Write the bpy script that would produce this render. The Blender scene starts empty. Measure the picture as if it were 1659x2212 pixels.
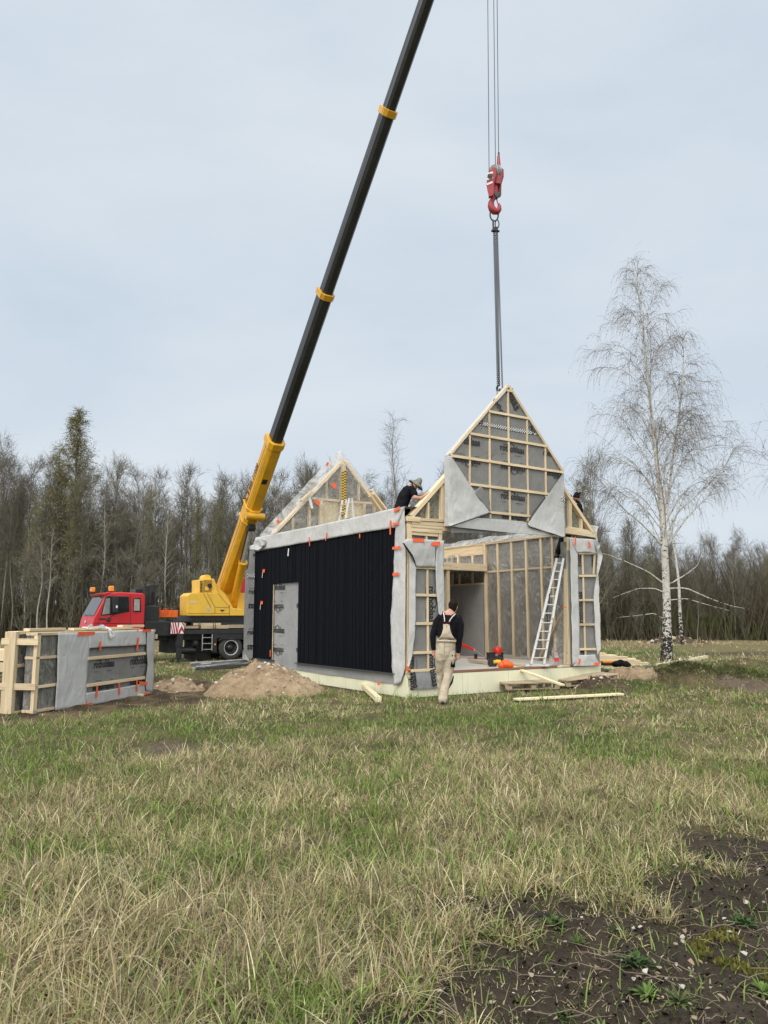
import bpy, bmesh, math, random
import numpy as np
from mathutils import Vector, Matrix

random.seed(7)
R = math.radians
sc = bpy.context.scene
COL = sc.collection

# ------------------------------------------------------------------ camera, sky, sun
FOC, YH, CAMH = 1650.0, 228.0, 1.5
PITCH = math.atan2(YH, FOC)
cam = bpy.data.cameras.new('camera')
cam.sensor_fit = 'VERTICAL'; cam.sensor_height = 36.0
cam.lens = FOC / 2212.0 * 36.0
cam.clip_start = 0.05; cam.clip_end = 2000
camo = bpy.data.objects.new('camera', cam); COL.objects.link(camo)
camo.location = (0, 0, CAMH); camo.rotation_euler = (math.pi / 2 + PITCH, 0, 0)
sc.camera = camo
sc.render.resolution_x = 768; sc.render.resolution_y = 1024
sc.view_settings.view_transform = 'Standard'; sc.view_settings.look = 'None'
sc.view_settings.exposure = 0.0; sc.view_settings.gamma = 1.0
sc.view_settings.use_curve_mapping = False
sc.cycles.max_bounces = 8; sc.cycles.transparent_max_bounces = 16

SUN_EL, SUN_AZ = R(48), R(200)            # behind the camera, a little to its left
world = bpy.data.worlds.new('World'); sc.world = world; world.use_nodes = True
wn = world.node_tree.nodes; wl = world.node_tree.links; wn.clear()
wo = wn.new('ShaderNodeOutputWorld'); wb = wn.new('ShaderNodeBackground'); wb.inputs['Strength'].default_value = 0.10
sky = wn.new('ShaderNodeTexSky'); sky.sky_type = 'NISHITA'; sky.sun_disc = False
sky.sun_elevation = SUN_EL; sky.sun_rotation = SUN_AZ; sky.dust_density = 3.0; sky.air_density = 1.0
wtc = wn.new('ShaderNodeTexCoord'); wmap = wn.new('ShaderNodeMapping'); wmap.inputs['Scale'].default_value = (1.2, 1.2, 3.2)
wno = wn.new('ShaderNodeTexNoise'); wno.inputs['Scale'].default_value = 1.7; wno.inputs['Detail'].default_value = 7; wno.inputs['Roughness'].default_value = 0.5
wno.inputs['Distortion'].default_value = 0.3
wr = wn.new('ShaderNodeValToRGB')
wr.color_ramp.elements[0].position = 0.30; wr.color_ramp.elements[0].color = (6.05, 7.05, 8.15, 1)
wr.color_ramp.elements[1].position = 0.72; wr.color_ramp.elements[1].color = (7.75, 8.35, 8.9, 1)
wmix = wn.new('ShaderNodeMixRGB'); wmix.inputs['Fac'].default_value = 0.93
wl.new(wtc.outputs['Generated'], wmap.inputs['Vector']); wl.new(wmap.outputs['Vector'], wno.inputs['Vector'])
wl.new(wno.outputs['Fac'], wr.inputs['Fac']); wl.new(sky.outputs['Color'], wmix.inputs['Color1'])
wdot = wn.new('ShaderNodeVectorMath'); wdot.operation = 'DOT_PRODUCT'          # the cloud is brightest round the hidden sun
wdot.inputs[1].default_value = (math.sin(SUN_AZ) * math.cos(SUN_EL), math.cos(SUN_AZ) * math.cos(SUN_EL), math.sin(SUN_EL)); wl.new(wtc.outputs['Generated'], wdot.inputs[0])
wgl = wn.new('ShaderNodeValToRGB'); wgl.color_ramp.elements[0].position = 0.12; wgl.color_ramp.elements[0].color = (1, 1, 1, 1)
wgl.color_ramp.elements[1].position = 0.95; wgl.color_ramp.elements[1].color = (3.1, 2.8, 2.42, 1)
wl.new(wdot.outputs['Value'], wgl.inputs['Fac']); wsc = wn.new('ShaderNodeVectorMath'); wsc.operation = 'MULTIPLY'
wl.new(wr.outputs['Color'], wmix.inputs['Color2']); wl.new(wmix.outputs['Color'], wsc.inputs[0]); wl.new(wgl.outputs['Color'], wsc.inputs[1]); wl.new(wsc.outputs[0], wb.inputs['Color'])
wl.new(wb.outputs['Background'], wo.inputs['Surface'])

sd = bpy.data.lights.new('sun', 'SUN'); sd.energy = 1.5; sd.angle = R(30); sd.color = (1.0, 0.97, 0.92)
so = bpy.data.objects.new('sun', sd); COL.objects.link(so)
_d = Vector((math.sin(SUN_AZ) * math.cos(SUN_EL), math.cos(SUN_AZ) * math.cos(SUN_EL), math.sin(SUN_EL)))
so.rotation_euler = (-_d).to_track_quat('-Z', 'Y').to_euler(); so.location = _d * 50

# ------------------------------------------------------------------ measuring helpers
HX, HY, HTH, HW, HL, ZS = 0.475, 15.238, 0.5743, 5.48, 7.45, 0.38   # the house: corner, turn, width, length, slab height
HU = Vector((math.cos(HTH), math.sin(HTH), 0)); HV = Vector((-math.sin(HTH), math.cos(HTH), 0)); HO = Vector((HX, HY, 0))
_c, _s = math.cos(PITCH), math.sin(PITCH)

def ray(px, py):
    xn = (px - 829.5) / FOC; yn = (1106 - py) / FOC
    return Vector((xn, _c - yn * _s, _s + yn * _c))
def hit(px, py, p, n):
    d = ray(px, py); o = Vector((0, 0, CAMH))
    return o + d * ((p - o).dot(n) / d.dot(n))
def G(px, py, z=0.0):                      # world point on a level plane
    return hit(px, py, Vector((0, 0, z)), Vector((0, 0, 1)))
def D(px, py, y):                          # world point at a distance y in front of the lens
    d = ray(px, py); return Vector((0, 0, CAMH)) + d * (y / d.y)
def loc(p):                                # world -> house frame
    q = p - HO; return Vector((q.dot(HU), q.dot(HV), q.z))
def Fp(px, py, b=0.0):                     # house frame point on a plane parallel to the front wall
    return loc(hit(px, py, HO + HV * b, HV))
def Sp(px, py, a=0.0):                     # house frame point on a plane parallel to the side wall
    return loc(hit(px, py, HO + HU * a, HU))

# ------------------------------------------------------------------ object helpers
def tag(o, label=None, cat=None, group=None, kind=None):
    if label: o['label'] = label
    if cat: o['category'] = cat
    if group: o['group'] = group
    if kind: o['kind'] = kind
    return o
def thing(name, label, cat, at=(0, 0, 0), rz=0.0, group=None, rot=None):
    o = bpy.data.objects.new(name, None); o.empty_display_size = 0.2; COL.objects.link(o)
    o.location = at; o.rotation_euler = rot or (0, 0, rz)
    return tag(o, label, cat, group)

class MB:
    """collects boxes, bars, tubes and sheets; build() links them as one mesh object"""
    def __init__(s): s.v = []; s.f = []; s.m = []
    def add(s, vs, fs, mi=0):
        k = len(s.v); s.v += [tuple(x) for x in vs]; s.f += [tuple(i + k for i in f) for f in fs]; s.m += [mi] * len(fs); return s
    def box(s, x0, x1, y0, y1, z0, z1, mi=0):
        v = [(x, y, z) for x in (x0, x1) for y in (y0, y1) for z in (z0, z1)]
        return s.add(v, [(0, 1, 3, 2), (4, 6, 7, 5), (0, 4, 5, 1), (2, 3, 7, 6), (0, 2, 6, 4), (1, 5, 7, 3)], mi)
    def bar(s, p0, p1, w, d, up=(0, 0, 1), mi=0):
        p0, p1 = Vector(p0), Vector(p1); t = (p1 - p0).normalized(); up = Vector(up)
        if abs(t.dot(up)) > 0.98: up = Vector((0, 1, 0)) if abs(t.y) < 0.9 else Vector((1, 0, 0))
        a = t.cross(up).normalized(); b = a.cross(t)
        v = [p + a * sa * w / 2 + b * sb * d / 2 for p in (p0, p1) for sa, sb in ((-1, -1), (1, -1), (1, 1), (-1, 1))]
        return s.add(v, [(3, 2, 1, 0), (4, 5, 6, 7), (0, 1, 5, 4), (1, 2, 6, 5), (2, 3, 7, 6), (3, 0, 4, 7)], mi)
    def tube(s, pts, rad, n=8, mi=0, cap=True, closed=False):
        pts = [Vector(p) for p in pts]; N = len(pts)
        rr = rad if isinstance(rad, (list, tuple)) else [rad] * N
        vs = []; nrm = None
        for i, p in enumerate(pts):
            if closed: t = pts[(i + 1) % N] - pts[i - 1]
            else: t = pts[min(i + 1, N - 1)] - pts[max(i - 1, 0)]
            t = t.normalized() if t.length > 1e-9 else Vector((0, 0, 1))
            if nrm is None:
                nrm = t.cross(Vector((0, 0, 1)) if abs(t.z) < 0.9 else Vector((1, 0, 0))).normalized()
            nrm = (nrm - t * nrm.dot(t)).normalized(); b = t.cross(nrm)
            vs += [p + (nrm * math.cos(2 * math.pi * k / n) + b * math.sin(2 * math.pi * k / n)) * rr[i] for k in range(n)]
        fs = []
        for i in range(N if closed else N - 1):
            j = (i + 1) % N
            fs += [(i * n + k, i * n + (k + 1) % n, j * n + (k + 1) % n, j * n + k) for k in range(n)]
        if cap and not closed: fs += [tuple(range(n - 1, -1, -1)), tuple((N - 1) * n + k for k in range(n))]
        return s.add(vs, fs, mi)
    def prism(s, poly, off, mi=0):          # polygon (3d points) extruded by a vector
        poly = [Vector(p) for p in poly]; off = Vector(off); n = len(poly)
        v = poly + [p + off for p in poly]
        f = [tuple(range(n - 1, -1, -1)), tuple(range(n, 2 * n))] + [(i, (i + 1) % n, n + (i + 1) % n, n + i) for i in range(n)]
        return s.add(v, f, mi)
    def lathe(s, c, axis, prof, n=20, mi=0):  # prof: (along the axis, radius)
        ax = Vector(axis).normalized(); a = ax.cross(Vector((0, 0, 1)) if abs(ax.z) < 0.9 else Vector((1, 0, 0))).normalized(); b = ax.cross(a); c = Vector(c)
        v = [c + ax * h + (a * math.cos(2 * math.pi * k / n) + b * math.sin(2 * math.pi * k / n)) * r for h, r in prof for k in range(n)]
        f = [(i * n + k, i * n + (k + 1) % n, (i + 1) * n + (k + 1) % n, (i + 1) * n + k) for i in range(len(prof) - 1) for k in range(n)]
        return s.add(v, f, mi)
    def ball(s, c, r, n=12, mi=0, sx=1, sy=1, sz=1):
        c = Vector(c); v = []; m = n // 2
        for i in range(m + 1):
            th = math.pi * i / m
            for k in range(n):
                ph = 2 * math.pi * k / n
                v.append(c + Vector((math.sin(th) * math.cos(ph) * r * sx, math.sin(th) * math.sin(ph) * r * sy, math.cos(th) * r * sz)))
        f = [(i * n + k, (i + 1) * n + k, (i + 1) * n + (k + 1) % n, i * n + (k + 1) % n) for i in range(m) for k in range(n)]
        return s.add(v, f, mi)
    def build(s, name, mats, parent=None, smooth=False, bevel=0.0, label=None, solid=0.0):
        me = bpy.data.meshes.new(name); me.from_pydata(s.v, [], s.f)
        for m in (mats if isinstance(mats, (list, tuple)) else [mats]): me.materials.append(m)
        if any(s.m): me.polygons.foreach_set('material_index', s.m)
        if smooth: me.polygons.foreach_set('use_smooth', [True] * len(s.f))
        bm = bmesh.new(); bm.from_mesh(me); bmesh.ops.recalc_face_normals(bm, faces=bm.faces); bm.to_mesh(me); bm.free(); me.update()
        o = bpy.data.objects.new(name, me); COL.objects.link(o)
        if parent: o.parent = parent
        if bevel:
            b = o.modifiers.new('edge', 'BEVEL'); b.width = bevel; b.segments = 2; b.limit_method = 'ANGLE'; b.angle_limit = R(40)
        if solid:
            b = o.modifiers.new('thick', 'SOLIDIFY'); b.thickness = solid; b.offset = 0
        if label: o['label'] = label
        return o

def stick(name, p0, p1, w, d, mat, parent=None, up=(0, 0, 1), label=None):
    """a length of timber with its own axes, so that the grain runs along it"""
    p0, p1 = Vector(p0), Vector(p1); t = p1 - p0; L = t.length; t.normalize(); up = Vector(up)
    if abs(t.dot(up)) > 0.98: up = Vector((0, 1, 0)) if abs(t.y) < 0.9 else Vector((1, 0, 0))
    a = t.cross(up).normalized(); b = a.cross(t)
    m = MB().box(-w / 2, w / 2, -d / 2, d / 2, 0, L)
    o = m.build(name, mat, parent, bevel=min(0.004, w * 0.1), label=label)
    o.matrix_basis = Matrix(((a.x, b.x, t.x, p0.x), (a.y, b.y, t.y, p0.y), (a.z, b.z, t.z, p0.z), (0, 0, 0, 1)))
    return o

def mesh_np(name, V, F, mats, parent=None, col=None, mi=None, smooth=False):
    """V (n,3), F list of (m,k) index arrays; col (n,4) point colours"""
    me = bpy.data.meshes.new(name); V = np.asarray(V, np.float32)
    me.vertices.add(len(V)); me.vertices.foreach_set('co', V.ravel())
    F = F if isinstance(F, list) else [F]; F = [f for f in F if len(f)]
    idx = np.concatenate([f.ravel() for f in F]).astype(np.int32)
    cnt = np.concatenate([np.full(len(f), f.shape[1], np.int32) for f in F])
    st = np.concatenate([[0], np.cumsum(cnt)[:-1]]).astype(np.int32)
    me.loops.add(len(idx)); me.loops.foreach_set('vertex_index', idx)
    me.polygons.add(len(cnt)); me.polygons.foreach_set('loop_start', st); me.polygons.foreach_set('loop_total', cnt)
    for m in (mats if isinstance(mats, (list, tuple)) else [mats]): me.materials.append(m)
    if mi is not None: me.polygons.foreach_set('material_index', np.asarray(mi, np.int32))
    if smooth: me.polygons.foreach_set('use_smooth', np.ones(len(cnt), bool))
    me.update(calc_edges=True)
    if col is not None:
        ca = me.color_attributes.new('tint', 'FLOAT_COLOR', 'POINT'); ca.data.foreach_set('color', np.asarray(col, np.float32).ravel())
    o = bpy.data.objects.new(name, me); COL.objects.link(o)
    if parent: o.parent = parent
    return o

def resample(pts, n):
    pts = [Vector(p) for p in pts]; ds = [0.0]
    for a, b in zip(pts, pts[1:]): ds.append(ds[-1] + (b - a).length)
    out = []; k = 0
    for i in range(n):
        t = ds[-1] * i / (n - 1)
        while k < len(ds) - 2 and ds[k + 1] < t: k += 1
        u = (t - ds[k]) / max(ds[k + 1] - ds[k], 1e-9); out.append(pts[k].lerp(pts[k + 1], min(max(u, 0), 1)))
    return out

# value noise in numpy
_rs = np.random.RandomState(3); _tab = _rs.rand(4096).astype(np.float32)
def vnoise(x, y, seed=0):
    xi = np.floor(x).astype(np.int64); yi = np.floor(y).astype(np.int64); fx = x - xi; fy = y - yi
    fx = fx * fx * (3 - 2 * fx); fy = fy * fy * (3 - 2 * fy)
    h = lambda a, b: _tab[(a * 374761393 + b * 668265263 + seed * 1442695041) % 4096]
    return (h(xi, yi) * (1 - fx) + h(xi + 1, yi) * fx) * (1 - fy) + (h(xi, yi + 1) * (1 - fx) + h(xi + 1, yi + 1) * fx) * fy
def fbm(x, y, seed=0, oct=4):
    x = np.asarray(x, float); y = np.asarray(y, float); s = 0; a = 0.5; t = 0
    for k in range(oct):
        s = s + a * vnoise(x * 2 ** k + 17.3 * k, y * 2 ** k - 9.1 * k, seed + k); t += a; a *= 0.5
    return s / t
def sstep(a, b, x): t = np.clip((x - a) / (b - a), 0, 1); return t * t * (3 - 2 * t)

def sheet(mb, A, B, nr=14, nc=10, amp=0.012, nrm=(0, -1, 0), sc_=3.0, seed=0, mi=0, bulge=0.0):
    """a soft sheet hung between two edge lines"""
    A = resample(A, nr); B = resample(B, nr); nrm = Vector(nrm); vs = []
    for i in range(nr):
        for j in range(nc):
            t = j / (nc - 1); p = A[i].lerp(B[i], t); L = (p - A[0])
            n = float(fbm(p.x * sc_ + p.y * sc_ * 1.3, p.z * sc_, seed, 3)) - 0.5
            n2 = float(fbm((p.x + p.y) * sc_ * 0.7 + p.z * sc_ * 1.1, (p.x + p.y) * sc_ * .8 - p.z * sc_ * .5, seed + 9, 2)) - 0.5
            vs.append(p + nrm * (amp * 2 * n + amp * 1.6 * n2 + bulge * math.sin(math.pi * t) * math.sin(math.pi * i / (nr - 1))))
    mb.add(vs, [(i * nc + j, i * nc + j + 1, (i + 1) * nc + j + 1, (i + 1) * nc + j) for i in range(nr - 1) for j in range(nc - 1)], mi)
    return mb

# ------------------------------------------------------------------ materials
def mat_new(name):
    m = bpy.data.materials.new(name); m.use_nodes = True; nt = m.node_tree; nt.nodes.clear()
    out = nt.nodes.new('ShaderNodeOutputMaterial'); p = nt.nodes.new('ShaderNodeBsdfPrincipled'); nt.links.new(p.outputs[0], out.inputs['Surface'])
    return m, nt, p, out
def nd(nt, t, **kw):
    n = nt.nodes.new(t)
    for k, v in kw.items():
        if k in n.inputs: n.inputs[k].default_value = v
        else: setattr(n, k, v)
    return n
def ramp(nt, src, stops):
    r = nt.nodes.new('ShaderNodeValToRGB'); e = r.color_ramp.elements
    while len(e) < len(stops): e.new(0.5)
    for x, (p, c) in zip(e, stops): x.position = p; x.color = (*c, 1)
    nt.links.new(src, r.inputs['Fac']); return r.outputs['Color']
def coords(nt, scale=(1, 1, 1), kind='Object', rot=(0, 0, 0)):
    t = nt.nodes.new('ShaderNodeTexCoord'); m = nt.nodes.new('ShaderNodeMapping'); m.inputs['Scale'].default_value = scale; m.inputs['Rotation'].default_value = rot
    nt.links.new(t.outputs[kind], m.inputs['Vector']); return m.outputs['Vector']
def noise(nt, vec, scale=5, detail=4, rough=0.55, dist=0.0):
    n = nd(nt, 'ShaderNodeTexNoise', Scale=scale, Detail=detail, Roughness=rough, Distortion=dist)
    nt.links.new(vec, n.inputs['Vector']); return n.outputs['Fac']
def bump(nt, p, h, strength=0.3, dist=0.02):
    b = nd(nt, 'ShaderNodeBump', Strength=strength, Distance=dist); nt.links.new(h, b.inputs['Height']); nt.links.new(b.outputs['Normal'], p.inputs['Normal']); return b
def mixc(nt, fac, a, b, mode='MIX'):
    m = nt.nodes.new('ShaderNodeMixRGB'); m.blend_type = mode
    for s, x in ((m.inputs['Fac'], fac), (m.inputs['Color1'], a), (m.inputs['Color2'], b)):
        if isinstance(x, (int, float)): s.default_value = x
        elif isinstance(x, tuple): s.default_value = (*x, 1)
        else: nt.links.new(x, s)
    return m.outputs['Color']

def mottled(name, c0, c1, scale=6, rough=0.7, bs=0.15, bd=0.01, metal=0.0, detail=5, coat=0.0, stretch=(1, 1, 1), lo=0.3, hi=0.7, spec=0.5, bscale=None):
    m, nt, p, out = mat_new(name); v = coords(nt, stretch)
    f = noise(nt, v, scale, detail)
    nt.links.new(ramp(nt, f, [(lo, c0), (hi, c1)]), p.inputs['Base Color'])
    p.inputs['Roughness'].default_value = rough; p.inputs['Metallic'].default_value = metal; p.inputs['Specular IOR Level'].default_value = spec
    if coat: p.inputs['Coat Weight'].default_value = coat; p.inputs['Coat Roughness'].default_value = 0.15
    if bs: bump(nt, p, noise(nt, v, bscale or scale * 4, 4), bs, bd)
    return m

def wood(name, a, b, c, along=(9, 9, 0.55)):
    m, nt, p, out = mat_new(name); v = coords(nt, along)
    oi = nt.nodes.new('ShaderNodeObjectInfo')
    add = nd(nt, 'ShaderNodeVectorMath', operation='ADD'); nt.links.new(v, add.inputs[0])
    sc3 = nd(nt, 'ShaderNodeVectorMath', operation='SCALE'); sc3.inputs[0].default_value = (31, 17, 23); nt.links.new(oi.outputs['Random'], sc3.inputs['Scale']); nt.links.new(sc3.outputs[0], add.inputs[1])
    v = add.outputs[0]
    g = noise(nt, v, 3.0, 6, 0.6, 0.6)
    col = ramp(nt, g, [(0.28, a), (0.5, b), (0.72, c)])
    t2 = coords(nt, (1, 1, 1)); kn = nd(nt, 'ShaderNodeTexVoronoi', Scale=4.2, Randomness=1.0); nt.links.new(t2, kn.inputs['Vector'])
    k = ramp(nt, kn.outputs['Distance'], [(0.06, (1, 1, 1)), (0.12, (0, 0, 0))])
    col = mixc(nt, mixc(nt, 1.0, k, (0.55, 0.55, 0.55), 'MULTIPLY'), col, (a[0] * .45, a[1] * .38, a[2] * .32))
    hue = nd(nt, 'ShaderNodeHueSaturation'); mr = nd(nt, 'ShaderNodeMapRange'); mr.inputs['To Min'].default_value = 0.82; mr.inputs['To Max'].default_value = 1.1
    nt.links.new(oi.outputs['Random'], mr.inputs['Value']); nt.links.new(mr.outputs[0], hue.inputs['Value']); nt.links.new(col, hue.inputs['Color'])
    nt.links.new(hue.outputs['Color'], p.inputs['Base Color']); p.inputs['Roughness'].default_value = 0.72
    bump(nt, p, g, 0.12, 0.004)
    return m

M = {}
M['pine'] = wood('pine', (0.50, 0.37, 0.215), (0.66, 0.525, 0.345), (0.74, 0.63, 0.45))
M['pine_dull'] = wood('pine_dull', (0.37, 0.285, 0.18), (0.51, 0.41, 0.265), (0.60, 0.49, 0.34))
M['pine_pale'] = wood('pine_pale', (0.62, 0.52, 0.32), (0.74, 0.65, 0.42), (0.80, 0.72, 0.50))
M['old_wood'] = wood('old_wood', (0.22, 0.16, 0.10), (0.38, 0.30, 0.20), (0.50, 0.41, 0.28))
M['brown_ply'] = wood('brown_ply', (0.13, 0.06, 0.035), (0.2, 0.1, 0.06), (0.28, 0.16, 0.1))

def membrane(name, c0, c1, c2, scale=9):
    m, nt, p, out = mat_new(name); v = coords(nt)
    a = noise(nt, v, scale, 6, 0.62, 0.3); b = noise(nt, v, 1.6, 3)
    col = mixc(nt, 0.45, ramp(nt, a, [(0.30, tuple(.45 * x + .55 * y for x, y in zip(c0, c1))), (0.5, c1), (0.72, tuple(.55 * x + .45 * y for x, y in zip(c2, c1)))]), ramp(nt, b, [(0.3, c0), (0.7, c2)]))
    nt.links.new(col, p.inputs['Base Color']); p.inputs['Roughness'].default_value = 0.75; p.inputs['Specular IOR Level'].default_value = 0.25
    v2 = coords(nt, (1, 1, 0.55)); h = noise(nt, v2, 3.2, 4, 0.5, 1.1); cr = noise(nt, v2, 2.1, 3, 0.5, 1.8)     # soft waves and sharp creases
    m1 = nd(nt, 'ShaderNodeMath', operation='SUBTRACT'); nt.links.new(cr, m1.inputs[0]); m1.inputs[1].default_value = 0.5
    m2 = nd(nt, 'ShaderNodeMath', operation='ABSOLUTE'); nt.links.new(m1.outputs[0], m2.inputs[0]); m3 = nd(nt, 'ShaderNodeMath', operation='POWER'); nt.links.new(m2.outputs[0], m3.inputs[0]); m3.inputs[1].default_value = 0.6
    bump(nt, p, mixc(nt, 0.5, h, m3.outputs[0]), 0.75, 0.05)
    return m
M['felt'] = membrane('felt', (0.39, 0.388, 0.386), (0.49, 0.488, 0.485), (0.59, 0.588, 0.584))
M['film_grey'] = membrane('film_grey', (0.165, 0.162, 0.158), (0.205, 0.202, 0.197), (0.25, 0.247, 0.242), 5)
M['inner_grey'] = membrane('inner_grey', (0.21, 0.20, 0.195), (0.27, 0.26, 0.25), (0.33, 0.32, 0.31), 14)
M['ink'] = mottled('ink', (0.010, 0.010, 0.012), (0.020, 0.020, 0.023), 30, 0.7, 0)
M['ink_faint'] = mottled('ink_faint', (0.08, 0.08, 0.085), (0.11, 0.11, 0.115), 30, 0.7, 0)

def wool(name, cs, sx=(1, 1, 1)):
    m, nt, p, out = mat_new(name); v = coords(nt, sx)
    a = noise(nt, v, 7, 8, 0.7, 1.4); b = noise(nt, v, 26, 4, 0.6, 0.8)
    f = mixc(nt, 0.35, a, b)
    nt.links.new(ramp(nt, f, [(0.36, cs[0]), (0.47, cs[1]), (0.56, cs[2]), (0.66, cs[3])]), p.inputs['Base Color'])
    p.inputs['Roughness'].default_value = 0.85; bump(nt, p, f, 0.9, 0.05)
    return m
M['wool'] = wool('wool', ((0.068, 0.066, 0.058), (0.15, 0.147, 0.132), (0.235, 0.23, 0.21), (0.37, 0.365, 0.34)), (1, 1, 0.5))
M['wool_green'] = wool('wool_green', ((0.07, 0.07, 0.05), (0.16, 0.158, 0.125), (0.25, 0.245, 0.2), (0.42, 0.41, 0.35)))

def plastic_film(name, alpha=0.25, white=(0.75, 0.76, 0.76), gloss=0.25, scale=2.0):
    m, nt, p, out = mat_new(name); nt.nodes.remove(p); v = coords(nt, (1, 1, 1))
    tr = nt.nodes.new('ShaderNodeBsdfTransparent'); df = nd(nt, 'ShaderNodeBsdfDiffuse', Color=(*white, 1)); tl = nd(nt, 'ShaderNodeBsdfTranslucent', Color=(*white, 1))
    gl = nd(nt, 'ShaderNodeBsdfGlossy', Roughness=0.22, Color=(0.9, 0.9, 0.9, 1))
    h = noise(nt, v, scale, 5, 0.55, 2.2); b = nd(nt, 'ShaderNodeBump', Strength=1.0, Distance=0.12); nt.links.new(h, b.inputs['Height'])
    nt.links.new(b.outputs['Normal'], gl.inputs['Normal']); nt.links.new(b.outputs['Normal'], df.inputs['Normal'])
    m0 = nd(nt, 'ShaderNodeMixShader', Fac=0.5); nt.links.new(df.outputs[0], m0.inputs[1]); nt.links.new(tl.outputs[0], m0.inputs[2])
    m1 = nd(nt, 'ShaderNodeMixShader'); f = ramp(nt, noise(nt, v, scale * 1.3, 4, 0.6, 1.5), [(0.38, (alpha * .6,) * 3), (0.66, (min(1, alpha * 1.7),) * 3)])
    nt.links.new(f, m1.inputs['Fac']); nt.links.new(tr.outputs[0], m1.inputs[1]); nt.links.new(m0.outputs[0], m1.inputs[2])
    lw = nd(nt, 'ShaderNodeLayerWeight', Blend=0.25); nt.links.new(b.outputs['Normal'], lw.inputs['Normal'])
    g2 = nd(nt, 'ShaderNodeMath', operation='MULTIPLY'); nt.links.new(lw.outputs['Facing'], g2.inputs[0]); g2.inputs[1].default_value = gloss
    m2 = nd(nt, 'ShaderNodeMixShader'); nt.links.new(g2.outputs[0], m2.inputs['Fac']); nt.links.new(m1.outputs[0], m2.inputs[1]); nt.links.new(gl.outputs[0], m2.inputs[2])
    nt.links.new(m2.outputs[0], out.inputs['Surface']); return m
M['film'] = plastic_film('film', 0.11, (0.72, 0.75, 0.78), gloss=1.3, scale=3.4)
M['film_milky'] = plastic_film('film_milky', 0.50, (0.8, 0.8, 0.79), 0.5)
M['film_haze'] = plastic_film('film_haze', 0.25, (0.8, 0.8, 0.79), 0.5)

def cladding():
    m, nt, p, out = mat_new('black_cladding'); v = coords(nt, (6, 6, 0.5)); g = noise(nt, v, 6, 6, 0.6)
    nt.links.new(ramp(nt, g, [(0.3, (0.0022, 0.0026, 0.0042)), (0.7, (0.0055, 0.0064, 0.011))]), p.inputs['Base Color']); p.inputs['Roughness'].default_value = 0.75
    p.inputs['Specular IOR Level'].default_value = 0.10
    bump(nt, p, g, 0.25, 0.006); return m
M['clad'] = cladding()
M['dark_trim'] = mottled('dark_trim', (0.03, 0.032, 0.034), (0.06, 0.062, 0.065), 12, 0.6)
M['foam'] = None
def foam():
    m, nt, p, out = mat_new('foundation_foam'); v = coords(nt, (1, 1, 1)); n1 = noise(nt, v, 1.1, 4); v2 = coords(nt, (5, 5, 1.3)); n2 = noise(nt, v2, 2.5, 5, 0.65)
    c = ramp(nt, n1, [(0.3, (0.66, 0.645, 0.46)), (0.7, (0.78, 0.765, 0.57))])
    k = ramp(nt, n2, [(0.56, (0, 0, 0)), (0.74, (0.4, 0.4, 0.4))])
    nt.links.new(mixc(nt, k, c, (0.40, 0.41, 0.32)), p.inputs['Base Color']); p.inputs['Roughness'].default_value = 0.8; bump(nt, p, noise(nt, v, 60, 3), 0.15, 0.004); return m
M['foam'] = foam()
def paint(name, col, dirt=(0.12, 0.09, 0.06), d=0.25, rough=0.38, coat=0.25, scale=3.0):
    m, nt, p, out = mat_new(name); v = coords(nt, (1, 1, 1.0)); n1 = noise(nt, v, scale, 7, 0.68); n2 = noise(nt, v, 0.8, 3)
    c = ramp(nt, n2, [(0.3, tuple(x * 0.86 for x in col)), (0.7, col)])
    k = ramp(nt, n1, [(0.5, (0, 0, 0)), (0.78, (d, d, d))])
    nt.links.new(mixc(nt, k, c, dirt), p.inputs['Base Color'])
    nt.links.new(ramp(nt, n1, [(0.35, (rough,) * 3), (0.75, (min(rough + 0.3, 1),) * 3)]), p.inputs['Roughness'])
    p.inputs['Coat Weight'].default_value = coat; p.inputs['Coat Roughness'].default_value = 0.2; bump(nt, p, noise(nt, v, 14, 3), 0.05, 0.004); return m
M['yellow'] = paint('yellow', (0.70, 0.36, 0.012), d=0.42)
M['cream_yellow'] = paint('cream_yellow', (0.76, 0.46, 0.045), d=0.22)
M['red'] = paint('red', (0.52, 0.010, 0.018), d=0.25)
M['hook_red'] = paint('hook_red', (0.32, 0.02, 0.03), (0.05, 0.04, 0.04), 0.45, 0.5)
M['black'] = paint('black', (0.010, 0.010, 0.012), (0.045, 0.042, 0.04), 0.5, 0.42)
M['black_matt'] = mottled('black_matt', (0.012, 0.012, 0.013), (0.03, 0.029, 0.028), 5, 0.75, 0.1)
M['boom_black'] = paint('boom_black', (0.016, 0.017, 0.020), (0.05, 0.05, 0.05), 0.4, 0.4, 0.3, 1.2)
M['orange'] = paint('orange', (0.75, 0.13, 0.012), d=0.2, rough=0.5)
M['amber'] = mottled('amber', (0.72, 0.22, 0.01), (0.85, 0.30, 0.02), 8, 0.25, 0.0, coat=0.5)
M['white'] = mottled('white', (0.62, 0.62, 0.62), (0.76, 0.76, 0.75), 9, 0.6, 0.05)
M['grille'] = mottled('grille', (0.03, 0.03, 0.03), (0.06, 0.055, 0.05), 9, 0.7)
M['glass'] = mottled('window_glass', (0.010, 0.012, 0.013), (0.028, 0.032, 0.034), 2.2, 0.08, 0, spec=0.3)
M['rubber'] = mottled('rubber', (0.022, 0.021, 0.020), (0.06, 0.055, 0.048), 9, 0.85, 0.3)
M['steel'] = mottled('steel', (0.30, 0.30, 0.31), (0.48, 0.48, 0.49), 6, 0.38, 0.05, 0.85)
M['alu'] = mottled('aluminium', (0.46, 0.465, 0.47), (0.60, 0.605, 0.61), 8, 0.42, 0.03, 0.55)
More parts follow.
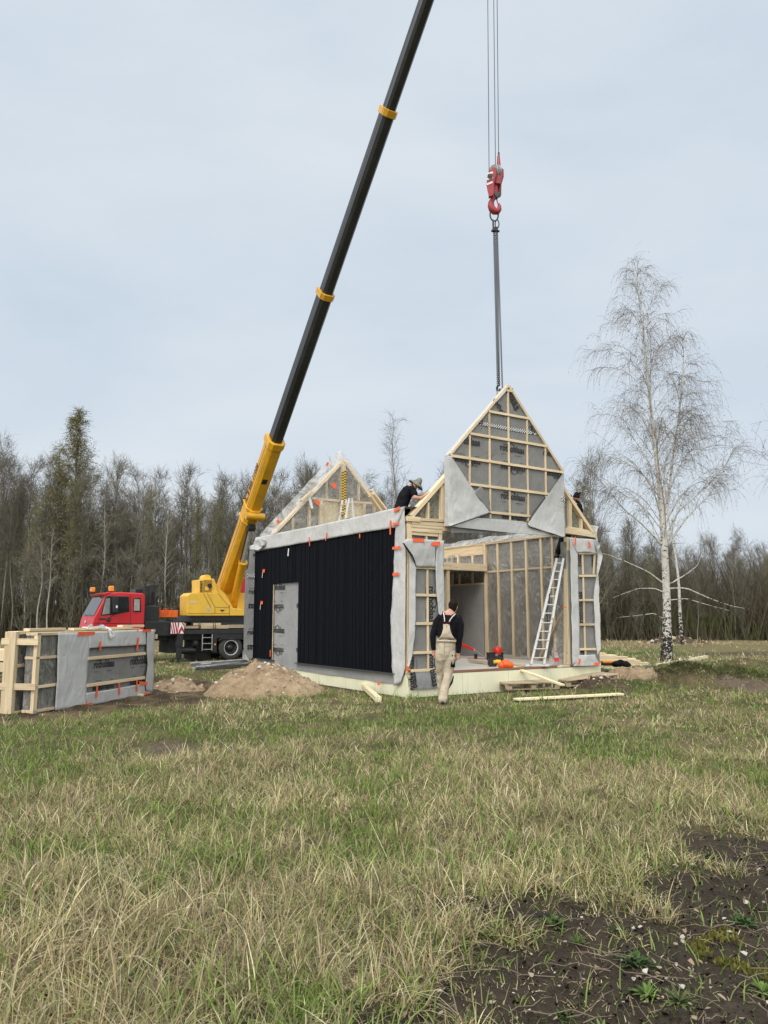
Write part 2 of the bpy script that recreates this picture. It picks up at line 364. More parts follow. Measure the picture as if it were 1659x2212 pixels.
M['galv'] = mottled('galvanised', (0.20, 0.205, 0.21), (0.36, 0.365, 0.37), 7, 0.5, 0.05, 0.5)
M['chain'] = mottled('chain_steel', (0.014, 0.012, 0.010), (0.04, 0.034, 0.030), 18, 0.7, 0.1, 0.0)
M['rope'] = mottled('wire_rope', (0.04, 0.042, 0.045), (0.08, 0.082, 0.085), 60, 0.6, 0.2, 0.5)
M['tape'] = mottled('orange_tape', (0.78, 0.095, 0.022), (0.86, 0.15, 0.05), 14, 0.5, 0.1)
M['strap'] = mottled('white_strap', (0.62, 0.63, 0.62), (0.78, 0.78, 0.76), 25, 0.8, 0.2)
M['strap_blue'] = mottled('strap_blue', (0.10, 0.16, 0.35), (0.16, 0.24, 0.5), 25, 0.8, 0.2)
M['concrete'] = mottled('slab_surface', (0.42, 0.39, 0.35), (0.56, 0.53, 0.48), 4, 0.85, 0.2)
M['skin'] = mottled('skin', (0.42, 0.22, 0.15), (0.52, 0.29, 0.20), 14, 0.55, 0.05)
M['hair'] = mottled('hair', (0.010, 0.007, 0.005), (0.022, 0.016, 0.012), 40, 0.8, 0.4, stretch=(1, 1, 0.3), spec=0.1)
def cloth(name, a, b):
    m = mottled(name, a, b, 7, 0.9, 0.8, 0.05, spec=0.1, bscale=8); return m
M['black_cloth'] = cloth('black_cloth', (0.006, 0.006, 0.009), (0.014, 0.014, 0.018))
M['dark_trousers'] = cloth('dark_trousers', (0.007, 0.007, 0.007), (0.018, 0.018, 0.018))
M['beige_cloth'] = cloth('beige_cloth', (0.41, 0.345, 0.26), (0.53, 0.46, 0.36))
M['maroon'] = cloth('maroon', (0.03, 0.006, 0.01), (0.05, 0.01, 0.016))
M['hat_cloth'] = cloth('hat_cloth', (0.14, 0.145, 0.12), (0.30, 0.30, 0.26))
M['boot'] = mottled('boot', (0.02, 0.019, 0.018), (0.05, 0.047, 0.043), 12, 0.7, 0.3)
M['red_plastic'] = mottled('red_plastic', (0.70, 0.02, 0.012), (0.78, 0.03, 0.018), 5, 0.3, 0.02)
M['tool_orange'] = mottled('tool_orange', (0.80, 0.09, 0.012), (0.85, 0.13, 0.02), 5, 0.4, 0.02)
M['tool_yellow'] = mottled('tool_yellow', (0.68, 0.42, 0.02), (0.75, 0.5, 0.03), 5, 0.4, 0.02)
M['case_orange'] = mottled('case_orange', (0.80, 0.24, 0.02), (0.86, 0.30, 0.03), 5, 0.5, 0.02)
M['bottle'] = plastic_film('bottle_plastic', 0.55, (0.8, 0.82, 0.8), 0.6, 6)
M['label_red'] = mottled('label_red', (0.68, 0.02, 0.025), (0.75, 0.04, 0.04), 6, 0.5, 0)
def checker(name, c0, c1, s):
    m, nt, p, out = mat_new(name); v = coords(nt, (1, 1, 1)); c = nd(nt, 'ShaderNodeTexChecker', Scale=s, Color1=(*c0, 1), Color2=(*c1, 1))
    nt.links.new(v, c.inputs['Vector']); nt.links.new(c.outputs['Color'], p.inputs['Base Color']); p.inputs['Roughness'].default_value = 0.5; return m
M['checker'] = checker('checker_tape', (0.012, 0.012, 0.012), (0.72, 0.72, 0.72), 1.0)
M['checker_yellow'] = checker('checker_yellow', (0.02, 0.018, 0.01), (0.74, 0.46, 0.02), 1.0)
def bark(name, kind):
    m, nt, p, out = mat_new(name)
    if kind == 'birch':
        v = coords(nt, (3.2, 3.2, 4.6)); a = noise(nt, v, 2.2, 6, 0.65, 0.8); v2 = coords(nt, (1, 1, 0.5)); b = noise(nt, v2, 5, 4)
        tz = nt.nodes.new('ShaderNodeTexCoord'); sx = nd(nt, 'ShaderNodeSeparateXYZ'); nt.links.new(tz.outputs['Object'], sx.inputs[0])
        low = nd(nt, 'ShaderNodeMapRange'); low.inputs['From Min'].default_value = 0.2; low.inputs['From Max'].default_value = 3.2; low.inputs['To Min'].default_value = 0.15; low.inputs['To Max'].default_value = -0.02
        nt.links.new(sx.outputs['Z'], low.inputs['Value']); ad = nd(nt, 'ShaderNodeMath', operation='ADD'); nt.links.new(a, ad.inputs[0]); nt.links.new(low.outputs[0], ad.inputs[1])
        c = ramp(nt, b, [(0.3, (0.42, 0.39, 0.35)), (0.7, (0.62, 0.60, 0.56))])
        k = ramp(nt, ad.outputs[0], [(0.545, (0, 0, 0)), (0.585, (1, 1, 1))])
        nt.links.new(mixc(nt, k, c, (0.03, 0.026, 0.022)), p.inputs['Base Color']); bump(nt, p, a, 0.6, 0.02)
    else:
        v = coords(nt, (1, 1, 0.25)); a = noise(nt, v, 9, 5, 0.6); oi = nt.nodes.new('ShaderNodeObjectInfo')
        c = ramp(nt, a, [(0.3, kind[0]), (0.7, kind[1])]); h = nd(nt, 'ShaderNodeHueSaturation'); mr = nd(nt, 'ShaderNodeMapRange'); mr.inputs['To Min'].default_value = 0.7; mr.inputs['To Max'].default_value = 1.35
        nt.links.new(oi.outputs['Random'], mr.inputs['Value']); nt.links.new(mr.outputs[0], h.inputs['Value']); nt.links.new(c, h.inputs['Color']); nt.links.new(h.outputs[0], p.inputs['Base Color']); bump(nt, p, a, 0.5, 0.02)
    p.inputs['Roughness'].default_value = 0.9; p.inputs['Specular IOR Level'].default_value = 0.15
    return m
M['birch'] = bark('birch_bark', 'birch')
M['birch_twig'] = bark('birch_twigs', ((0.085, 0.075, 0.069), (0.15, 0.132, 0.122)))
M['bark'] = bark('grey_bark', ((0.115, 0.105, 0.084), (0.215, 0.198, 0.16)))
M['twig'] = bark('grey_twigs', ((0.105, 0.096, 0.074), (0.175, 0.16, 0.127)))
M['twig_green'] = bark('budding_twigs', ((0.12, 0.115, 0.06), (0.19, 0.18, 0.095)))
M['pale_bark'] = bark('pale_bark', ((0.28, 0.26, 0.22), (0.42, 0.40, 0.35)))
def tinted(name, rough=0.8, transl=0.25):
    m, nt, p, out = mat_new(name); a = nd(nt, 'ShaderNodeVertexColor', layer_name='tint'); nt.links.new(a.outputs['Color'], p.inputs['Base Color'])
    p.inputs['Roughness'].default_value = rough; p.inputs['Specular IOR Level'].default_value = 0.2
    if transl:
        t = nt.nodes.new('ShaderNodeBsdfTranslucent'); nt.links.new(a.outputs['Color'], t.inputs['Color']); x = nd(nt, 'ShaderNodeMixShader', Fac=transl)
        nt.links.new(p.outputs[0], x.inputs[1]); nt.links.new(t.outputs[0], x.inputs[2]); nt.links.new(x.outputs[0], out.inputs['Surface'])
    return m
M['blade'] = tinted('grass_blades'); M['leaf'] = tinted('leaf_tint', 0.7, 0.15); M['stone'] = tinted('stone_tint', 0.9, 0)
def sandm(name, a, b, c, s=6):
    m, nt, p, out = mat_new(name); v = coords(nt); n1 = noise(nt, v, s, 8, 0.68); n2 = noise(nt, v, 1.7, 4); vo = nd(nt, 'ShaderNodeTexVoronoi', Scale=26.0); nt.links.new(v, vo.inputs['Vector'])
    col = mixc(nt, 0.45, ramp(nt, n1, [(0.32, a), (0.5, b), (0.68, c)]), ramp(nt, n2, [(0.32, a), (0.5, b), (0.7, c)]))
    nt.links.new(col, p.inputs['Base Color']); p.inputs['Roughness'].default_value = 0.95; p.inputs['Specular IOR Level'].default_value = 0.1
    bump(nt, p, mixc(nt, 0.3, n1, vo.outputs['Distance']), 0.9, 0.05); return m
M['sand'] = sandm('sand', (0.155, 0.108, 0.066), (0.285, 0.208, 0.133), (0.40, 0.315, 0.22))
M['dark_soil'] = sandm('dark_soil', (0.035, 0.026, 0.018), (0.07, 0.052, 0.036), (0.12, 0.092, 0.065))
# ------------------------------------------------------------------ ground
def in_poly(x, y, poly):
    """signed distance-like field: >0 inside (metres)"""
    x = np.asarray(x, float); y = np.asarray(y, float); ins = np.zeros(x.shape, bool); dist = np.full(x.shape, 1e9)
    n = len(poly)
    for i in range(n):
        ax, ay = poly[i][:2]; bx, by = poly[(i + 1) % n][:2]
        c = ((ay > y) != (by > y)) & (x < (bx - ax) * (y - ay) / ((by - ay) if by != ay else 1e-9) + ax); ins ^= c
        t = np.clip(((x - ax) * (bx - ax) + (y - ay) * (by - ay)) / ((bx - ax) ** 2 + (by - ay) ** 2 + 1e-12), 0, 1)
        dist = np.minimum(dist, np.hypot(x - ax - t * (bx - ax), y - ay - t * (by - ay)))
    return np.where(ins, dist, -dist)
PX = lambda *pts: [tuple(G(a, b)[:2]) for a, b in pts]
SOIL = PX((1700, 1775), (1540, 1835), (1400, 1895), (1250, 1945), (1130, 1975), (1000, 2000), (945, 2050), (985, 2100), (890, 2140), (820, 2230), (700, 2500), (2600, 2500), (2500, 1775))
MUD = PX((-500, 1470), (-500, 1562), (20, 1560), (130, 1553), (300, 1535), (420, 1526), (470, 1505), (470, 1468), (330, 1455), (150, 1455))
RIGHT = PX((1290, 1438), (1500, 1424), (1900, 1420), (1900, 1508), (1660, 1503), (1480, 1492), (1350, 1497), (1225, 1492))
PATH = PX((1560, 1470), (1700, 1478), (1900, 1482), (1900, 1502), (1650, 1500), (1540, 1484))
DITCH = [tuple(G(a, b, -.36)[:2]) for a, b in ((1490, 1409), (1900, 1410), (1900, 1419), (1500, 1416))]
SCRAPE = PX((275, 1612), (330, 1597), (430, 1600), (440, 1618), (350, 1632))
FIELDG = PX((1290, 1384), (1410, 1383), (1400, 1397), (1290, 1399))
FOUND = [tuple((HO + HU * a + HV * b)[:2]) for a, b in ((0, 0), (HW, 0), (HW, HL), (0, HL))]

def ridge(x, y, p, q, w, h):
    ax, ay = p; bx, by = q; t = np.clip(((x - ax) * (bx - ax) + (y - ay) * (by - ay)) / ((bx - ax) ** 2 + (by - ay) ** 2), 0, 1)
    d = np.hypot(x - ax - t * (bx - ax), y - ay - t * (by - ay)); return h * np.exp(-(d / w) ** 2)
def bumpy(x, y, c, r, h): return h * np.exp(-((x - c[0]) ** 2 + (y - c[1]) ** 2) / r ** 2)
g2 = lambda a, b, z=0: tuple(G(a, b, z)[:2])
def terrain(x, y):
    x = np.asarray(x, float); y = np.asarray(y, float); r = np.hypot(x, y)
    z = (fbm(x * 0.35, y * 0.35, 5, 3) - 0.5) * 0.10 * sstep(3, 12, r) + (fbm(x * 1.6, y * 1.6, 8, 4) - 0.5) * 0.10
    s = in_poly(x, y, SOIL); z = z - 0.05 * sstep(-0.2, 0.6, s) + (fbm(x * 7, y * 7, 11, 3) - 0.5) * 0.045 * sstep(-0.3, 0.1, s)
    fo = sstep(-1.2, -0.1, in_poly(x, y, FOUND)); z = z * (1 - fo) - .05 * sstep(-1.4, -.5, in_poly(x, y, FOUND))
    z = z - 0.36 * sstep(19, 31, y)
    ri = in_poly(x, y, RIGHT); k = sstep(-0.3, 0.6, ri) * (1 - fo)
    z = z + k * ((fbm(x * 1.1, y * 0.8, 21, 4) - 0.42) * 0.62 + (fbm(x * 4, y * 4, 23, 3) - 0.5) * 0.16)
    z = z + bumpy(x, y, g2(1462, 1474), .8, 0.20) + bumpy(x, y, g2(1580, 1466), 1.2, 0.20) + bumpy(x, y, g2(1402, 1474), 0.5, 0.16)
    z = z + ridge(x, y, g2(1500, 1422), g2(1900, 1424), 1.4, 0.22) + ridge(x, y, g2(1475, 1404, -.36), g2(1900, 1408, -.36), 1.2, 0.30)
    mu = sstep(-0.2, 0.4, in_poly(x, y, MUD)); z = z + mu * ((fbm(x * 2.5, y * 2.5, 31, 4) - 0.5) * 0.10)
    z = z - ridge(x, y, g2(300, 1466), g2(470, 1452), 0.7, 0.28) - ridge(x, y, g2(-200, 1478), g2(40, 1476), 0.8, 0.22) + ridge(x, y, g2(330, 1442), g2(420, 1436), 0.8, 0.12)
    z = z + 0.6 * sstep(70, 110, r) * fbm(x * .02, y * .02, 41, 2)
    sc2 = in_poly(x, y, SCRAPE); z = z - 0.05 * sstep(-0.1, 0.2, sc2)
    return z

az = np.concatenate([np.linspace(-180, -46, 40, endpoint=False), np.linspace(-46, 46, 420, endpoint=False), np.linspace(46, 180, 40, endpoint=False)]) * math.pi / 180
rr = np.concatenate([np.geomspace(0.4, 60, 330), np.geomspace(64, 900, 34)])
AZ, RR = np.meshgrid(az, rr); GX = RR * np.sin(AZ); GY = RR * np.cos(AZ); GZ = terrain(GX, GY)
def lerp3(a, b, t): return a[..., :] * (1 - t[..., None]) + b[..., :] * t[..., None]
def ground_colour(x, y):
    n1 = fbm(x * 0.9, y * 0.9, 51, 4); n2 = fbm(x * 3.3, y * 3.3, 52, 4); n3 = fbm(x * .25, y * .25, 53, 3)
    straw = np.array([0.15, 0.12, 0.07]); green = np.array([0.06, 0.072, 0.025]); soil = np.array([0.042, 0.0345, 0.0265]); mudc = np.array([0.115, 0.085, 0.056]); wood_ = np.array([0.06, 0.05, 0.034])
    c = lerp3(np.broadcast_to(green, x.shape + (3,)), np.broadcast_to(straw, x.shape + (3,)), sstep(0.35, 0.65, n1 * .6 + n2 * .4))
    c = lerp3(c, np.broadcast_to(soil * 1.3, x.shape + (3,)), sstep(0.55, 0.75, n2) * 0.55)
    t = sstep(-0.5, 0.2, in_poly(x, y, SOIL) + (n2 - 0.5) * 1.8 + (n1 - .5) * 1.2); soilv = lerp3(np.broadcast_to(soil * 0.8, x.shape + (3,)), np.broadcast_to(soil * 1.45, x.shape + (3,)), n1); c = lerp3(c, soilv, t)
    t = sstep(-0.25, 0.2, in_poly(x, y, MUD) + (n2 - 0.5) * 0.8); mv = lerp3(np.broadcast_to(mudc * 0.45, x.shape + (3,)), np.broadcast_to(mudc * 1.2, x.shape + (3,)), sstep(.3, .7, n2)); c = lerp3(c, mv, t)
    t = sstep(-0.3, 0.4, in_poly(x, y, RIGHT) + (n1 - 0.5) * 2.0) * sstep(0.42, 0.60, n2 * .6 + n1 * .4) * .95 * (1 - .7 * np.exp(-((x - 6.3) ** 2 / 3.2 + (y - 17.8) ** 2 / 1.6))); c = lerp3(c, np.broadcast_to(np.array([0.075, 0.056, 0.038]), x.shape + (3,)), t)
    t = sstep(-0.2, 0.3, in_poly(x, y, PATH) + (n2 - .5) * .6); c = lerp3(c, np.broadcast_to(np.array([0.13, 0.10, 0.078]), x.shape + (3,)), t)
    t = sstep(-0.12, 0.1, in_poly(x, y, SCRAPE) + (n2 - .5) * .3); c = lerp3(c, np.broadcast_to(np.array([0.10, 0.08, 0.06]), x.shape + (3,)), t)
    t = sstep(-0.5, 0.1, in_poly(x, y, FOUND)); c = lerp3(c, np.broadcast_to(soil, x.shape + (3,)), t)
    t = sstep(-.7, .6, in_poly(x, y, DITCH) + (n1 - .5) * 3.4); far0 = t * .8
    # field beyond: greener strips, then the leaf litter of the wood
    far = sstep(30, 42, y); strip = np.maximum(sstep(.30, .5, fbm(x * .05, y * .12, 61, 3)), sstep(14, 18, x) * .85); fc = lerp3(np.broadcast_to(np.array([0.075, 0.115, 0.03]), x.shape + (3,)), np.broadcast_to(np.array([0.17, 0.142, 0.08]), x.shape + (3,)), strip)
    c = lerp3(c, fc, far); c = lerp3(c, np.broadcast_to(np.array([0.06, 0.048, 0.034]), x.shape + (3,)), far0 * .9); c = lerp3(c, np.broadcast_to(wood_, x.shape + (3,)), sstep(62, 66, y + (n3 - .5) * 5))
    return c
C3 = ground_colour(GX, GY); nr, na = GX.shape
col = np.concatenate([C3.reshape(-1, 3), np.ones((nr * na, 1))], 1)
ii, jj = np.meshgrid(np.arange(nr - 1), np.arange(na), indexing='ij'); j2 = (jj + 1) % na
quads = np.stack([ii * na + jj, ii * na + j2, (ii + 1) * na + j2, (ii + 1) * na + jj], -1).reshape(-1, 4)
V = np.stack([GX, GY, GZ], -1).reshape(-1, 3); V = np.concatenate([V, [[0, 0, float(terrain(0, 0))]]]); col = np.concatenate([col, col[:1]])
tri = np.stack([np.full(na, nr * na), (np.arange(na) + 1) % na, np.arange(na)], -1)
m, nt, p, out = mat_new('ground_surface'); a = nd(nt, 'ShaderNodeVertexColor', layer_name='tint'); v = coords(nt); n1 = noise(nt, v, 9, 8, 0.7); n2 = noise(nt, v, 55, 4, 0.6)
nt.links.new(mixc(nt, 1.0, a.outputs['Color'], ramp(nt, mixc(nt, 0.4, n1, n2), [(0.3, (0.45, 0.45, 0.45)), (0.7, (1.55, 1.5, 1.45))]), 'MULTIPLY'), p.inputs['Base Color'])
p.inputs['Roughness'].default_value = 0.95; p.inputs['Specular IOR Level'].default_value = 0.12; bump(nt, p, mixc(nt, 0.4, n1, n2), 0.9, 0.045)
ground = mesh_np('ground', V, [quads, tri], m, col=col, smooth=True); tag(ground, 'spring meadow and churned building soil around the timber house', 'ground', kind='structure')

# ------------------------------------------------------------------ grass
rng = np.random.RandomState(11)
PANEL_FOOT = [tuple(x[:2]) for x in (G(15, 1546), G(75, 1549), G(335, 1499), G(330, 1480))]
def scatter(n, r0, r1, k, half=46):
    u = rng.rand(n); e = 2 - k; r = (r0 ** e + u * (r1 ** e - r0 ** e)) ** (1 / e); a = (rng.rand(n) * 2 - 1) * R(half); return r * np.sin(a), r * np.cos(a), r
def bare(x, y):
    n2 = fbm(x * 3.3, y * 3.3, 52, 4); n1 = fbm(x * .9, y * .9, 51, 4)
    b = sstep(-0.30, 0.15, in_poly(x, y, SOIL) + (n2 - .5) * 2.3 + (n1 - .5) * 1.7)
    b = np.maximum(b, sstep(-0.15, 0.2, in_poly(x, y, MUD) + (n2 - .5) * .8)); b = np.maximum(b, sstep(-.38, -.18, in_poly(x, y, FOUND)) * 2)
    b = np.maximum(b, 0.85 * sstep(-0.2, 0.5, in_poly(x, y, RIGHT) + (n1 - .5) * 2.2) * sstep(.44, .60, n2 * .6 + n1 * .4)); b = np.maximum(b, sstep(-.15, .2, in_poly(x, y, PATH) + (n2 - .5) * .6) * .95)
    b = np.maximum(b, sstep(-.1, .1, in_poly(x, y, SCRAPE)) * .9); b = np.maximum(b, .75 * sstep(-.6, .5, in_poly(x, y, DITCH) + (n1 - .5) * 3)); b = np.maximum(b, np.exp(-((x - MANP[0]) ** 2 + (y - MANP[1]) ** 2) / .12))
    b = b * (1 - .75 * np.exp(-((x - MND[0]) ** 2 / 3.2 + (y - MND[1]) ** 2 / 1.6)))
    hp = HEAP_C
    for (cx, cy, rx, ry) in hp: b = np.maximum(b, 2 * (((x - cx) / rx) ** 2 + ((y - cy) / ry) ** 2 < 0.85))
    return b
MND = g2(1450, 1470); MANP = g2(962, 1528)
HEAP_C = [(-2.42, 15.9, 1.0, .9), (-4.4, 16.6, .5, .42), (5.55, 17.95, .5, .5)]
def blades(x, y, h, w, lean, bend, az_, c0, c1, K):
    n = len(x); z = terrain(x, y) - 0.01
    dx, dy = np.cos(az_), np.sin(az_); wa = az_ + np.pi / 2 + (rng.rand(n) - .5) * 1.6; wx, wy = np.cos(wa), np.sin(wa)
    t = np.linspace(0, 1, K + 1)[None, :]
    out_ = h[:, None] * (lean[:, None] * t + bend[:, None] * t ** 2); up = h[:, None] * t * np.sqrt(np.maximum(0.06, 1 - (lean[:, None] * .8) ** 2)) - h[:, None] * 0.55 * np.maximum(bend[:, None], 0) * t ** 3
    up = np.maximum(up, 0.012 * t)
    px_ = x[:, None] + dx[:, None] * out_; py_ = y[:, None] + dy[:, None] * out_; pz = z[:, None] + up
    hw = w[:, None] * (1 - t ** 2.2 * .92) * .5
    L = np.stack([px_ - wx[:, None] * hw, py_ - wy[:, None] * hw, pz], -1); Rr = np.stack([px_ + wx[:, None] * hw, py_ + wy[:, None] * hw, pz], -1)
    Vv = np.stack([L, Rr], 2).reshape(n, -1, 3); base = (np.arange(n) * (2 * (K + 1)))[:, None]
    fs = np.concatenate([np.stack([base + 2 * k, base + 2 * k + 1, base + 2 * k + 3, base + 2 * k + 2], -1) for k in range(K)], 1).reshape(-1, 4)
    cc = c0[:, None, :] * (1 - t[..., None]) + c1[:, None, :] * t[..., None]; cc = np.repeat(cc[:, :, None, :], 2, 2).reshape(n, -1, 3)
    return Vv.reshape(-1, 3), fs, cc.reshape(-1, 3)
def merge(parts):
    Vs, Fs, Cs, k = [], [], [], 0
    for v_, f_, c_ in parts: Vs.append(v_); Fs.append(f_ + k); Cs.append(c_); k += len(v_)
    c = np.concatenate(Cs); return np.concatenate(Vs), np.concatenate(Fs), np.concatenate([c, np.ones((len(c), 1))], 1)
def grass_set(n, r0, r1, k, dry, K):
    x, y, r = scatter(n, r0, r1, k)
    nt_ = max(10, n // (26 if dry else 18)); tx, ty, tr_ = scatter(nt_, r0, r1, k); it = rng.randint(0, nt_, n); inn = rng.rand(n) < (.68 if dry else .5)      # tussocks
    sp = (.035 + .055 * rng.rand(nt_)) * (1 + .5 * sstep(6, 30, tr_)); oa = rng.rand(n) * 6.283; od = np.abs(rng.randn(n)) * sp[it]
    x = np.where(inn, tx[it] + od * np.cos(oa), x); y = np.where(inn, ty[it] + od * np.sin(oa), y); r = np.hypot(x, y); tuft_h = np.where(inn, (.55 + 1.0 * rng.rand(nt_) ** 1.5)[it], .65); tuft_l = np.where(inn, np.clip(od / .09, 0, 1), .5)
    n1 = fbm(x * .55, y * .55, 71, 3); n2 = fbm(x * 2.2, y * 2.2, 72, 3); n3 = fbm(x * 6, y * 6, 73, 2)
    leftfront = sstep(1.0, -2.2, x) * sstep(7.5, 3.5, y)
    pt = fbm(x * .8, y * .8, 77, 3); dryness = sstep(.41, .555, n1 * .40 + pt * .28 + n2 * .22 + n3 * .1 + .03 * leftfront + .03 * sstep(7, 11, y))
    green_zone = .6 * sstep(-3, -5, x) * sstep(8, 9.5, y) * sstep(13, 11.5, y)
    dryness = np.clip(dryness - .55 * np.clip(green_zone, 0, 1), 0, 1)
    b = bare(x, y); far = sstep(32, 45, y)
    if dry: keep = (.12 + .88 * dryness) * (1 - np.minimum(b, 1.22) * .82)
    else: keep = (1 - .62 * dryness) * (1 - np.minimum(b, 1.2) * .84)
    keep = keep * (1 - .2 * far) if dry else keep * (1 - .75 * far * sstep(11, 19, x) - .4 * far); keep *= 1 - sstep(61, 66, y)
    s_ = rng.rand(n) < keep; x, y, r, n2, n3, dryness, leftfront, b, oa, tuft_h, tuft_l, inn = [q[s_] for q in (x, y, r, n2, n3, dryness, leftfront, b, oa, tuft_h, tuft_l, inn)]; n = len(x)
    f = sstep(6, 30, r)
    if dry:
        h = (.05 + .11 * rng.rand(n) ** 1.4) * (.8 + .4 * dryness) * (.9 + .55 * leftfront) * tuft_h + (rng.rand(n) < .012) * .20 * (rng.rand(n)) ; h *= (1 - .6 * np.clip(b, 0, 1))
        w = (.0036 + .0046 * rng.rand(n) ** 2) * (1 + 2.8 * f)
        lie = rng.rand(n) < (.45 + .2 * np.clip(b, 0, 1)); lean = np.where(lie, .6 + .35 * rng.rand(n), rng.rand(n) * .35 + .40 * tuft_l); bend = rng.rand(n) ** 1.4 * .95; h = np.where(lie, h * .72, h)
        s = rng.rand(n)[:, None]; warm = np.array([.54, .44, .235]); pale = np.array([.77, .69, .43]); grey = np.array([.31, .25, .17])
        c = np.where(s < .45, warm, np.where(s < .72, pale, grey)) * ((.55 + .6 * rng.rand(n)) * (.72 + .55 * fbm(x * 1.3, y * 1.3, 79, 3)))[:, None]; c0 = c * .85; c1 = c  # blade foot coloured darker, painted shade down in the tuft
    else:
        h = (.06 + .12 * rng.rand(n) ** 1.3) * (.75 + .5 * n2) * tuft_h * 1.05 ; h *= (1 - .4 * np.clip(b, 0, 1)); w = (.0045 + .005 * rng.rand(n)) * (1 + 2.2 * f)
        lean = rng.rand(n) * .35 + .35 * tuft_l; bend = rng.rand(n) * .8
        s = rng.rand(n)[:, None]; c = np.where(s < .6, np.array([.20, .275, .066]), np.where(s < .85, np.array([.28, .32, .12]), np.array([.11, .17, .042]))) * (.65 + .6 * rng.rand(n))[:, None]; c0 = c * .85; c1 = c * 1.05  # self-shading painted in: darker foot, lighter tip
    mound = np.exp(-((x - MND[0]) ** 2 / 3.2 + (y - MND[1]) ** 2 / 1.6)); h = h * (1 + (.2 if dry else 1.5) * mound); w = w * (1 + .4 * mound); bend = bend + .5 * mound
    if not dry: c0 = c0 * (1 - .38 * mound)[:, None]; c1 = c1 * (1 - .38 * mound)[:, None]      # rank, darker grass on the turned turf
    if dry: h = h * (1 + 1.3 * sstep(23, 26, y) * sstep(6, 9, x) * (.4 + rng.rand(n)))
    h = np.minimum(h, .9); az_ = np.where(inn, oa + rng.randn(n) * .6, rng.rand(n) * 6.283)
    return blades(x, y, h, w, lean, bend, az_, c0, c1, K)
def mound_grass(n):                          # rank hanging grass on the turned turf right of the house
    x = MND[0] + rng.randn(n) * 1.05; y = MND[1] + rng.randn(n) * .55; h = .09 + .19 * rng.rand(n); w = .007 + .007 * rng.rand(n)
    c = np.where(rng.rand(n)[:, None] < .6, np.array([.15, .185, .065]), np.array([.30, .26, .145])) * (.6 + .6 * rng.rand(n))[:, None]
    return blades(x, y, h, w, .3 + .5 * rng.rand(n), .4 + .8 * rng.rand(n), rng.randn(n) * .9 - 1.57, c * .85, c, 2)  # darker foot colour stands in for shade between the blades
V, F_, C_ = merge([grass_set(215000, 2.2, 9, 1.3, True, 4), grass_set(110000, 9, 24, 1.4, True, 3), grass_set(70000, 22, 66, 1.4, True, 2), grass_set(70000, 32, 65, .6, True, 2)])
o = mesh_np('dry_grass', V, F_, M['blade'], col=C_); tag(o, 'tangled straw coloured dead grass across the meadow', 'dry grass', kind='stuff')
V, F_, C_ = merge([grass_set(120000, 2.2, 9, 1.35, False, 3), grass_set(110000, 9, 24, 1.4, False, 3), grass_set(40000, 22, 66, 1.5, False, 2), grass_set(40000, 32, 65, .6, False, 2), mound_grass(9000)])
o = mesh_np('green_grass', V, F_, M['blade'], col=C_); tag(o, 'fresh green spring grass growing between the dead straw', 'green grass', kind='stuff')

# fallen leaves on the bare soil, twigs and clods
def litter(n, size, cols, thick, keepf, curl=1.0):
    Vs, Fs, Cs = [], [], []; c = 0; tries = 0
    while c < n and tries < n * 60:
        tries += 1; r = 2.4 + 4.6 * random.random() ** 1.2; a = R(random.uniform(-32, 38)); x, y = r * math.sin(a), r * math.cos(a)
        if not keepf(x, y): continue
        z = float(terrain(x, y)); s = size * random.uniform(.5, 1.3); rot = random.random() * 6.28; k = 7; cu = random.uniform(.1, .7) * curl; tilt = random.uniform(-.5, .5)
        ring = []
        for i in range(k):
            t = 2 * math.pi * i / k; rad = s * (.55 + .25 * math.cos(t) + random.uniform(-.16, .16)); lx, ly = rad * math.cos(t), rad * .75 * math.sin(t); lz = cu * (ly * ly) / s * 2.2 + tilt * lx + .010
            ring.append((x + lx * math.cos(rot) - ly * math.sin(rot), y + lx * math.sin(rot) + ly * math.cos(rot), z + max(lz, -.002) + .008))
        b0 = len(Vs); Vs += ring + [(x, y, z + .013)]; q = random.choice(cols); g = random.uniform(.65, 1.15); Cs += [(q[0] * g, q[1] * g, q[2] * g, 1)] * (k + 1)
        Fs += [(b0 + i, b0 + (i + 1) % k, b0 + k) for i in range(k)]; c += 1
    return np.array(Vs), np.array(Fs), np.array(Cs)
insoil = lambda x, y: float(in_poly(np.array([x]), np.array([y]), SOIL)[0]) > random.uniform(-.5, .5)
V, F_, C_ = litter(430, .024, [(.50, .45, .40), (.38, .31, .25), (.28, .21, .145), (.56, .52, .47), (.33, .26, .19)], 0, insoil)
o = mesh_np('fallen_leaves', V, F_, M['leaf'], col=C_); tag(o, 'pale dry leaves scattered over the dark soil', 'fallen leaves', kind='stuff')
V, F_, C_ = litter(2600, .016, [(.036, .028, .02), (.055, .042, .03), (.024, .018, .014)], 0, insoil, 2.5)
o = mesh_np('soil_clods', V, F_, M['leaf'], col=C_); tag(o, 'crumbled dark clods of bare soil', 'clods', kind='stuff')
V, F_, C_ = litter(900, .011, [(.10, .12, .03), (.14, .15, .035), (.07, .09, .025)], 0, insoil, 1.5)
o = mesh_np('ground_weeds', V, F_, M['leaf'], col=C_); tag(o, 'tiny green seedlings creeping over the dark soil', 'seedlings', kind='stuff')
mb = MB()
for i in range(260):
    while True:
        r = 2.5 + 4 * random.random(); a = R(random.uniform(-10, 36)); x, y = r * math.sin(a), r * math.cos(a)
        if insoil(x, y): break
    z = float(terrain(x, y)); an = random.random() * 6.28; L = random.uniform(.08, .4); pts = []
    for k in range(5): pts.append((x + math.cos(an) * L * k / 4 + random.uniform(-.012, .012), y + math.sin(an) * L * k / 4 + random.uniform(-.012, .012), z + .012 + random.uniform(0, .03)))
    mb.tube(pts, [.0026, .0026, .0022, .0018, .001], 4)
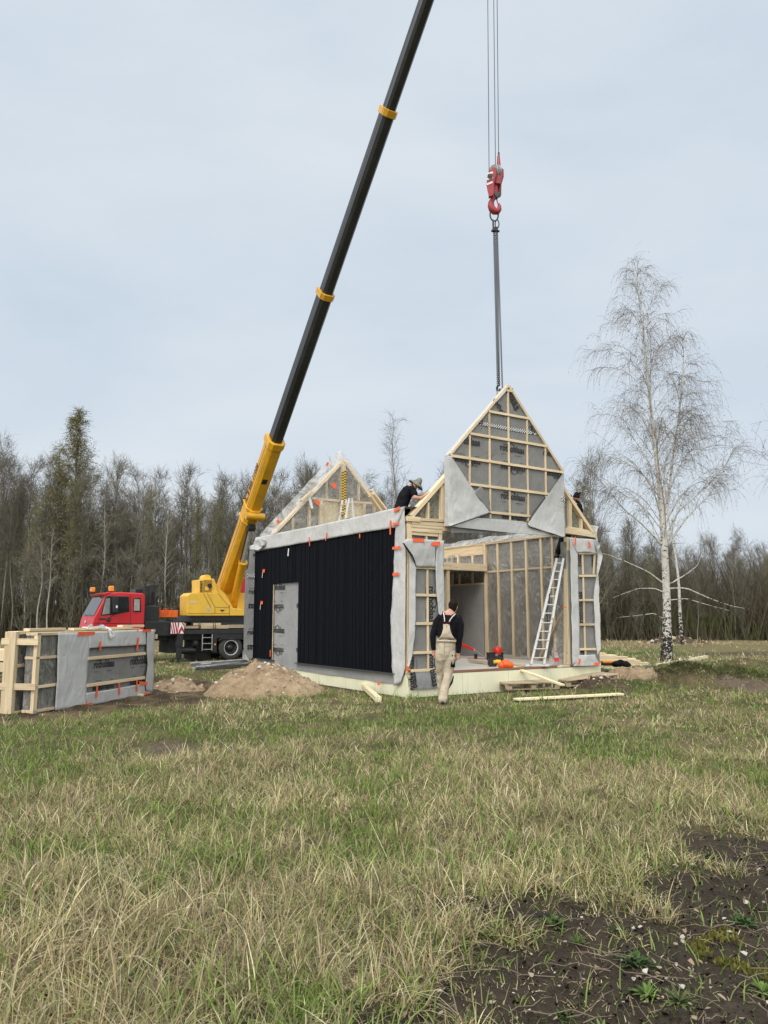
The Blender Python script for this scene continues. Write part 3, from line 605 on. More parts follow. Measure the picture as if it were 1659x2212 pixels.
o = mb.build('dead_stalks', mottled('stalk', (.10, .075, .055), (.22, .17, .12), 9, .9, 0)); tag(o, 'thin brown dead stalks lying on the soil', 'stalks', kind='stuff')
# moss cushion at the frame's edge
mc = G(1665, 2040); V, F_, C_ = [], [], []
for i in range(1300):
    a = random.random() * 6.28; r_ = .36 * math.sqrt(random.random()); x, y = mc.x + r_ * math.cos(a) * 1.0, mc.y + r_ * math.sin(a) * .75
    if fbm(x * 5, y * 5, 90, 2) < .42: continue
    z = float(terrain(x, y)); g = random.uniform(.6, 1.2); q = (.155, .15, .03); b0 = len(V); s = .012; ta = random.random() * 6.28
    V += [(x + s * math.cos(ta), y + s * math.sin(ta), z), (x - s * math.cos(ta), y - s * math.sin(ta), z), (x + random.uniform(-s, s), y + random.uniform(-s, s), z + random.uniform(.012, .035))]; F_ += [(b0, b0 + 1, b0 + 2)]; C_ += [(q[0] * g, q[1] * g, q[2] * g, 1)] * 3
o = mesh_np('moss', np.array(V), np.array(F_), M['leaf'], col=np.array(C_)); tag(o, 'yellow green moss cushion on the bare soil', 'moss', kind='stuff')

# leafy weeds, each a plant of its own
def weed(px, py, label, n, L, w, colr, style):
    L *= .62; w *= .55; colr = tuple(.75 * x + .012 for x in colr); c = G(px, py); z = float(terrain(c.x, c.y)); V, F_, C_ = [], [], []
    for i in range(n):
        a = random.random() * 6.28; el = random.uniform(.15, 1.0); l = L * random.uniform(.55, 1.1); g = random.uniform(.6, 1.25); b0 = len(V); K = 4
        ox, oy = random.uniform(-1, 1) * L * .45 * (style == 'patch'), random.uniform(-1, 1) * L * .35 * (style == 'patch')
        for k in range(K + 1):
            t = k / K; rd = l * t * math.cos(el) ; zz = l * (t * math.sin(el) - .45 * t * t * (1 - el * .5)); ww = w * (math.sin(math.pi * (t * .85 + .08))) * random.uniform(.8, 1.1)
            for s in (-1, 1): V.append((ox + rd * math.cos(a) - s * ww * math.sin(a), oy + rd * math.sin(a) + s * ww * math.cos(a), max(zz, .004) + .006 + abs(s) * 0)); C_.append((colr[0] * g * (.7 + .5 * t), colr[1] * g * (.7 + .5 * t), colr[2] * g * (.7 + .4 * t), 1))
        F_ += [(b0 + 2 * k, b0 + 2 * k + 1, b0 + 2 * k + 3, b0 + 2 * k + 2) for k in range(K)]
    o = mesh_np('weed_plant', np.array(V), np.array(F_), M['leaf'], col=np.array(C_)); o.location = (c.x, c.y, z); tag(o, label, 'weed', 'green weeds on the bare soil')
weed(1193, 1993, 'low leafy weed clump at the edge of straw and dark soil', 60, .13, .017, (.075, .14, .03), 'patch')
weed(1247, 2022, 'small bright green grassy tuft beside the low leafy clump', 40, .10, .004, (.12, .20, .03), 'tuft')
weed(1372, 2065, 'wide dark green weed patch among pale leaves', 55, .13, .013, (.055, .115, .025), 'patch')
weed(1398, 2135, 'bright green rosette weed with long upright leaves', 34, .15, .016, (.11, .20, .03), 'tuft')
weed(1467, 2155, 'flat rosette weed with brown withered lower leaves', 34, .14, .014, (.12, .16, .05), 'tuft')
weed(1602, 1985, 'dense emerald weed tuft next to the yellow moss', 60, .11, .012, (.05, .135, .025), 'patch')
weed(1645, 2120, 'bright lime weed under the yellow moss at the frame edge', 40, .14, .014, (.13, .21, .035), 'tuft')
weed(1215, 2170, 'feathery small weed among dead stalks near the bottom', 40, .09, .006, (.07, .12, .03), 'patch')
weed(1300, 2205, 'pale green fern-like weed at the bottom edge', 30, .11, .012, (.16, .24, .07), 'tuft')
weed(1530, 1845, 'yellowish stalky weed standing in the far soil edge', 26, .10, .010, (.14, .18, .06), 'tuft')
weed(1330, 2000, 'thin grassy weed clump growing up through dead straw', 44, .14, .004, (.10, .15, .04), 'tuft')
weed(1022, 2180, 'tiny sprouting weed on the soil at the bottom', 22, .07, .010, (.12, .18, .05), 'patch')
# ------------------------------------------------------------------ trees
class Tree:
    """grows tubes (wood) and thin ribbons (twigs) into plain arrays"""
    def __init__(s, seed): s.r = random.Random(seed); s.wv, s.wf, s.tv, s.tf, s.lv, s.lf = [], [], [], [], [], []
    def limb(s, pts, r0, r1, n=5):
        N = len(pts); k = len(s.wv); nrm = None
        for i, p in enumerate(pts):
            t = (pts[min(i + 1, N - 1)] - pts[max(i - 1, 0)]).normalized()
            if nrm is None: nrm = t.cross(Vector((.3, 1, .2))).normalized()
            nrm = (nrm - t * nrm.dot(t)).normalized(); b = t.cross(nrm); u = i / (N - 1); rad = r0 + (r1 - r0) * u ** .9
            for j in range(n):
                a = 2 * math.pi * j / n; q = p + (nrm * math.cos(a) + b * math.sin(a)) * rad; s.wv.append((q.x, q.y, q.z))
        for i in range(N - 1):
            for j in range(n): s.wf.append((k + i * n + j, k + i * n + (j + 1) % n, k + (i + 1) * n + (j + 1) % n, k + (i + 1) * n + j))
    def twig(s, pts, w):
        d = (pts[-1] - pts[0]); a = d.cross(Vector((s.r.uniform(-1, 1), s.r.uniform(-1, 1), s.r.uniform(-.4, .4))))
        if a.length < 1e-6: return
        a.normalize(); k = len(s.tv); N = len(pts)
        for i, p in enumerate(pts):
            ww = w * (1 - .6 * i / (N - 1)) * .5
            for g in (-1, 1): q = p + a * ww * g; s.tv.append((q.x, q.y, q.z))
        s.tf += [(k + 2 * i, k + 2 * i + 1, k + 2 * i + 3, k + 2 * i + 2) for i in range(N - 1)]
    def grow(s, p, d, L, r, droop, nseg=4, up=0.0, jit=.18):
        pts = [p.copy()]; d = d.normalized()
        for i in range(nseg):
            d = (d + Vector((s.r.uniform(-1, 1), s.r.uniform(-1, 1), s.r.uniform(-1, 1))) * jit + Vector((0, 0, up - droop * (i + 1) / nseg))).normalized(); p = p + d * (L / nseg); pts.append(p.copy())
        return pts
    def bud(s, p, sz):
        a = Vector((s.r.uniform(-1, 1), s.r.uniform(-1, 1), s.r.uniform(-1, 1))).normalized() * sz; b = a.cross(Vector((s.r.uniform(-1, 1), s.r.uniform(-1, 1), .3))).normalized() * sz * .6
        k = len(s.lv); s.lv += [tuple(p - a - b), tuple(p + a - b), tuple(p + a + b), tuple(p - a + b)]; s.lf.append((k, k + 1, k + 2, k + 3))
    def spray(s, pts, n, L, w, droop, nseg=3, up=0.0, spread=.9, buds=0, bsz=.03, t0=.25):
        N = len(pts) - 1
        for _ in range(n):
            t = t0 + (1 - t0) * s.r.random(); f = t * N; i = min(int(f), N - 1); p = pts[i].lerp(pts[i + 1], f - i); ax = (pts[i + 1] - pts[i]).normalized()
            d = (ax + Vector((s.r.uniform(-1, 1), s.r.uniform(-1, 1), s.r.uniform(-1, 1))) * spread).normalized()
            q = s.grow(p, d, L * s.r.uniform(.5, 1.2), w, droop, nseg, up, .22); s.twig(q, w)
            for _b in range(buds): j = s.r.randrange(len(q) - 1); s.bud(q[j].lerp(q[j + 1], s.r.random()), bsz)
            yield q
def bare_tree(seed, h, r0, b0=.35, bl=2.4, el=.9, nb=34, droop=0.0, up=.12, sub=4, tw=3, tl=.8, wt=.016, buds=0, lean=.03, cone=False, bsz=.03):
    T = Tree(seed); R_ = T.r; n = 12; p = Vector((0, 0, 0)); lx, ly = R_.uniform(-lean, lean), R_.uniform(-lean, lean); ax, ph = R_.uniform(0, .18), R_.random() * 6
    tr = [Vector((lx * h * (i / n) + ax * math.sin(ph + i * .8), ly * h * (i / n) + ax * math.cos(ph + i * .6), h * i / n)) for i in range(n + 1)]
    tr[0].z = -.3; T.limb(tr, r0, .012, 6)
    for b in range(nb):
        t = b0 + (1 - b0) * ((b + R_.random()) / nb) ** .9; f = t * n; i = min(int(f), n - 1); p = tr[i].lerp(tr[i + 1], f - i); a = R_.random() * 6.283
        if cone: L = bl * (1.04 - t) / (1.04 - b0) * R_.uniform(.75, 1.15) + .3
        else: L = bl * (.35 + .65 * math.sin(math.pi * min(1, (1.02 - t) / (1 - b0) * .75 + .08))) * R_.uniform(.6, 1.15)
        e = el + R_.uniform(-.25, .25) + .3 * t; d = Vector((math.cos(a) * math.cos(e), math.sin(a) * math.cos(e), math.sin(e)))
        q = T.grow(p, d, L, 0, droop * .5, 5, up, .16); rb = max(.010, r0 * .30 * (1 - t) + .012); T.limb(q, rb, .006, 3)
        for s_ in T.spray(q, sub, L * .5, wt * 1.3, droop, 3, up, .8):
            for _ in T.spray(s_, tw, tl, wt, droop * 1.6, 2, up * .6, .9, buds, bsz, .1): pass
    return T
def tree_arrays(T):
    wv = np.array(T.wv) if T.wv else np.zeros((0, 3)); tv = np.array(T.tv); wf = np.array(T.wf); tf = np.array(T.tf)
    return wv, wf, tv, tf, (np.array(T.lv), np.array(T.lf)) if T.lf else None
def plant_tree(name, T, bark_, twig_, leaf=None, label=None, group=None, at=(0, 0, 0), rz=0, scale=1, cat='tree'):
    wv, wf, tv, tf, lv = tree_arrays(T); root = thing(name, label, cat, at, rz, group); root.scale = (scale,) * 3
    mesh_np('trunk', wv, wf, bark_, root, smooth=True)
    mats = [twig_] + ([leaf] if leaf else []); V = tv; F = [tf]; mi = np.zeros(len(tf), int)
    if leaf and lv: F.append(lv[1] + len(tv)); V = np.concatenate([tv, lv[0]]); mi = np.concatenate([mi, np.ones(len(lv[1]), int)])
    mesh_np('crown', V, F, mats, root, mi=mi); return root
def copy_thing(o, loc_, rz=0, scale=None, label=None):
    def rec(x, par):
        c = x.copy(); COL.objects.link(c)
        if par: c.parent = par
        for ch in x.children: rec(ch, c)
        return c
    r = rec(o, None); r.location = loc_; r.rotation_euler = (r.rotation_euler[0], r.rotation_euler[1], rz)
    if scale: r.scale = scale if isinstance(scale, tuple) else (scale,) * 3
    if label: r['label'] = label
    return r
M['bud_leaf'] = mottled('bud_leaf', (0.14, 0.145, 0.05), (0.24, 0.24, 0.09), 3, 0.8, 0)
M['bud_brown'] = mottled('bud_brown', (0.15, 0.13, 0.055), (0.25, 0.22, 0.095), 3, 0.8, 0)

P = []   # prototypes: arrays for the far wood, and whole trees for its edge
specs = [('slim', dict(h=14.5, r0=.13, b0=.38, bl=2.8, el=.85, nb=38, sub=6, tw=5, tl=.75, wt=.019)), ('slim', dict(h=13.2, r0=.11, b0=.45, bl=2.5, el=1.0, nb=36, sub=6, tw=5, tl=.7, wt=.019)),
         ('slim', dict(h=15.6, r0=.15, b0=.34, bl=3.2, el=.8, nb=44, sub=6, tw=5, tl=.8, wt=.019)), ('slim', dict(h=12.2, r0=.09, b0=.30, bl=2.2, el=.95, nb=38, sub=6, tw=5, tl=.7, wt=.019)),
         ('fork', dict(h=13.8, r0=.17, b0=.20, bl=3.6, el=.75, nb=34, sub=6, tw=4, tl=.9)), ('birch', dict(h=14.5, r0=.11, b0=.35, bl=2.2, el=.9, nb=40, droop=.35, up=.05, sub=5, tw=5, tl=.8)),
         ('green', dict(h=13.0, r0=.10, b0=.16, bl=2.0, el=1.0, nb=50, sub=5, tw=4, tl=.7, buds=1, bsz=.035)), ('bush', dict(h=6.5, r0=.05, b0=.05, bl=2.0, el=.85, nb=44, sub=5, tw=4, tl=.7, wt=.02))]
TREES = [(k, bare_tree(100 + i, **s)) for i, (k, s) in enumerate(specs)]
GRND = -0.36
edge_label = {'slim': 'slim bare grey tree standing in the edge of the wood', 'fork': 'wide branching bare tree in the edge of the wood', 'birch': 'pale stemmed bare birch standing in the edge of the wood',
              'green': 'olive tinged budding tree in the edge of the wood', 'bush': 'low bare brushy bush at the foot of the wood'}
edge_name = {'slim': 'bare_tree', 'fork': 'branching_tree', 'birch': 'birch_tree', 'green': 'budding_tree', 'bush': 'bare_bush'}
BK = {'slim': M['bark'], 'fork': M['bark'], 'birch': M['pale_bark'], 'green': M['bark'], 'bush': M['twig']}
protos = []
for i, (k, T) in enumerate(TREES):
    protos.append(plant_tree(edge_name[k], T, BK[k], M['twig_green'] if k == 'green' else M['twig'], M['bud_leaf'] if k == 'green' else None, edge_label[k], {'bush': 'bare bushes along the wood'}.get(k, 'trees along the edge of the wood: ' + edge_name[k].replace('_', ' ')), cat='bush' if k == 'bush' else 'tree'))
def tree_line(px):                           # how tall the wood stands in the photograph, as a height factor
    return np.interp(px, [-300, 0, 60, 200, 330, 520, 640, 800, 950, 1240, 1300, 1420, 1560, 1660, 2000], [.96, .97, .96, .93, .89, .90, .91, .87, .82, .74, .62, .53, .52, .55, .6])
rt = random.Random(5); used = [False] * 8; k = 0
for row, (y0, n) in enumerate(((65.5, 64), (68.5, 64), (71, 50))):
    for i in range(n):
        px = -70 + (1659 + 140) * (i + rt.random()) / n; y = y0 + rt.uniform(-1.6, 1.8); x = (px - 829.5) / FOC * y
        kind = rt.choices(range(8), [3, 3, 2.4, 3, 1.5, 1.4, 2.6, 0])[0]; s = float(tree_line(px)) * rt.uniform(.88, 1.08) * (y / 66)
        if not used[kind]: o = protos[kind]; used[kind] = True; o.location = (x, y, GRND); o.rotation_euler = (0, 0, rt.random() * 6.28); o.scale = (s,) * 3
        else: copy_thing(protos[kind], (x, y, GRND), rt.random() * 6.28, s)
for i in range(46):
    px = -60 + 1780 * (i + rt.random()) / 46; y = 63.5 + rt.uniform(-.8, 2.5); x = (px - 829.5) / FOC * y; s = rt.uniform(.55, 1.05) * (.8 if px > 1250 else 1)
    if i == 0: protos[7].location = (x, y, GRND); protos[7].scale = (s,) * 3
    else: copy_thing(protos[7], (x, y, GRND), rt.random() * 6.28, s)
for i, u in enumerate(used):
    if not u and i != 7: protos[i].location = ((-40 + i * 9), 69, GRND)
# the wood behind its edge reads as one mass
WV, WF, TV, TF, wk, tk = [], [], [], [], 0, 0
arr = [tree_arrays(T) for _, T in TREES]
for i in range(800):
    y = 71 + 40 * rt.random() ** 1.15; px = -140 + 1940 * rt.random() if i % 4 else 1220 + 620 * rt.random(); x = (px - 829.5) / FOC * y; kind = rt.choices(range(8), [3, 3, 2, 3, 1, .6, 2.2, 2.8])[0]
    s = float(tree_line(px)) * rt.uniform(.8, 1.0) * (1 if y < 85 else 1.06); a = rt.random() * 6.28; ca, sa = math.cos(a) * s, math.sin(a) * s
    wv, wf, tv, tf, _ = arr[kind]
    f = lambda v: np.stack([v[:, 0] * ca - v[:, 1] * sa + x, v[:, 0] * sa + v[:, 1] * ca + y, v[:, 2] * s + GRND], -1)
    WV.append(f(wv)); WF.append(wf + wk); wk += len(wv)
    sel = rt.randrange(3); tf_ = np.concatenate([tf[sel::3], tf[(sel + 1) % 3::3]]) if y > 84 else tf
    TV.append(f(tv)); TF.append(tf_ + tk); tk += len(tv)
WF = np.concatenate(WF); TF = np.concatenate(TF) + wk
o = mesh_np('forest', np.concatenate(WV + TV), [WF, TF], [M['bark'], M['twig']], mi=np.concatenate([np.zeros(len(WF), int), np.ones(len(TF), int)])); tag(o, 'dense bare brown spring wood behind the building site', 'forest', kind='stuff')
# undergrowth: tangled stems and brush between the trunks
V, F_, k = [], [], 0
for i in range(52000):
    y = 64 + 30 * rt.random() ** 1.4; px = -140 + 1940 * rt.random(); x = (px - 829.5) / FOC * y; h = rt.uniform(.5, 3.8) * (rt.random() < .3 and 1.7 or 1) * (1.35 if px > 1230 else 1); lx, ly = rt.uniform(-.5, .5) * h, rt.uniform(-.4, .4) * h; w = rt.uniform(.018, .05)
    a = rt.random() * 3.14; wx, wy = math.cos(a) * w, math.sin(a) * w
    V += [(x - wx, y - wy, GRND), (x + wx, y + wy, GRND), (x + lx * .4 + wx * .6, y + ly * .4 + wy * .6, GRND + h * .6), (x + lx * .4 - wx * .6, y + ly * .4 - wy * .6, GRND + h * .6), (x + lx, y + ly, GRND + h)]
    F_ += [(k, k + 1, k + 2), (k, k + 2, k + 3), (k + 3, k + 2, k + 4)]; k += 5
m, nt, p, out = mat_new('brush'); a = noise(nt, coords(nt, (.12, .12, .3)), 1.0, 5); nt.links.new(ramp(nt, a, [(.3, (.055, .047, .031)), (.5, (.09, .078, .051)), (.7, (.088, .098, .04))]), p.inputs['Base Color']); p.inputs['Roughness'].default_value = .95; p.inputs['Specular IOR Level'].default_value = .1
o = mesh_np('undergrowth', np.array(V), np.array(F_), m); tag(o, 'tangled dark brush between the trunks of the wood', 'undergrowth', kind='stuff')

# tall cone shaped budding birch above the wood
T = bare_tree(301, h=19.6, r0=.2, b0=.10, bl=4.6, el=.75, nb=150, droop=.22, up=.05, sub=7, tw=5, tl=.8, wt=.018, buds=2, bsz=.042, cone=True)
c = D(150, 1380, 66); plant_tree('budding_birch', T, M['bark'], M['twig_green'], M['bud_brown'], 'tallest brownish green budding birch rising above the wood', None, (c.x, c.y, GRND), 1.0)
c = D(104, 1380, 67); T = bare_tree(302, h=17.0, r0=.16, b0=.2, bl=3.2, el=.85, nb=80, droop=.25, up=0, sub=6, tw=4, tl=.8, wt=.018, buds=1, bsz=.04, cone=True)
plant_tree('budding_birch', T, M['bark'], M['twig_green'], M['bud_brown'], 'shorter budding birch leaning against the tallest birch', None, (c.x, c.y, GRND), 2.0)
T = bare_tree(303, h=13.0, r0=.15, b0=.1, bl=1.35, el=.7, nb=80, droop=.6, up=0, sub=6, tw=5, tl=.7, wt=.018, buds=1, bsz=.04, cone=True)
c = D(1282, 1380, 62); plant_tree('cone_tree', T, M['bark'], M['twig'], M['bud_brown'], 'narrow dark drooping tree between the gable and the big birch', None, (c.x, c.y, GRND), 0)
T = bare_tree(304, h=17.0, r0=.12, b0=.3, bl=2.0, el=.95, nb=34, droop=.1, up=.08, sub=5, tw=4, tl=.9, wt=.014)
c = D(862, 1380, 60); plant_tree('slender_birch', T, M['bark'], M['twig'], None, 'slender open birch standing above the worker in the hat', None, (c.x, c.y, GRND), 0)
T = bare_tree(305, h=11.0, r0=.16, b0=.22, bl=3.2, el=.8, nb=34, sub=6, tw=4, tl=.9, wt=.016)
c = D(1290, 1380, 48); plant_tree('bare_tree', T, M['bark'], M['twig'], None, 'bare branching tree between the right pier and the big birch', None, (c.x, c.y, GRND), 1)
# young white stems in front of the wood
for i, (px, y, h, lab) in enumerate(((80, 58, 7.5, 'thin white birch stem at the forest edge, left of the red cab'), (100, 60, 8.5, 'tall thin white birch stem just before the forest, left of the red cab'), (1478, 46, 11.0, 'young white birch standing behind the big birch'))):
    T = bare_tree(320 + i, h=h, r0=.075 if i < 2 else .12, b0=.45, bl=1.4, el=.9, nb=22, droop=.25, up=0, sub=4, tw=3, tl=.6, wt=.012, lean=.06)
    c = D(px, 1380, y); plant_tree('young_birch', T, M['birch'] if i == 2 else M['pale_bark'], M['twig'], None, lab, None, (c.x, c.y, GRND), i)

# ------------------------------------------------------------------ the big birch
def big_birch():
    T = Tree(77); R_ = T.r; Y0 = 33.0; base = D(1440, 1414, Y0); base.z = GRND
    W = lambda px, py, dy=0.0: D(px, py, Y0 + dy) - base
    tr = [Vector((0, 0, -.3))] + [W(a, b) for a, b in ((1440, 1405), (1442, 1320), (1439, 1230), (1434, 1150), (1424, 1040), (1413, 950), (1401, 850), (1391, 750), (1379, 655), (1369, 575))]
    n = len(tr) - 1; rad = [.24, .205, .18, .155, .125, .096, .072, .050, .033, .020, .008]
    k = len(T.wv)
    fine = resample(tr, 34); fr = np.interp(np.linspace(0, n, 34), range(n + 1), rad)
    for i in range(33): pass
    nn = 12; nrm = Vector((1, 0, 0))
    for i, p in enumerate(fine):
        for j in range(nn):
            a = 2 * math.pi * j / nn; rr_ = fr[i] * (1 + .04 * R_.uniform(-1, 1)) * (1 + .35 * max(0, .12 - i / 33) / .12); T.wv.append((p.x + math.cos(a) * rr_, p.y + math.sin(a) * rr_, p.z))
    for i in range(len(fine) - 1):
        for j in range(nn): T.wf.append((k + i * nn + j, k + i * nn + (j + 1) % nn, k + (i + 1) * nn + (j + 1) % nn, k + (i + 1) * nn + j))
    def dress(q, L, dens=1.0, dr=.55, tl=1.15):
        ns = int(max(3, L * 3.0 * dens))
        for s_ in T.spray(q, ns, min(1.7, L * .42), .016, .25, 4, .10, .75, 0, .03, .15):
            for _ in T.spray(s_, 6, tl, .0095, dr * 1.9, 4, 0, .8, 1, .022, .1): pass
        for _ in T.spray(q, int(ns * 2.2), tl, .0095, dr * 1.9, 4, 0, .8, 1, .022, .3): pass
    stem2 = [W(1440, 1110), W(1446, 1080, .1), W(1459, 978, .3), W(1474, 892, .4), W(1482, 835, .5), W(1486, 778, .5), W(1482, 712, .5)]
    q2 = resample(stem2, 16); T.limb(q2, .07, .010, 7)
    drawn = [([(1436, 1262), (1396, 1235), (1350, 1216), (1302, 1198), (1262, 1192)], .07, -1.0), ([(1450, 1261), (1488, 1241), (1516, 1222), (1523, 1206), (1530, 1186)], .065, .5), ([(1450, 1271), (1488, 1270), (1549, 1294), (1595, 1308), (1640, 1316)], .06, -.8),
             ([(1451, 1296), (1488, 1293), (1534, 1305), (1592, 1319)], .045, .8), ([(1433, 1279), (1412, 1271), (1372, 1271), (1311, 1291)], .045, .6), ([(1433, 1336), (1409, 1325), (1366, 1330), (1318, 1334)], .04, -.4)]
    for pts, r_, dy in drawn:
        q = resample([W(a, b, dy * i / (len(pts) - 1)) for i, (a, b) in enumerate(pts)], 14); T.limb(q, r_ * .55, .006, 6)
        for s_ in T.spray(q, 9, .8, .014, .3, 4, .05, .9, 0, .03, .35):
            for _ in T.spray(s_, 3, .6, .008, .9, 3, 0, .9): pass
    big = [([(1433, 1180), (1381, 1131), (1335, 1097), (1305, 1061), (1262, 1020)], .085, -1.5), ([(1445, 1177), (1482, 1128), (1510, 1100), (1549, 1067), (1585, 1010)], .085, 1.0), ([(1437, 1160), (1470, 1105), (1540, 1050), (1590, 1000), (1605, 968)], .07, -1.2)]
    for pts, r_, dy in big:
        q = resample([W(a, b, dy * i / (len(pts) - 1)) for i, (a, b) in enumerate(pts)], 14); T.limb(q, r_ * .62, .008, 6); dress(q[4:], 5.5, 1.0)
    # further limbs fill the crown all round the stem
    env = lambda t: np.interp(t, [.28, .36, .48, .6, .72, .84, .93, 1.0], [3.7, 4.1, 3.2, 2.9, 2.5, 1.8, 1.05, .45])
    for b in range(76):
        t = .27 + .72 * ((b + R_.random()) / 76) ** .95; f = t * 33; i = min(int(f), 32); p = fine[i].lerp(fine[i + 1], f - i); a = b * 2.4 + R_.uniform(-.5, .5); L = float(env(t)) * R_.uniform(.72, 1.08)
        e = R_.uniform(.9, 1.22); d = Vector((math.cos(a) * math.cos(e), math.sin(a) * math.cos(e), math.sin(e)))
        q = T.grow(p, d, L * 1.3, 0, .42, 7, .02, .10); T.limb(q, max(.011, .042 * (1 - t) + .004), .005, 5); dress(q, L, 1.0)
    for b in range(26):
        t = .25 + .75 * R_.random(); f = t * 15; i = min(int(f), 14); p = q2[i].lerp(q2[i + 1], f - i); a = R_.random() * 6.28; L = (2.3 - 1.5 * t) * R_.uniform(.7, 1.15); e = R_.uniform(.6, 1.1)
        d = Vector((math.cos(a) * math.cos(e), math.sin(a) * math.cos(e), math.sin(e))); q = T.grow(p, d, L, 0, .4, 6, .02, .1); T.limb(q, .022, .005, 4); dress(q, L, 1.0)
    return plant_tree('birch_tree', T, M['birch'], M['birch_twig'], M['bud_brown'], 'large leafless birch with white peeling trunk and hanging twigs beside the house', None, tuple(base), 0, 1)
birch = big_birch(); birch.scale = (.89, .89, 1.0)
c = D(1935, 1400, 31); b2 = copy_thing(birch, (c.x, c.y, GRND), 2.2, (1.0, 1.0, 1.0), 'birch mostly outside the frame, only hanging twig tips showing at the edge')
# ------------------------------------------------------------------ printed lettering
M['film_light'] = membrane('film_light', (0.225, 0.225, 0.23), (0.275, 0.275, 0.28), (0.33, 0.33, 0.335), 6)
def text_mesh(body, bold=0.024):
    cu = bpy.data.curves.new('t', 'FONT'); cu.body = body; cu.size = 1.0; cu.offset = bold; cu.align_x = 'CENTER'; cu.align_y = 'BOTTOM_BASELINE'; cu.resolution_u = 3
    o = bpy.data.objects.new('t', cu); COL.objects.link(o); dg = bpy.context.evaluated_depsgraph_get(); me = bpy.data.meshes.new_from_object(o.evaluated_get(dg))
    v = [tuple(p.co) for p in me.vertices]; f = [tuple(p.vertices) for p in me.polygons]; bpy.data.objects.remove(o); bpy.data.curves.remove(cu); bpy.data.meshes.remove(me)
    xs = [p[0] for p in v]; w = max(xs) - min(xs); cx = (max(xs) + min(xs)) / 2
    return [((p[0] - cx) / w, p[1] / w) for p in v], f
_T = {}
def text(body):
    if body not in _T: _T[body] = text_mesh(body)
    return _T[body]
class Lett:
    def __init__(s): s.items = []
    def add(s, v, f, mi=0): s.items[-1].add(v, f, mi)
    def build(s, name, mat, parent):
        for m_ in s.items: m_.build(name, mat, parent)
def print_brand(mb, c, xa, ya, w, body='rothoblaas', roof=True, mi=0):
    mb.items.append(MB())
    """one printed mark: word, roof line over it, small print under it; c = middle of the word"""
    v, f = text(body); c, xa, ya = Vector(c), Vector(xa), Vector(ya); k = len(body) / 10.0
    mb.add([c + xa * (x * w) + ya * ((y * 1.22 - .055 / k) * w) for x, y in v], f, mi)
    if roof and len(body) > 6:
        for p, q in (((-.40, .135), (-.17, .15)), ((-.17, .15), (-.05, .215)), ((-.05, .215), (.11, .14))):
            a, b = c + xa * p[0] * w + ya * p[1] * w, c + xa * q[0] * w + ya * q[1] * w; d = (b - a).normalized(); nrm = xa.cross(ya); s = nrm.cross(d) * .010 * w; mb.add([a - s, b - s, b + s, a + s], [(0, 1, 2, 3)], mi)
        for x0, x1 in ((-.46, -.28), (.10, .40)):
            a, b = c + xa * x0 * w - ya * .165 * w, c + xa * x1 * w - ya * .165 * w; s = ya * .006 * w; mb.add([a - s, b - s, b + s, a + s], [(0, 1, 2, 3)], mi)
    return mb
def rot2(xa, ya, deg): c, s = math.cos(R(deg)), math.sin(R(deg)); return xa * c + ya * s, ya * c - xa * s
FX, FY = Vector((1, 0, 0)), Vector((0, 0, 1)); SX = Vector((0, -1, 0))
def checker_strip(p0, p1, w, nrm, n, rows=3, mats=None, name='checker_tape', parent=None):
    p0, p1, nrm = Vector(p0), Vector(p1), Vector(nrm); t = (p1 - p0); s = nrm.cross(t).normalized() * w; mb = MB()
    for i in range(n):
        for j in range(rows):
            a = p0 + t * (i / n) + s * (j / rows - .5); b = p0 + t * ((i + 1) / n) + s * (j / rows - .5); mb.add([a, b, b + s / rows, a + s / rows], [(0, 1, 2, 3)], (i + j) % 2)
    return mb.build(name, mats or [M['white'], M['ink']], parent, solid=0.003)

# ------------------------------------------------------------------ the timber house
house = thing('timber_house', 'half built timber frame house with black boarded side wall and open front', 'house', HO, HTH)
FZ = ZS + 0.045; W_, L_ = HW, HL
zA = lambda x, y, b: Fp(855.8 + .1811 * x, 1124.6 + .1811 * y, b)      # left pier
zB = lambda x, y, b: Fp(1207 + .1563 * x, 1124.6 + .1563 * y, b)       # right pier
zI = lambda x, y, a: Sp(949 + .172 * x, 1141 + .172 * y, a)            # inner face of the right wall
zG = lambda x, y, b: Fp(630.9 + .18188 * x, 960 + .18188 * y, b)       # rear gable
zS = lambda x, y, a: Sp(521.2 + .2727 * x, 932.6 + .2727 * y, a)       # side wall
zL = lambda x, y, b: Fp(844.8 + .0794 * x, 1020.4 + .0794 * y, b)      # front gable, left corner
zR = lambda x, y, b: Fp(1168.5 + .0868 * x, 1042.3 + .0868 * y, b)     # front gable, right corner
zF = lambda x, y, a: Sp(521.2 + .1612 * x, 1124.6 + .1612 * y, a)      # rear flap and door

MB().box(0, W_, 0, L_, -0.45, ZS).build('foundation', M['foam'], house, bevel=.006)
mb = MB()
for a in (1.35, 2.6, 3.85): mb.box(a, a + .004, -.003, .0, -.4, ZS - .004)
for b in (1.2, 2.45, 3.7, 4.95): mb.box(-.003, 0, b, b + .004, -.4, ZS - .004)
mb.build('foam_joint', mottled('joint', (.38, .38, .28), (.45, .45, .34), 9, .9, 0), house)
MB().box(.03, W_ - .03, .03, L_ - .03, ZS, FZ).build('floor_slab', M['concrete'], house)
stick('floor_edge_board', (1.0, .02, ZS + .028), (W_ - .95, .02, ZS + .028), .05, .055, M['brown_ply'], house)
stick('sill_board', (W_ - 1.0, .03, ZS + .02), (W_ - .02, .03, ZS + .02), .06, .04, M['dark_trim'], house)

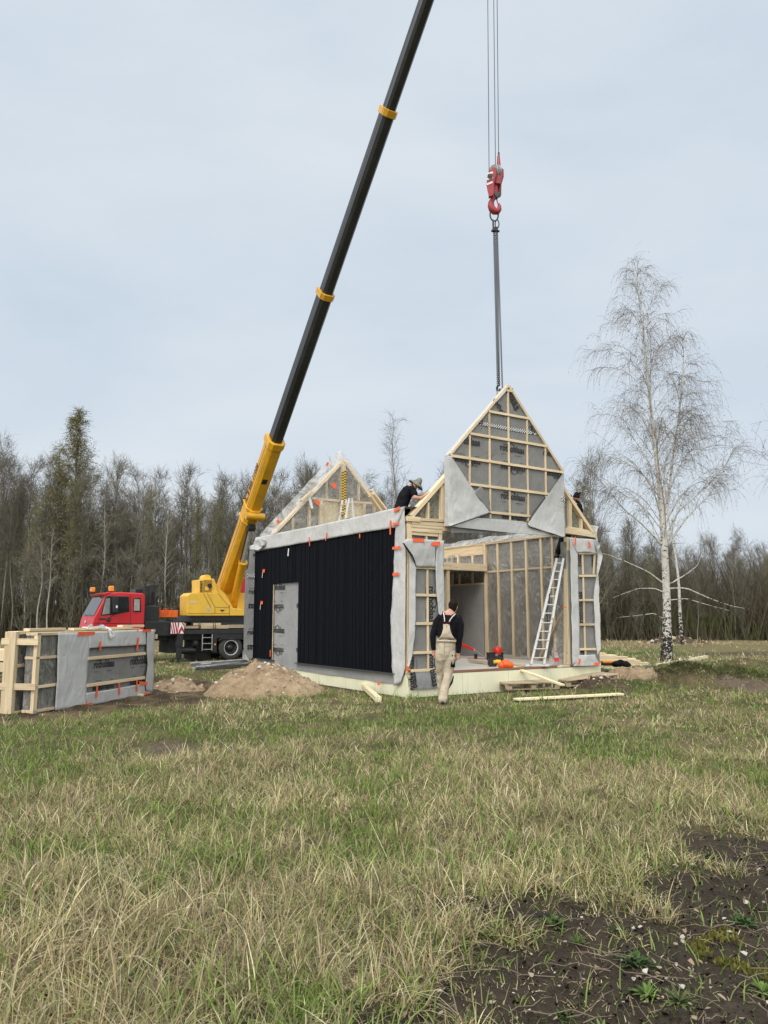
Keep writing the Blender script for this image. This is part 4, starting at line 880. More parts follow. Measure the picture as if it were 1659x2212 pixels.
# side wall -----------------------------------------------------------------
TOPZ = 3.36
MB().box(.02, .2, .1, L_ - .02, FZ, TOPZ).build('wall_insulation', M['wool'], house)
for b in np.arange(.12, L_, .62): stick('stud', (.22, b, FZ), (.22, b, TOPZ), .06, .05, M['pine'], house)
stick('top_plate', (.11, .02, TOPZ + .03), (.11, L_, TOPZ + .03), .20, .06, M['pine'], house, up=(0, 0, 1))
d0, d1 = Sp(592, 1260, -.03), Sp(648, 1258, -.03); db = Sp(592, 1427, -.03)
B0, B1, DZ1 = d1.y, d0.y, (d0.z + d1.z) / 2
mb = MB(); sheet(mb, [(-.012, L_ - .02, TOPZ), (-.012, L_ - .02, ZS + .02)], [(-.012, .1, TOPZ), (-.012, .1, ZS + .02)], 26, 60, .010, (-1, 0, 0), 2.2)
wm = mb.build('wall_membrane', M['film_light'], house, smooth=True)
mb = MB()
cz0, cz1 = 0.40, 3.33
b = .36
while b < L_ - .01:
    w = random.choice((.032, .042, .042, .058)); w = min(w, L_ - b); dp = random.choice((.030, .035, .040)); bm_ = b + w / 2
    z0 = cz0 if not (B0 < bm_ < B1) else DZ1
    mb.box(-.03 - dp, -.024, b + .002, b + w - .002, z0, cz1); b += w
mb.box(-.034, -.022, .36, B0, cz0, cz1); mb.box(-.034, -.022, B1, L_, cz0, cz1); mb.box(-.034, -.022, B0, B1, DZ1, cz1)
clad = mb.build('black_cladding', M['clad'], house)
stick('door_jamb', (-.045, B1 - .012, cz0), (-.045, B1 - .012, DZ1 - .004), .02, .03, M['pine_dull'], house)
mb = MB()
for (bb, zz) in ((.95, .9), (1.65, 1.5), (2.35, .8)): pass
for col_ in (.72, 1.25, 1.85, 2.9):
    for r_ in range(9): z = cz0 + .2 + r_ * .33; mb.ball((-.082, col_ + random.uniform(-.02, .02), z + random.uniform(-.05, .05)), .007, 6)
mb.build('screw_heads', mottled('screw', (.02, .02, .022), (.05, .05, .052), 9, .4, 0), house)
lett = Lett()
for (x, y, flip, wd) in ((500, 905, 0, 190), (757 + 90, 885, 0, 190), (480, 1145, 1, 190), (820, 1135, 1, 190), (490, 1480, 0, 190), (850, 1475, 0, 190), (480, 1725, 1, 190), (815, 1735, 1, 190)):
    c = zF(x, y, -.026); w = abs(zF(x - wd / 2, y, -.02).y - zF(x + wd / 2, y, -.02).y); xa, ya = rot2(SX, FY, 180 if flip else 0); print_brand(lett, c, xa, ya, w * .86)
lett.build('printed_lettering', M['ink'], wm)
# base strip under the boards and drip edge
mb = MB(); sheet(mb, [(-.02, L_, cz0 + .06), (-.02, L_ - .05, ZS - .16)], [(-.02, .3, cz0 + .06), (-.02, .3, ZS - .20)], 8, 50, .012, (-1, 0, 0), 3); mb.build('base_membrane', M['film_light'], house, smooth=True)
for (q0, q1) in ((.36, B0 + .12), (B1 - .1, L_ + .05)):
    mb = MB(); mb.box(-.10, -.02, q0, q1, cz0 - .022, cz0 - .002); mb.build('drip_edge', M['dark_trim'], house, bevel=.004)
# light felt band over the boards
A_ = [zS(x, y, -.085) for x, y in ((112, 838), (300, 800), (600, 742), (900, 676), (1160, 616), (1292, 590))]
B_ = [zS(x, y, -.095) for x, y in ((120, 938), (300, 915), (470, 884), (700, 845), (930, 803), (1225, 758))]
mb = MB(); sheet(mb, A_, [Vector((p.x, p.y, p.z)) for p in [zS(1292, 592, -.08)] * 0] or B_, 60, 10, .014, (-1, 0, 0), 3.4, 4)
band = mb.build('eaves_membrane', M['felt'], house, smooth=True, solid=.004)
mb = MB(); sheet(mb, A_, [p + Vector((.42, 0, .02)) for p in A_], 50, 8, .018, (0, 0, 1), 3, 8); mb.build('eaves_fold', M['felt'], house, smooth=True)
A_ = [zS(x, y, -.085) for x, y in ((1222, 700), (1222, 760), (1208, 1000), (1206, 1150), (1186, 1450), (1190, 1700), (1206, 2015))]
B_ = [zS(x, y, -.055) for x, y in ((1294, 592), (1296, 700), (1300, 900), (1300, 1300), (1298, 1700), (1292, 1880), (1258, 1992))]
mb = MB(); sheet(mb, A_, B_, 44, 9, .016, (-1, 0, 0), 4, 12); mb.build('corner_membrane', M['felt'], house, smooth=True, solid=.004)
# crumpled end of the band at the far corner
A_ = [zS(x, y, -.10) for x, y in ((112, 838), (85, 895), (64, 918), (74, 934))]; B_ = [zS(x, y, -.16) for x, y in ((190, 850), (180, 900), (150, 930), (135, 940))]
mb = MB(); sheet(mb, A_, B_, 16, 10, .05, (-1, 0, 0), 9, 3); mb.build('crumpled_corner', M['felt'], house, smooth=True, solid=.004)
def tape(zf, pts, wd, off, name='tape_strip', parent=None, mat=None, nrm=(-1, 0, 0)):
    p = [zf(x, y, off) for x, y in pts]; mb = MB(); nrm = Vector(nrm)
    for a, b in zip(p, p[1:]): mb.bar(a, b, wd, .005, up=nrm)
    return mb.build(name, mat or M['tape'], parent or house)
for pts, w in ((((536, 835), (542, 905)), .045), (((676, 800), (668, 862)), .05), (((938, 808), (938, 843)), .05), (((1180, 702), (1180, 815)), .06), (((1207, 630), (1252, 602)), .09), (((1200, 735), (1244, 724)), .075), (((1197, 924), (1260, 914)), .075), (((1199, 1130), (1246, 1124)), .085), (((229, 1728), (229, 1782)), .05), (((1078, 1996), (1098, 1996)), .09)):
    tape(zS, pts, w * .72, -.115)
tape(zS, ((376, 925), (372, 955), (370, 985)), .055, -.10, 'white_tag', mat=M['white'])
for (x, y) in ((178, 1102), (162, 1354)):
    tape(zS, ((x - 8, y), (x + 8, y)), .085, -.10); tape(zS, ((x - 8, y + 4), (x - 13, y + 55)), .018, -.10, 'tape_tail', mat=M['white'])
# loose membrane hanging past the far corner, turned towards the front
zQ = lambda x, y, off=0.0: Fp(521.2 + .1612 * x, 1124.6 + .1612 * y, L_ + off)
A_ = [zQ(x, y) for x, y in ((112, 400), (95, 640), (55, 660), (48, 900), (35, 1300), (28, 1700), (60, 1850))]; B_ = [zQ(x, y) for x, y in ((232, 400), (226, 640), (222, 660), (215, 900), (207, 1300), (198, 1700), (190, 1850))]
mb = MB(); sheet(mb, A_, B_, 30, 8, .012, (0, -1, 0), 3, 17); rf = mb.build('hanging_membrane', M['film_light'], house, smooth=True)
mb = MB(); sheet(mb, [zQ(20, 1720, -.05), zQ(15, 1850, -.08)], [zQ(60, 1790, -.03), zQ(110, 1880, -.05)], 8, 6, .02, (0, -1, 0), 6, 18); mb.build('lifted_corner', M['felt'], house, smooth=True)
lett = Lett()
for (x, y, flip, body, wd) in ((188, 460, 1, 'aas', 62), (158, 960, 0, 'roth', 112), (150, 1140, 1, 'aas', 112), (140, 1505, 0, 'roth', 112), (135, 1690, 1, 'aas', 112)):
    c = zQ(x, y, -.02); w = abs(zQ(x - wd / 2, y).x - zQ(x + wd / 2, y).x); xa, ya = rot2(FX, FY, 180 if flip else 0); print_brand(lett, c, xa, ya, w, body)
    if not flip:
        for p, q in (((-.40, .42), (.05, .45)), ((.05, .45), (.30, .58)), ((.30, .58), (.5, .48))):
            a_, b_ = c + xa * p[0] * w + ya * p[1] * w, c + xa * q[0] * w + ya * q[1] * w; d = (b_ - a_).normalized(); sN = Vector((0, -1, 0)).cross(d) * .02 * w; lett.add([a_ - sN, b_ - sN, b_ + sN, a_ + sN], [(0, 1, 2, 3)])
lett.build('printed_lettering', M['ink'], rf)
checker_strip(zQ(82, 737, -.024), zQ(220, 737, -.024), .10, (0, -1, 0), 10, 3, parent=rf)
stick('corner_batten', (-.04, L_ + .012, cz0), (-.04, L_ + .012, cz1), .03, .03, M['pine_dull'], house)

# front, left pier ------------------------------------------------------------
def bays(name, pts, b0, b1, mat): return MB().prism(pts, Vector((0, b1 - b0, 0))).build(name, mat, house)
BEAM1, BEAM0 = 3.469, 3.30
pL0, pL1 = 0.0, zA(553, 300, 0).x                    # pier from the corner to the opening
stick('corner_post', (.055, .06, FZ - .04), (.055, .06, TOPZ), .11, .11, M['pine'], house)
stick('pier_stud', (pL1 - .045, .06, FZ), (pL1 - .045, .06, BEAM0), .09, .11, M['pine'], house)
stick('pier_stud', ((.1 + pL1) / 2, .07, 2.6), ((.1 + pL1) / 2, .07, BEAM0 - .1), .05, .10, M['pine'], house)
for z, c in ((BEAM0 - .05, .10), (BEAM1 - .12, .075), (BEAM1 - .04, .075)):
    stick('beam_lamella', (.10, .05, z + (.05 if c == .10 else 0) - .03), (pL1 + .22 if c < .1 else pL1 - .0, .05, z + (.05 if c == .10 else 0) - .03), c, .12, M['pine'], house, up=(0, 1, 0))
stick('plate_end', (-.02, .03, BEAM1 + .0), (.30, .03, BEAM1 + .0), .10, .12, M['pine'], house, up=(0, 1, 0))
MB().box(.12, pL1 - .06, .06, .18, FZ, BEAM0 - .06).build('pier_insulation', M['wool'], house)
stick('pier_plate', (.11, .06, BEAM0 - .11), (pL1 - .1, .06, BEAM0 - .11), .08, .1, M['pine'], house, up=(0, 1, 0))
q = [zA(235, 560, -.02), zA(500, 570, -.02), zA(570, 1180, -.02), zA(555, 1790, -.02), zA(175, 1790, -.02), zA(205, 1560, -.02)]
z_top = zA(350, 555, 0).z; z_b = zA(300, 1785, 0).z
pm = MB(); sheet(pm, [(.07, -.012, z_top + .1), (.07, -.012, z_b)], [(pL1, -.012, z_top + .1), (pL1, -.012, z_b)], 20, 10, .006, (0, -1, 0), 3, 21); pm = pm.build('pier_membrane', M['film_grey'], house, smooth=True)
for y in (565, 890, 1228, 1572, 1782):
    z = zA(370, y, -.03).z; stick('batten', (zA(236 if y < 1500 else 180, y, -.03).x - .02, -.045, z), (pL1 - .03, -.045, z), .055, .035, M['pine'], house, up=(0, 1, 0))
x = zA(374, 1200, -.03).x; zs_ = [zA(370, y, -.03).z for y in (565, 890, 1228, 1572, 1782)]
for a, b in zip(zs_, zs_[1:]): stick('batten', (x, -.033, a - .03), (x, -.033, b + .03), .045, .03, M['pine'], house)
lett = Lett(); xa, ya = rot2(FX, FY, -90)
def prA(x, y, h, body, deg=-90, off=-.02):
    w = abs(zA(x, y - h / 2, off).z - zA(x, y + h / 2, off).z); xa, ya = rot2(FX, FY, deg); print_brand(lett, zA(x, y, off), xa, ya, w, body)
prA(412, 1000, 430, 'rothoblaas'); prA(415, 1800, 400, 'rothoblaas'); prA(195, 1820, 400, 'rothoblaas', 90)
lett.build('printed_lettering', M['ink'], pm)
# apron over the foundation
mb = MB(); sheet(mb, [zA(178, 1795, -.05), zA(190, 1880, -.06), zA(208, 2012, -.04)], [zA(560, 1792, -.05), zA(562, 1900, -.05), zA(560, 1995, -.04)], 10, 14, .010, (0, -1, 0), 4, 30); ap = mb.build('apron_membrane', M['film_light'], house, smooth=True)
lett = Lett(); prA(440, 1880, 210, 'blaas', -78, -.075); prA(222, 1900, 190, 'blaas', 100, -.075); lett.build('printed_lettering', M['ink'], ap)
# felt pieces draped round the pier
F0 = lambda pts, off: [zA(x, y, off) for x, y in pts]
mb = MB(); sheet(mb, F0(((78, 250), (150, 300), (160, 600), (155, 1000), (150, 1400), (140, 1700), (130, 1775)), -.06), F0(((230, 260), (238, 560), (232, 850), (236, 1100), (222, 1400), (190, 1620), (135, 1780)), -.085), 36, 8, .014, (0, -1, 0), 4, 31); mb.build('side_flap', M['felt'], house, smooth=True, solid=.004)
mb = MB(); sheet(mb, F0(((75, 255), (130, 215), (300, 222), (475, 232)), -.13), F0(((240, 548), (300, 555), (380, 556), (468, 560)), -.08), 22, 14, .022, (0, -1, 0), 4, 33, bulge=.03); mb.build('top_flap', M['felt'], house, smooth=True, solid=.004)
mb = MB(); sheet(mb, F0(((480, 232), (485, 330), (468, 540), (478, 800), (498, 1000), (520, 1190), (530, 1400)), -.09), F0(((573, 238), (574, 330), (572, 600), (576, 800), (580, 1000), (582, 1190), (582, 1400)), -.06), 26, 7, .012, (0, -1, 0), 4, 35); mb.build('side_flap', M['felt'], house, smooth=True, solid=.004)
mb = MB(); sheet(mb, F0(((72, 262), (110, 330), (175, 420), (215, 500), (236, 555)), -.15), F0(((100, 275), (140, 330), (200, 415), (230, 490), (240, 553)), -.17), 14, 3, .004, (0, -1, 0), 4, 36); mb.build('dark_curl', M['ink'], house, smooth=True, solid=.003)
nF = (0, -1, 0)
for pts, w in ((((200, 228), (335, 240)), .075), (((417, 275), (525, 275)), .085), (((118, 1765), (150, 1768)), .09)): tape(zA, pts, w, -.155 if pts[0][1] < 240 else -.13, nrm=nF)

# front, right pier -----------------------------------------------------------
pR0, pR1 = zB(80, 1000, 0).x, W_
stick('opening_post', zB(118, 1988, .06), zB(118, 232, .06), .115, .12, M['pine_dull'], house)
MB().box(pR0 + .12, pR1 - .02, .03, .2, FZ, BEAM0 - .05).build('pier_insulation', M['wool'], house)
a0, a1 = zR(612, 1240, 0), zR(1308, 1345, 0)
stick('beam_lamella', (a0.x, .05, a0.z + .04), (W_ - .02, .05, a1.z + .03), .12, .14, M['pine'], house, up=(0, 1, 0))
stick('beam_lamella', (a0.x + .12, .06, a0.z + .125), (W_ - .05, .06, a1.z + .115), .05, .11, M['pine'], house, up=(0, 1, 0))
pm = MB(); sheet(pm, [(pR0 + .12, -.006, BEAM0 - .25), (pR0 + .12, -.006, FZ)], [(W_ - .03, -.006, BEAM0 - .25), (W_ - .03, -.006, FZ)], 18, 8, .005, (0, -1, 0), 3, 41); pm = pm.build('pier_membrane', M['film_grey'], house, smooth=True)
FB = lambda pts, off: [zB(x, y, off) for x, y in pts]
for y in (452, 763, 1098, 1436, 1776): p = zB(270, y + 2, -.04); r = zB(512, y, -.04); stick('batten', p, r, .05, .035, M['pine'], house, up=(0, 1, 0))
for (x0, y0), (x1, y1) in (((325, 455), (335, 745)), ((335, 782), (345, 1085)), ((345, 1116), (352, 1420)), ((354, 1456), (364, 1762)), ((366, 1795), (370, 1860)), ((495, 465), (480, 745))): stick('batten', zB(x0, y0, -.03), zB(x1, y1, -.03), .045, .03, M['pine'], house)
lett = Lett()
def prB(x, y, h, body, deg=90, off=-.014):
    w = abs(zB(x, y - h / 2, off).z - zB(x, y + h / 2, off).z); xa, ya = rot2(FX, FY, deg); print_brand(lett, zB(x, y, off), xa, ya, w, body)
prB(290, 545, 170, 'roth'); prB(312, 1195, 430, 'rothoblaas'); prB(468, 560, 165, 'blaas', -90); prB(335, 1840, 90, 'as')
lett.build('printed_lettering', M['ink'], pm)
mb = MB(); sheet(mb, FB(((150, 240), (165, 600), (172, 1000), (178, 1400), (185, 1750), (190, 2005)), -.05), FB(((262, 435), (268, 750), (278, 1080), (290, 1440), (285, 1740), (300, 1990)), -.07), 36, 8, .012, nF, 4, 43); mb.build('side_flap', M['felt'], house, smooth=True, solid=.004)
mb = MB(); sheet(mb, FB(((150, 232), (260, 245), (380, 252), (482, 262)), -.06), FB(((258, 442), (350, 436), (440, 438), (520, 460)), -.085), 18, 12, .02, nF, 4, 44); mb.build('top_flap', M['felt'], house, smooth=True, solid=.004)
mb = MB(); sheet(mb, FB(((482, 262), (505, 360), (540, 470), (512, 800), (488, 950), (484, 1100), (495, 1400), (508, 1600), (520, 1740), (530, 1870)), -.07), FB(((575, 335), (560, 380), (612, 480), (545, 740), (548, 800), (556, 950), (570, 1300), (578, 1600), (582, 1770), (565, 1800)), -.16), 44, 8, .016, nF, 4, 45); mb.build('loose_flap', M['felt'], house, smooth=True, solid=.004)
mb = MB(); sheet(mb, FB(((485, 268), (520, 360), (548, 430), (552, 468)), -.19), FB(((500, 265), (575, 335), (545, 375), (556, 440)), -.22), 14, 6, .03, nF, 6, 46); mb.build('curled_corner', M['felt'], house, smooth=True, solid=.004)
mb = MB(); sheet(mb, FB(((300, 1858), (280, 1930), (200, 2015)), -.09), FB(((508, 1850), (520, 1900), (600, 2008)), -.08), 12, 14, .03, nF, 5, 47); mb.build('bottom_flap', M['felt'], house, smooth=True, solid=.004)
mb = MB(); sheet(mb, FB(((425, 60), (470, 130), (484, 250)), .05), FB(((556, 82), (532, 150), (540, 310)), -.05), 12, 8, .03, nF, 5, 48); mb.build('roof_flap', M['felt'], house, smooth=True, solid=.004)
for pts, w in ((((228, 222), (232, 345)), .045), (((408, 292), (432, 330), (432, 385)), .045), (((296, 1910), (282, 1985)), .05), (((498, 1982), (562, 1982)), .065), (((62, 1200), (95, 1195)), .05)): tape(zB, pts, w, -.125, nrm=nF)

# front gable corners -----------------------------------------------------------
stick('rafter', zL(520, 1200, .06), zL(1640, -70, .06), .085, .16, M['pine'], house, up=(0, 1, 0))
bays('gable_insulation', [zL(640, 1235, .09), zL(1640, 90, .09), zL(1640, 1290, .09)], 0, .14, M['wool_green'])
for x, w in ((985, .045), (1365, .085)):
    stick('gable_stud', zL(x, 1285, .06), zL(x, 330 + (1365 - x) * 1.2 if x > 1000 else 820, .06), w, .1, M['pine'], house)
stick('gable_plate', zL(420, 1262, .06), zL(1540, 1330, .06), .06, .12, M['pine'], house, up=(0, 1, 0))
stick('rafter', zR(1262, 1285, .06), zR(500, 120, .06), .085, .16, M['pine'], house, up=(0, 1, 0))
bays('gable_insulation', [zR(1200, 1240, .09), zR(540, 260, .09), zR(540, 1230, .09)], 0, .14, M['wool_green'])
for x, w, yt in ((702, .085, 430), (985, .045, 880)): stick('gable_stud', zR(x, 1225 + (x - 700) * .09, .06), zR(x, yt, .06), w, .1, M['pine'], house)

# right wall, seen from inside -----------------------------------------------------
AI = W_ - .20
def wall_b(px): return Sp(px, 1330, AI).y
bb = [wall_b(949 + .172 * x) for x in (590, 745, 920, 1105, 1295, 1440)]; bL = bb[0]
zt = (zI(1450, 112, AI).z + zI(600, 192, AI).z) / 2
MB().box(W_ - .15, W_ - .03, .22, L_, FZ, zt).build('wall_insulation', M['wool'], house)
MB().box(W_ - .028, W_ - .012, .02, L_, FZ, zt + .05).build('outer_board', M['inner_grey'], house)
for i, b in enumerate(bb): stick('stud', (W_ - .17, b, FZ), (W_ - .17, b, zt), .13 if i == 0 else .07, .07, M['pine'], house, up=(0, 1, 0))
stick('wall_plate', (W_ - .12, .1, zt + .03), (W_ - .12, L_, zt + .03), .2, .07, M['pine'], house)
stick('sole_plate', (W_ - .16, .15, FZ + .03), (W_ - .16, bL, FZ + .03), .10, .06, M['pine_dull'], house)
z_n = zI(1000, 520, AI).z
for i in range(5): stick('noggin', (W_ - .165, bb[i] - .03, z_n), (W_ - .165, bb[i + 1] + .03, z_n), .05, .05, M['pine_dull'], house)
mb = MB(); sheet(mb, [(AI + .025, bL, zt), (AI + .025, bL, FZ)], [(AI + .025, .25, zt), (AI + .025, .25, FZ)], 30, 50, .012, (-1, 0, 0), 3, 51); mb.build('vapour_film', M['film'], house, smooth=True)
for (x0, x1, y0, y1) in ((800, 935, 1598, 1612), (1018, 1110, 1612, 1622), (1195, 1232, 1638, 1640)):
    checker_strip(zI(x0, y0, AI - .012), zI(x1, y1, AI - .012), .075, (-1, 0, 0), max(4, int((x1 - x0) / 9)), 3, parent=house)
# film draped over the wall top
mb = MB(); A_ = [zI(x, y, W_ - .05) for x, y in ((40, 212), (300, 160), (600, 112), (1000, 72), (1450, 60))]; B_ = [zI(x, y, AI - .05) for x, y in ((55, 262), (300, 222), (580, 180), (1000, 128), (1480, 92))]
sheet(mb, A_, B_, 40, 8, .03, (-.5, 0, .8), 3, 53); mb.build('draped_film', M['film_milky'], house, smooth=True)
# loft
zl1 = Fp(1040, 1219, bL).z; zl0 = Fp(1040, 1234, bL).z
stick('loft_beam', (.2, bL - .02, (zl0 + zl1) / 2), (W_ - .2, bL - .02, (zl0 + zl1) / 2), (zl1 - zl0), .12, M['pine'], house, up=(0, 1, 0))
MB().box(.2, W_ - .21, bL + .05, L_ - .1, zl0 + .08, zl1 - .02).build('loft_floor', M['old_wood'], house)
xp = Fp(967, 1320, bL).x; stick('loft_post', (xp, bL, FZ), (xp, bL, zl0), .10, .10, M['pine_dull'], house)
for k in range(1, 9): stick('loft_joist', (.25 + k * .55, bL + .06, zl0 + .05), (.25 + k * .55, L_ - .12, zl0 + .05), .05, .06, M['old_wood'], house)
zp = zI(400, 705, AI).z
MB().box(W_ - .24, W_ - .205, bL + .07, L_ - .05, FZ, zp - .02).build('lining_sheet', M['inner_grey'], house)
stick('wall_plate', (W_ - .20, bL + .07, zp), (W_ - .20, L_, zp), .09, .05, M['pine_dull'], house)
for x in (415, 250, 160):
    b = zI(x, 600, W_ - .2).y; stick('stud', (W_ - .19, b, zp), (W_ - .19, b, zl0), .06, .06, M['pine_dull'], house)
for x in (415, 240, 155, 100):
    b = zI(x, 350, W_ - .2).y; stick('stud', (W_ - .175, b, zl1), (W_ - .175, b, zt - .25), .07 if x != 240 else .11, .07, M['pine'], house)
stick('wall_plate', (W_ - .17, bL + .08, zt - .14), (W_ - .17, L_, zt - .14), .08, .26, M['pine'], house)
mb = MB(); sheet(mb, [(AI - .01, L_ - .05, zt - .2), (AI - .01, L_ - .05, zl1)], [(AI - .01, bL + .06, zt - .2), (AI - .01, bL + .06, zl1)], 8, 24, .012, (-1, 0, 0), 3, 55); mb.build('vapour_film', M['film'], house, smooth=True)
# diagonal prop and hanging film beside the opening post
stick('prop', zI(1250, 1665, AI - .06), zI(1560, 1040, AI - .02), .03, .10, M['pine_dull'], house, up=(1, 0, 0))
mb = MB(); sheet(mb, [Fp(949 + .172 * x, 1141 + .172 * y, .28) for x, y in ((1560, 900), (1500, 1200), (1420, 1500), (1385, 1735))], [Fp(949 + .172 * x, 1141 + .172 * y, .16) for x, y in ((1580, 880), (1590, 1200), (1600, 1500), (1600, 1735))], 20, 10, .05, (0, -1, 0), 4, 56); mb.build('hanging_film', M['film_haze'], house, smooth=True)
mb = MB(); sheet(mb, [Fp(949 + .172 * x, 1141 + .172 * y, .2) for x, y in ((1385, 1590), (1382, 1735))], [Fp(949 + .172 * x, 1141 + .172 * y, .16) for x, y in ((1440, 1650), (1500, 1735))], 8, 6, .02, (0, -1, 0), 4, 57); mb.build('film_scrap', M['film_milky'], house, smooth=True)
MB().box(.22, W_ - .2, L_ - .18, L_ - .02, FZ, TOPZ).build('rear_wall', M['inner_grey'], house)

# rear gable -------------------------------------------------------------------
bG = L_ - .10
g = lambda x, y, off=0.0: zG(x, y, bG + off)
stick('rafter', g(-240, 1080), g(582, 215), .09, .17, M['pine'], house, up=(0, 1, 0)); stick('rafter', g(1075, 830), g(612, 200), .09, .17, M['pine'], house, up=(0, 1, 0))
stick('king_post', g(598, 900), g(598, 190), .16, .14, M['pine'], house); stick('ridge_post', g(572, 230, .02), g(572, 80, .02), .10, .05, M['white'], house)
stick('collar', g(215, 640, .02), g(560, 672, .02), .07, .12, M['pine'], house, up=(0, 1, 0)); stick('collar', g(640, 684, .02), g(965, 700, .02), .07, .12, M['pine'], house, up=(0, 1, 0))
for x, y0, y1, w in ((405, 655, 430, .055), (200, 1010, 690, .065), (335, 980, 655, .11), (785, 690, 470, .055), (848, 880, 708, .11), (970, 830, 690, .065), (5, 1080, 860, .06)): stick('gable_stud', g(x, y0, .02), g(x, y1, .02), w, .12, M['pine'], house)
hz = TOPZ
bays('gable_insulation', [g(-240, 1120, .06), g(590, 235, .06), g(1080, 850, .06), g(1080, 1150, .06)], 0, .12, M['wool_green'])
bays('pale_panel', [g(350, 672, .035), g(552, 690, .035), g(552, 960, .035), g(350, 980, .035)], 0, .02, M['pine_pale']); bays('pale_panel', [g(655, 695, .035), g(830, 705, .035), g(830, 880, .035), g(655, 900, .035)], 0, .02, M['pine_pale'])
mb = MB(); sheet(mb, [g(590, 215, -.10), g(200, 650, -.10), g(-180, 1080, -.10)], [g(600, 215, -.10), g(830, 520, -.10), g(1060, 830, -.10)], 30, 34, .03, nF, 2.6, 61); mb.build('vapour_film', M['film_haze'], house, smooth=True)
# film standing out beyond the rafters
mb = MB(); sheet(mb, [g(545, 82, -.02), g(360, 270, 0), (g(200, 440, 0)), g(0, 655, .02), g(-180, 850, .02), g(-395, 1085, .0)], [g(590, 235, -.11), g(420, 430, -.11), g(240, 600, -.11), g(60, 790, -.11), g(-100, 950, -.11), g(-250, 1100, -.11)], 50, 9, .04, nF, 3, 63); mb.build('overhanging_film', M['film_milky'], house, smooth=True)
mb = MB(); sheet(mb, [g(582, 82, -.02), g(625, 130, 0), g(740, 270, 0), g(870, 450, 0), g(960, 575, 0), g(1085, 760, 0)], [g(612, 225, -.11), g(660, 290, -.11), g(760, 420, -.11), g(860, 560, -.11), g(960, 690, -.11), g(1060, 825, -.11)], 40, 8, .04, nF, 3, 64); mb.build('overhanging_film', M['film_milky'], house, smooth=True)
checker_strip(g(612, 850, -.15), g(618, 315, -.15), .14, nF, 34, 2, [M['tool_yellow'], M['ink']], 'warning_tape', house)
for pts, w in ((((475, 465), (520, 508)), .13), (((282, 668), (322, 712)), .12), (((408, 226), (430, 242)), .12), (((-180, 958 - 30), (-150, 938 - 30)), .1)): tape(lambda x, y, o_: g(x, y, o_), pts, w, -.16, nrm=nF)
# ------------------------------------------------------------------ gable panel hanging from the crane
zP = lambda x, y, off=0.0: Fp(932.6 + .1984 * x, 795.5 + .1984 * y, -.16 + off)
pb = zP(820, 1775)                                   # base of the panel in the house frame
PB = Vector((pb.x, -.16, pb.z)); pan = thing('gable_panel', 'gable wall panel wrapped in grey membrane hanging on the crane chains', 'wall panel', HO + HU * PB.x + HV * PB.y + Vector((0, 0, PB.z)), HTH)
zp_ = lambda x, y, off=0.0: zP(x, y, off) - PB
outl = [(835, 176), (1436, 1118), (1455, 1836), (178, 1716), (180, 936)]
MB().prism([zp_(x, y, .002) for x, y in outl], (0, .13, 0)).build('panel_frame', M['felt'], pan, bevel=.004)
mb = MB(); inn = [(832, 215), (1418, 1118), (1430, 1815), (195, 1700), (200, 945)]
# membrane face as a fine grid cut to the gable shape
def left_x(y): return np.interp(y, [215, 945, 1700, 1815], [826, 205, 195, 215]); 
def right_x(y): return np.interp(y, [215, 1118, 1815], [842, 1418, 1432])
sheet(mb, [zp_(left_x(y), y, -.012) for y in np.linspace(215, 1790, 30)], [zp_(right_x(y), y, -.012) for y in np.linspace(215, 1790, 30)], 60, 44, .006, nF, 4.5, 71)
pmem = mb.build('membrane', M['film_grey'], pan, smooth=True)
def bt(p, q, w=.055, d=.04, off=-.035, m='pine'): stick('batten', zp_(*p, off), zp_(*q, off), w, d, M[m], pan, up=(0, 1, 0))
bt((815, 243), (876, 252)); bt((622, 470), (1062, 550)); bt((420, 712), (1248, 850)); bt((205, 952), (1432, 1135)); bt((410, 1262), (1275, 1372)); bt((622, 1568), (1078, 1613))
for p, q in (((829, 255), (833, 500)), ((833, 530), (836, 770)), ((836, 800), (840, 1045)), ((840, 1070), (845, 1310)), ((845, 1340), (850, 1590)), ((850, 1605), (852, 1655)), ((626, 490), (629, 735)), ((629, 765), (630, 1010)), ((630, 1035), (634, 1285)), ((634, 1310), (636, 1560)), ((637, 1590), (637, 1635)),
             ((1036, 565), (1038, 805)), ((1038, 835), (1042, 1070)), ((1042, 1100), (1048, 1340)), ((1048, 1365), (1050, 1605)), ((1050, 1620), (1051, 1670)), ((414, 728), (414, 970)), ((414, 1000), (412, 1255)), ((1236, 862), (1238, 1095)), ((1239, 1125), (1243, 1365)), ((1243, 1385), (1240, 1415))):
    bt(p, q, .042, .03, -.028)
for p, q in (((835, 190), (1425, 1120)), ((830, 190), (200, 940))): stick('edge_batten', zp_(*p, -.03), zp_(*q, -.03), .06, .04, M['pine'], pan, up=(0, 1, 0))
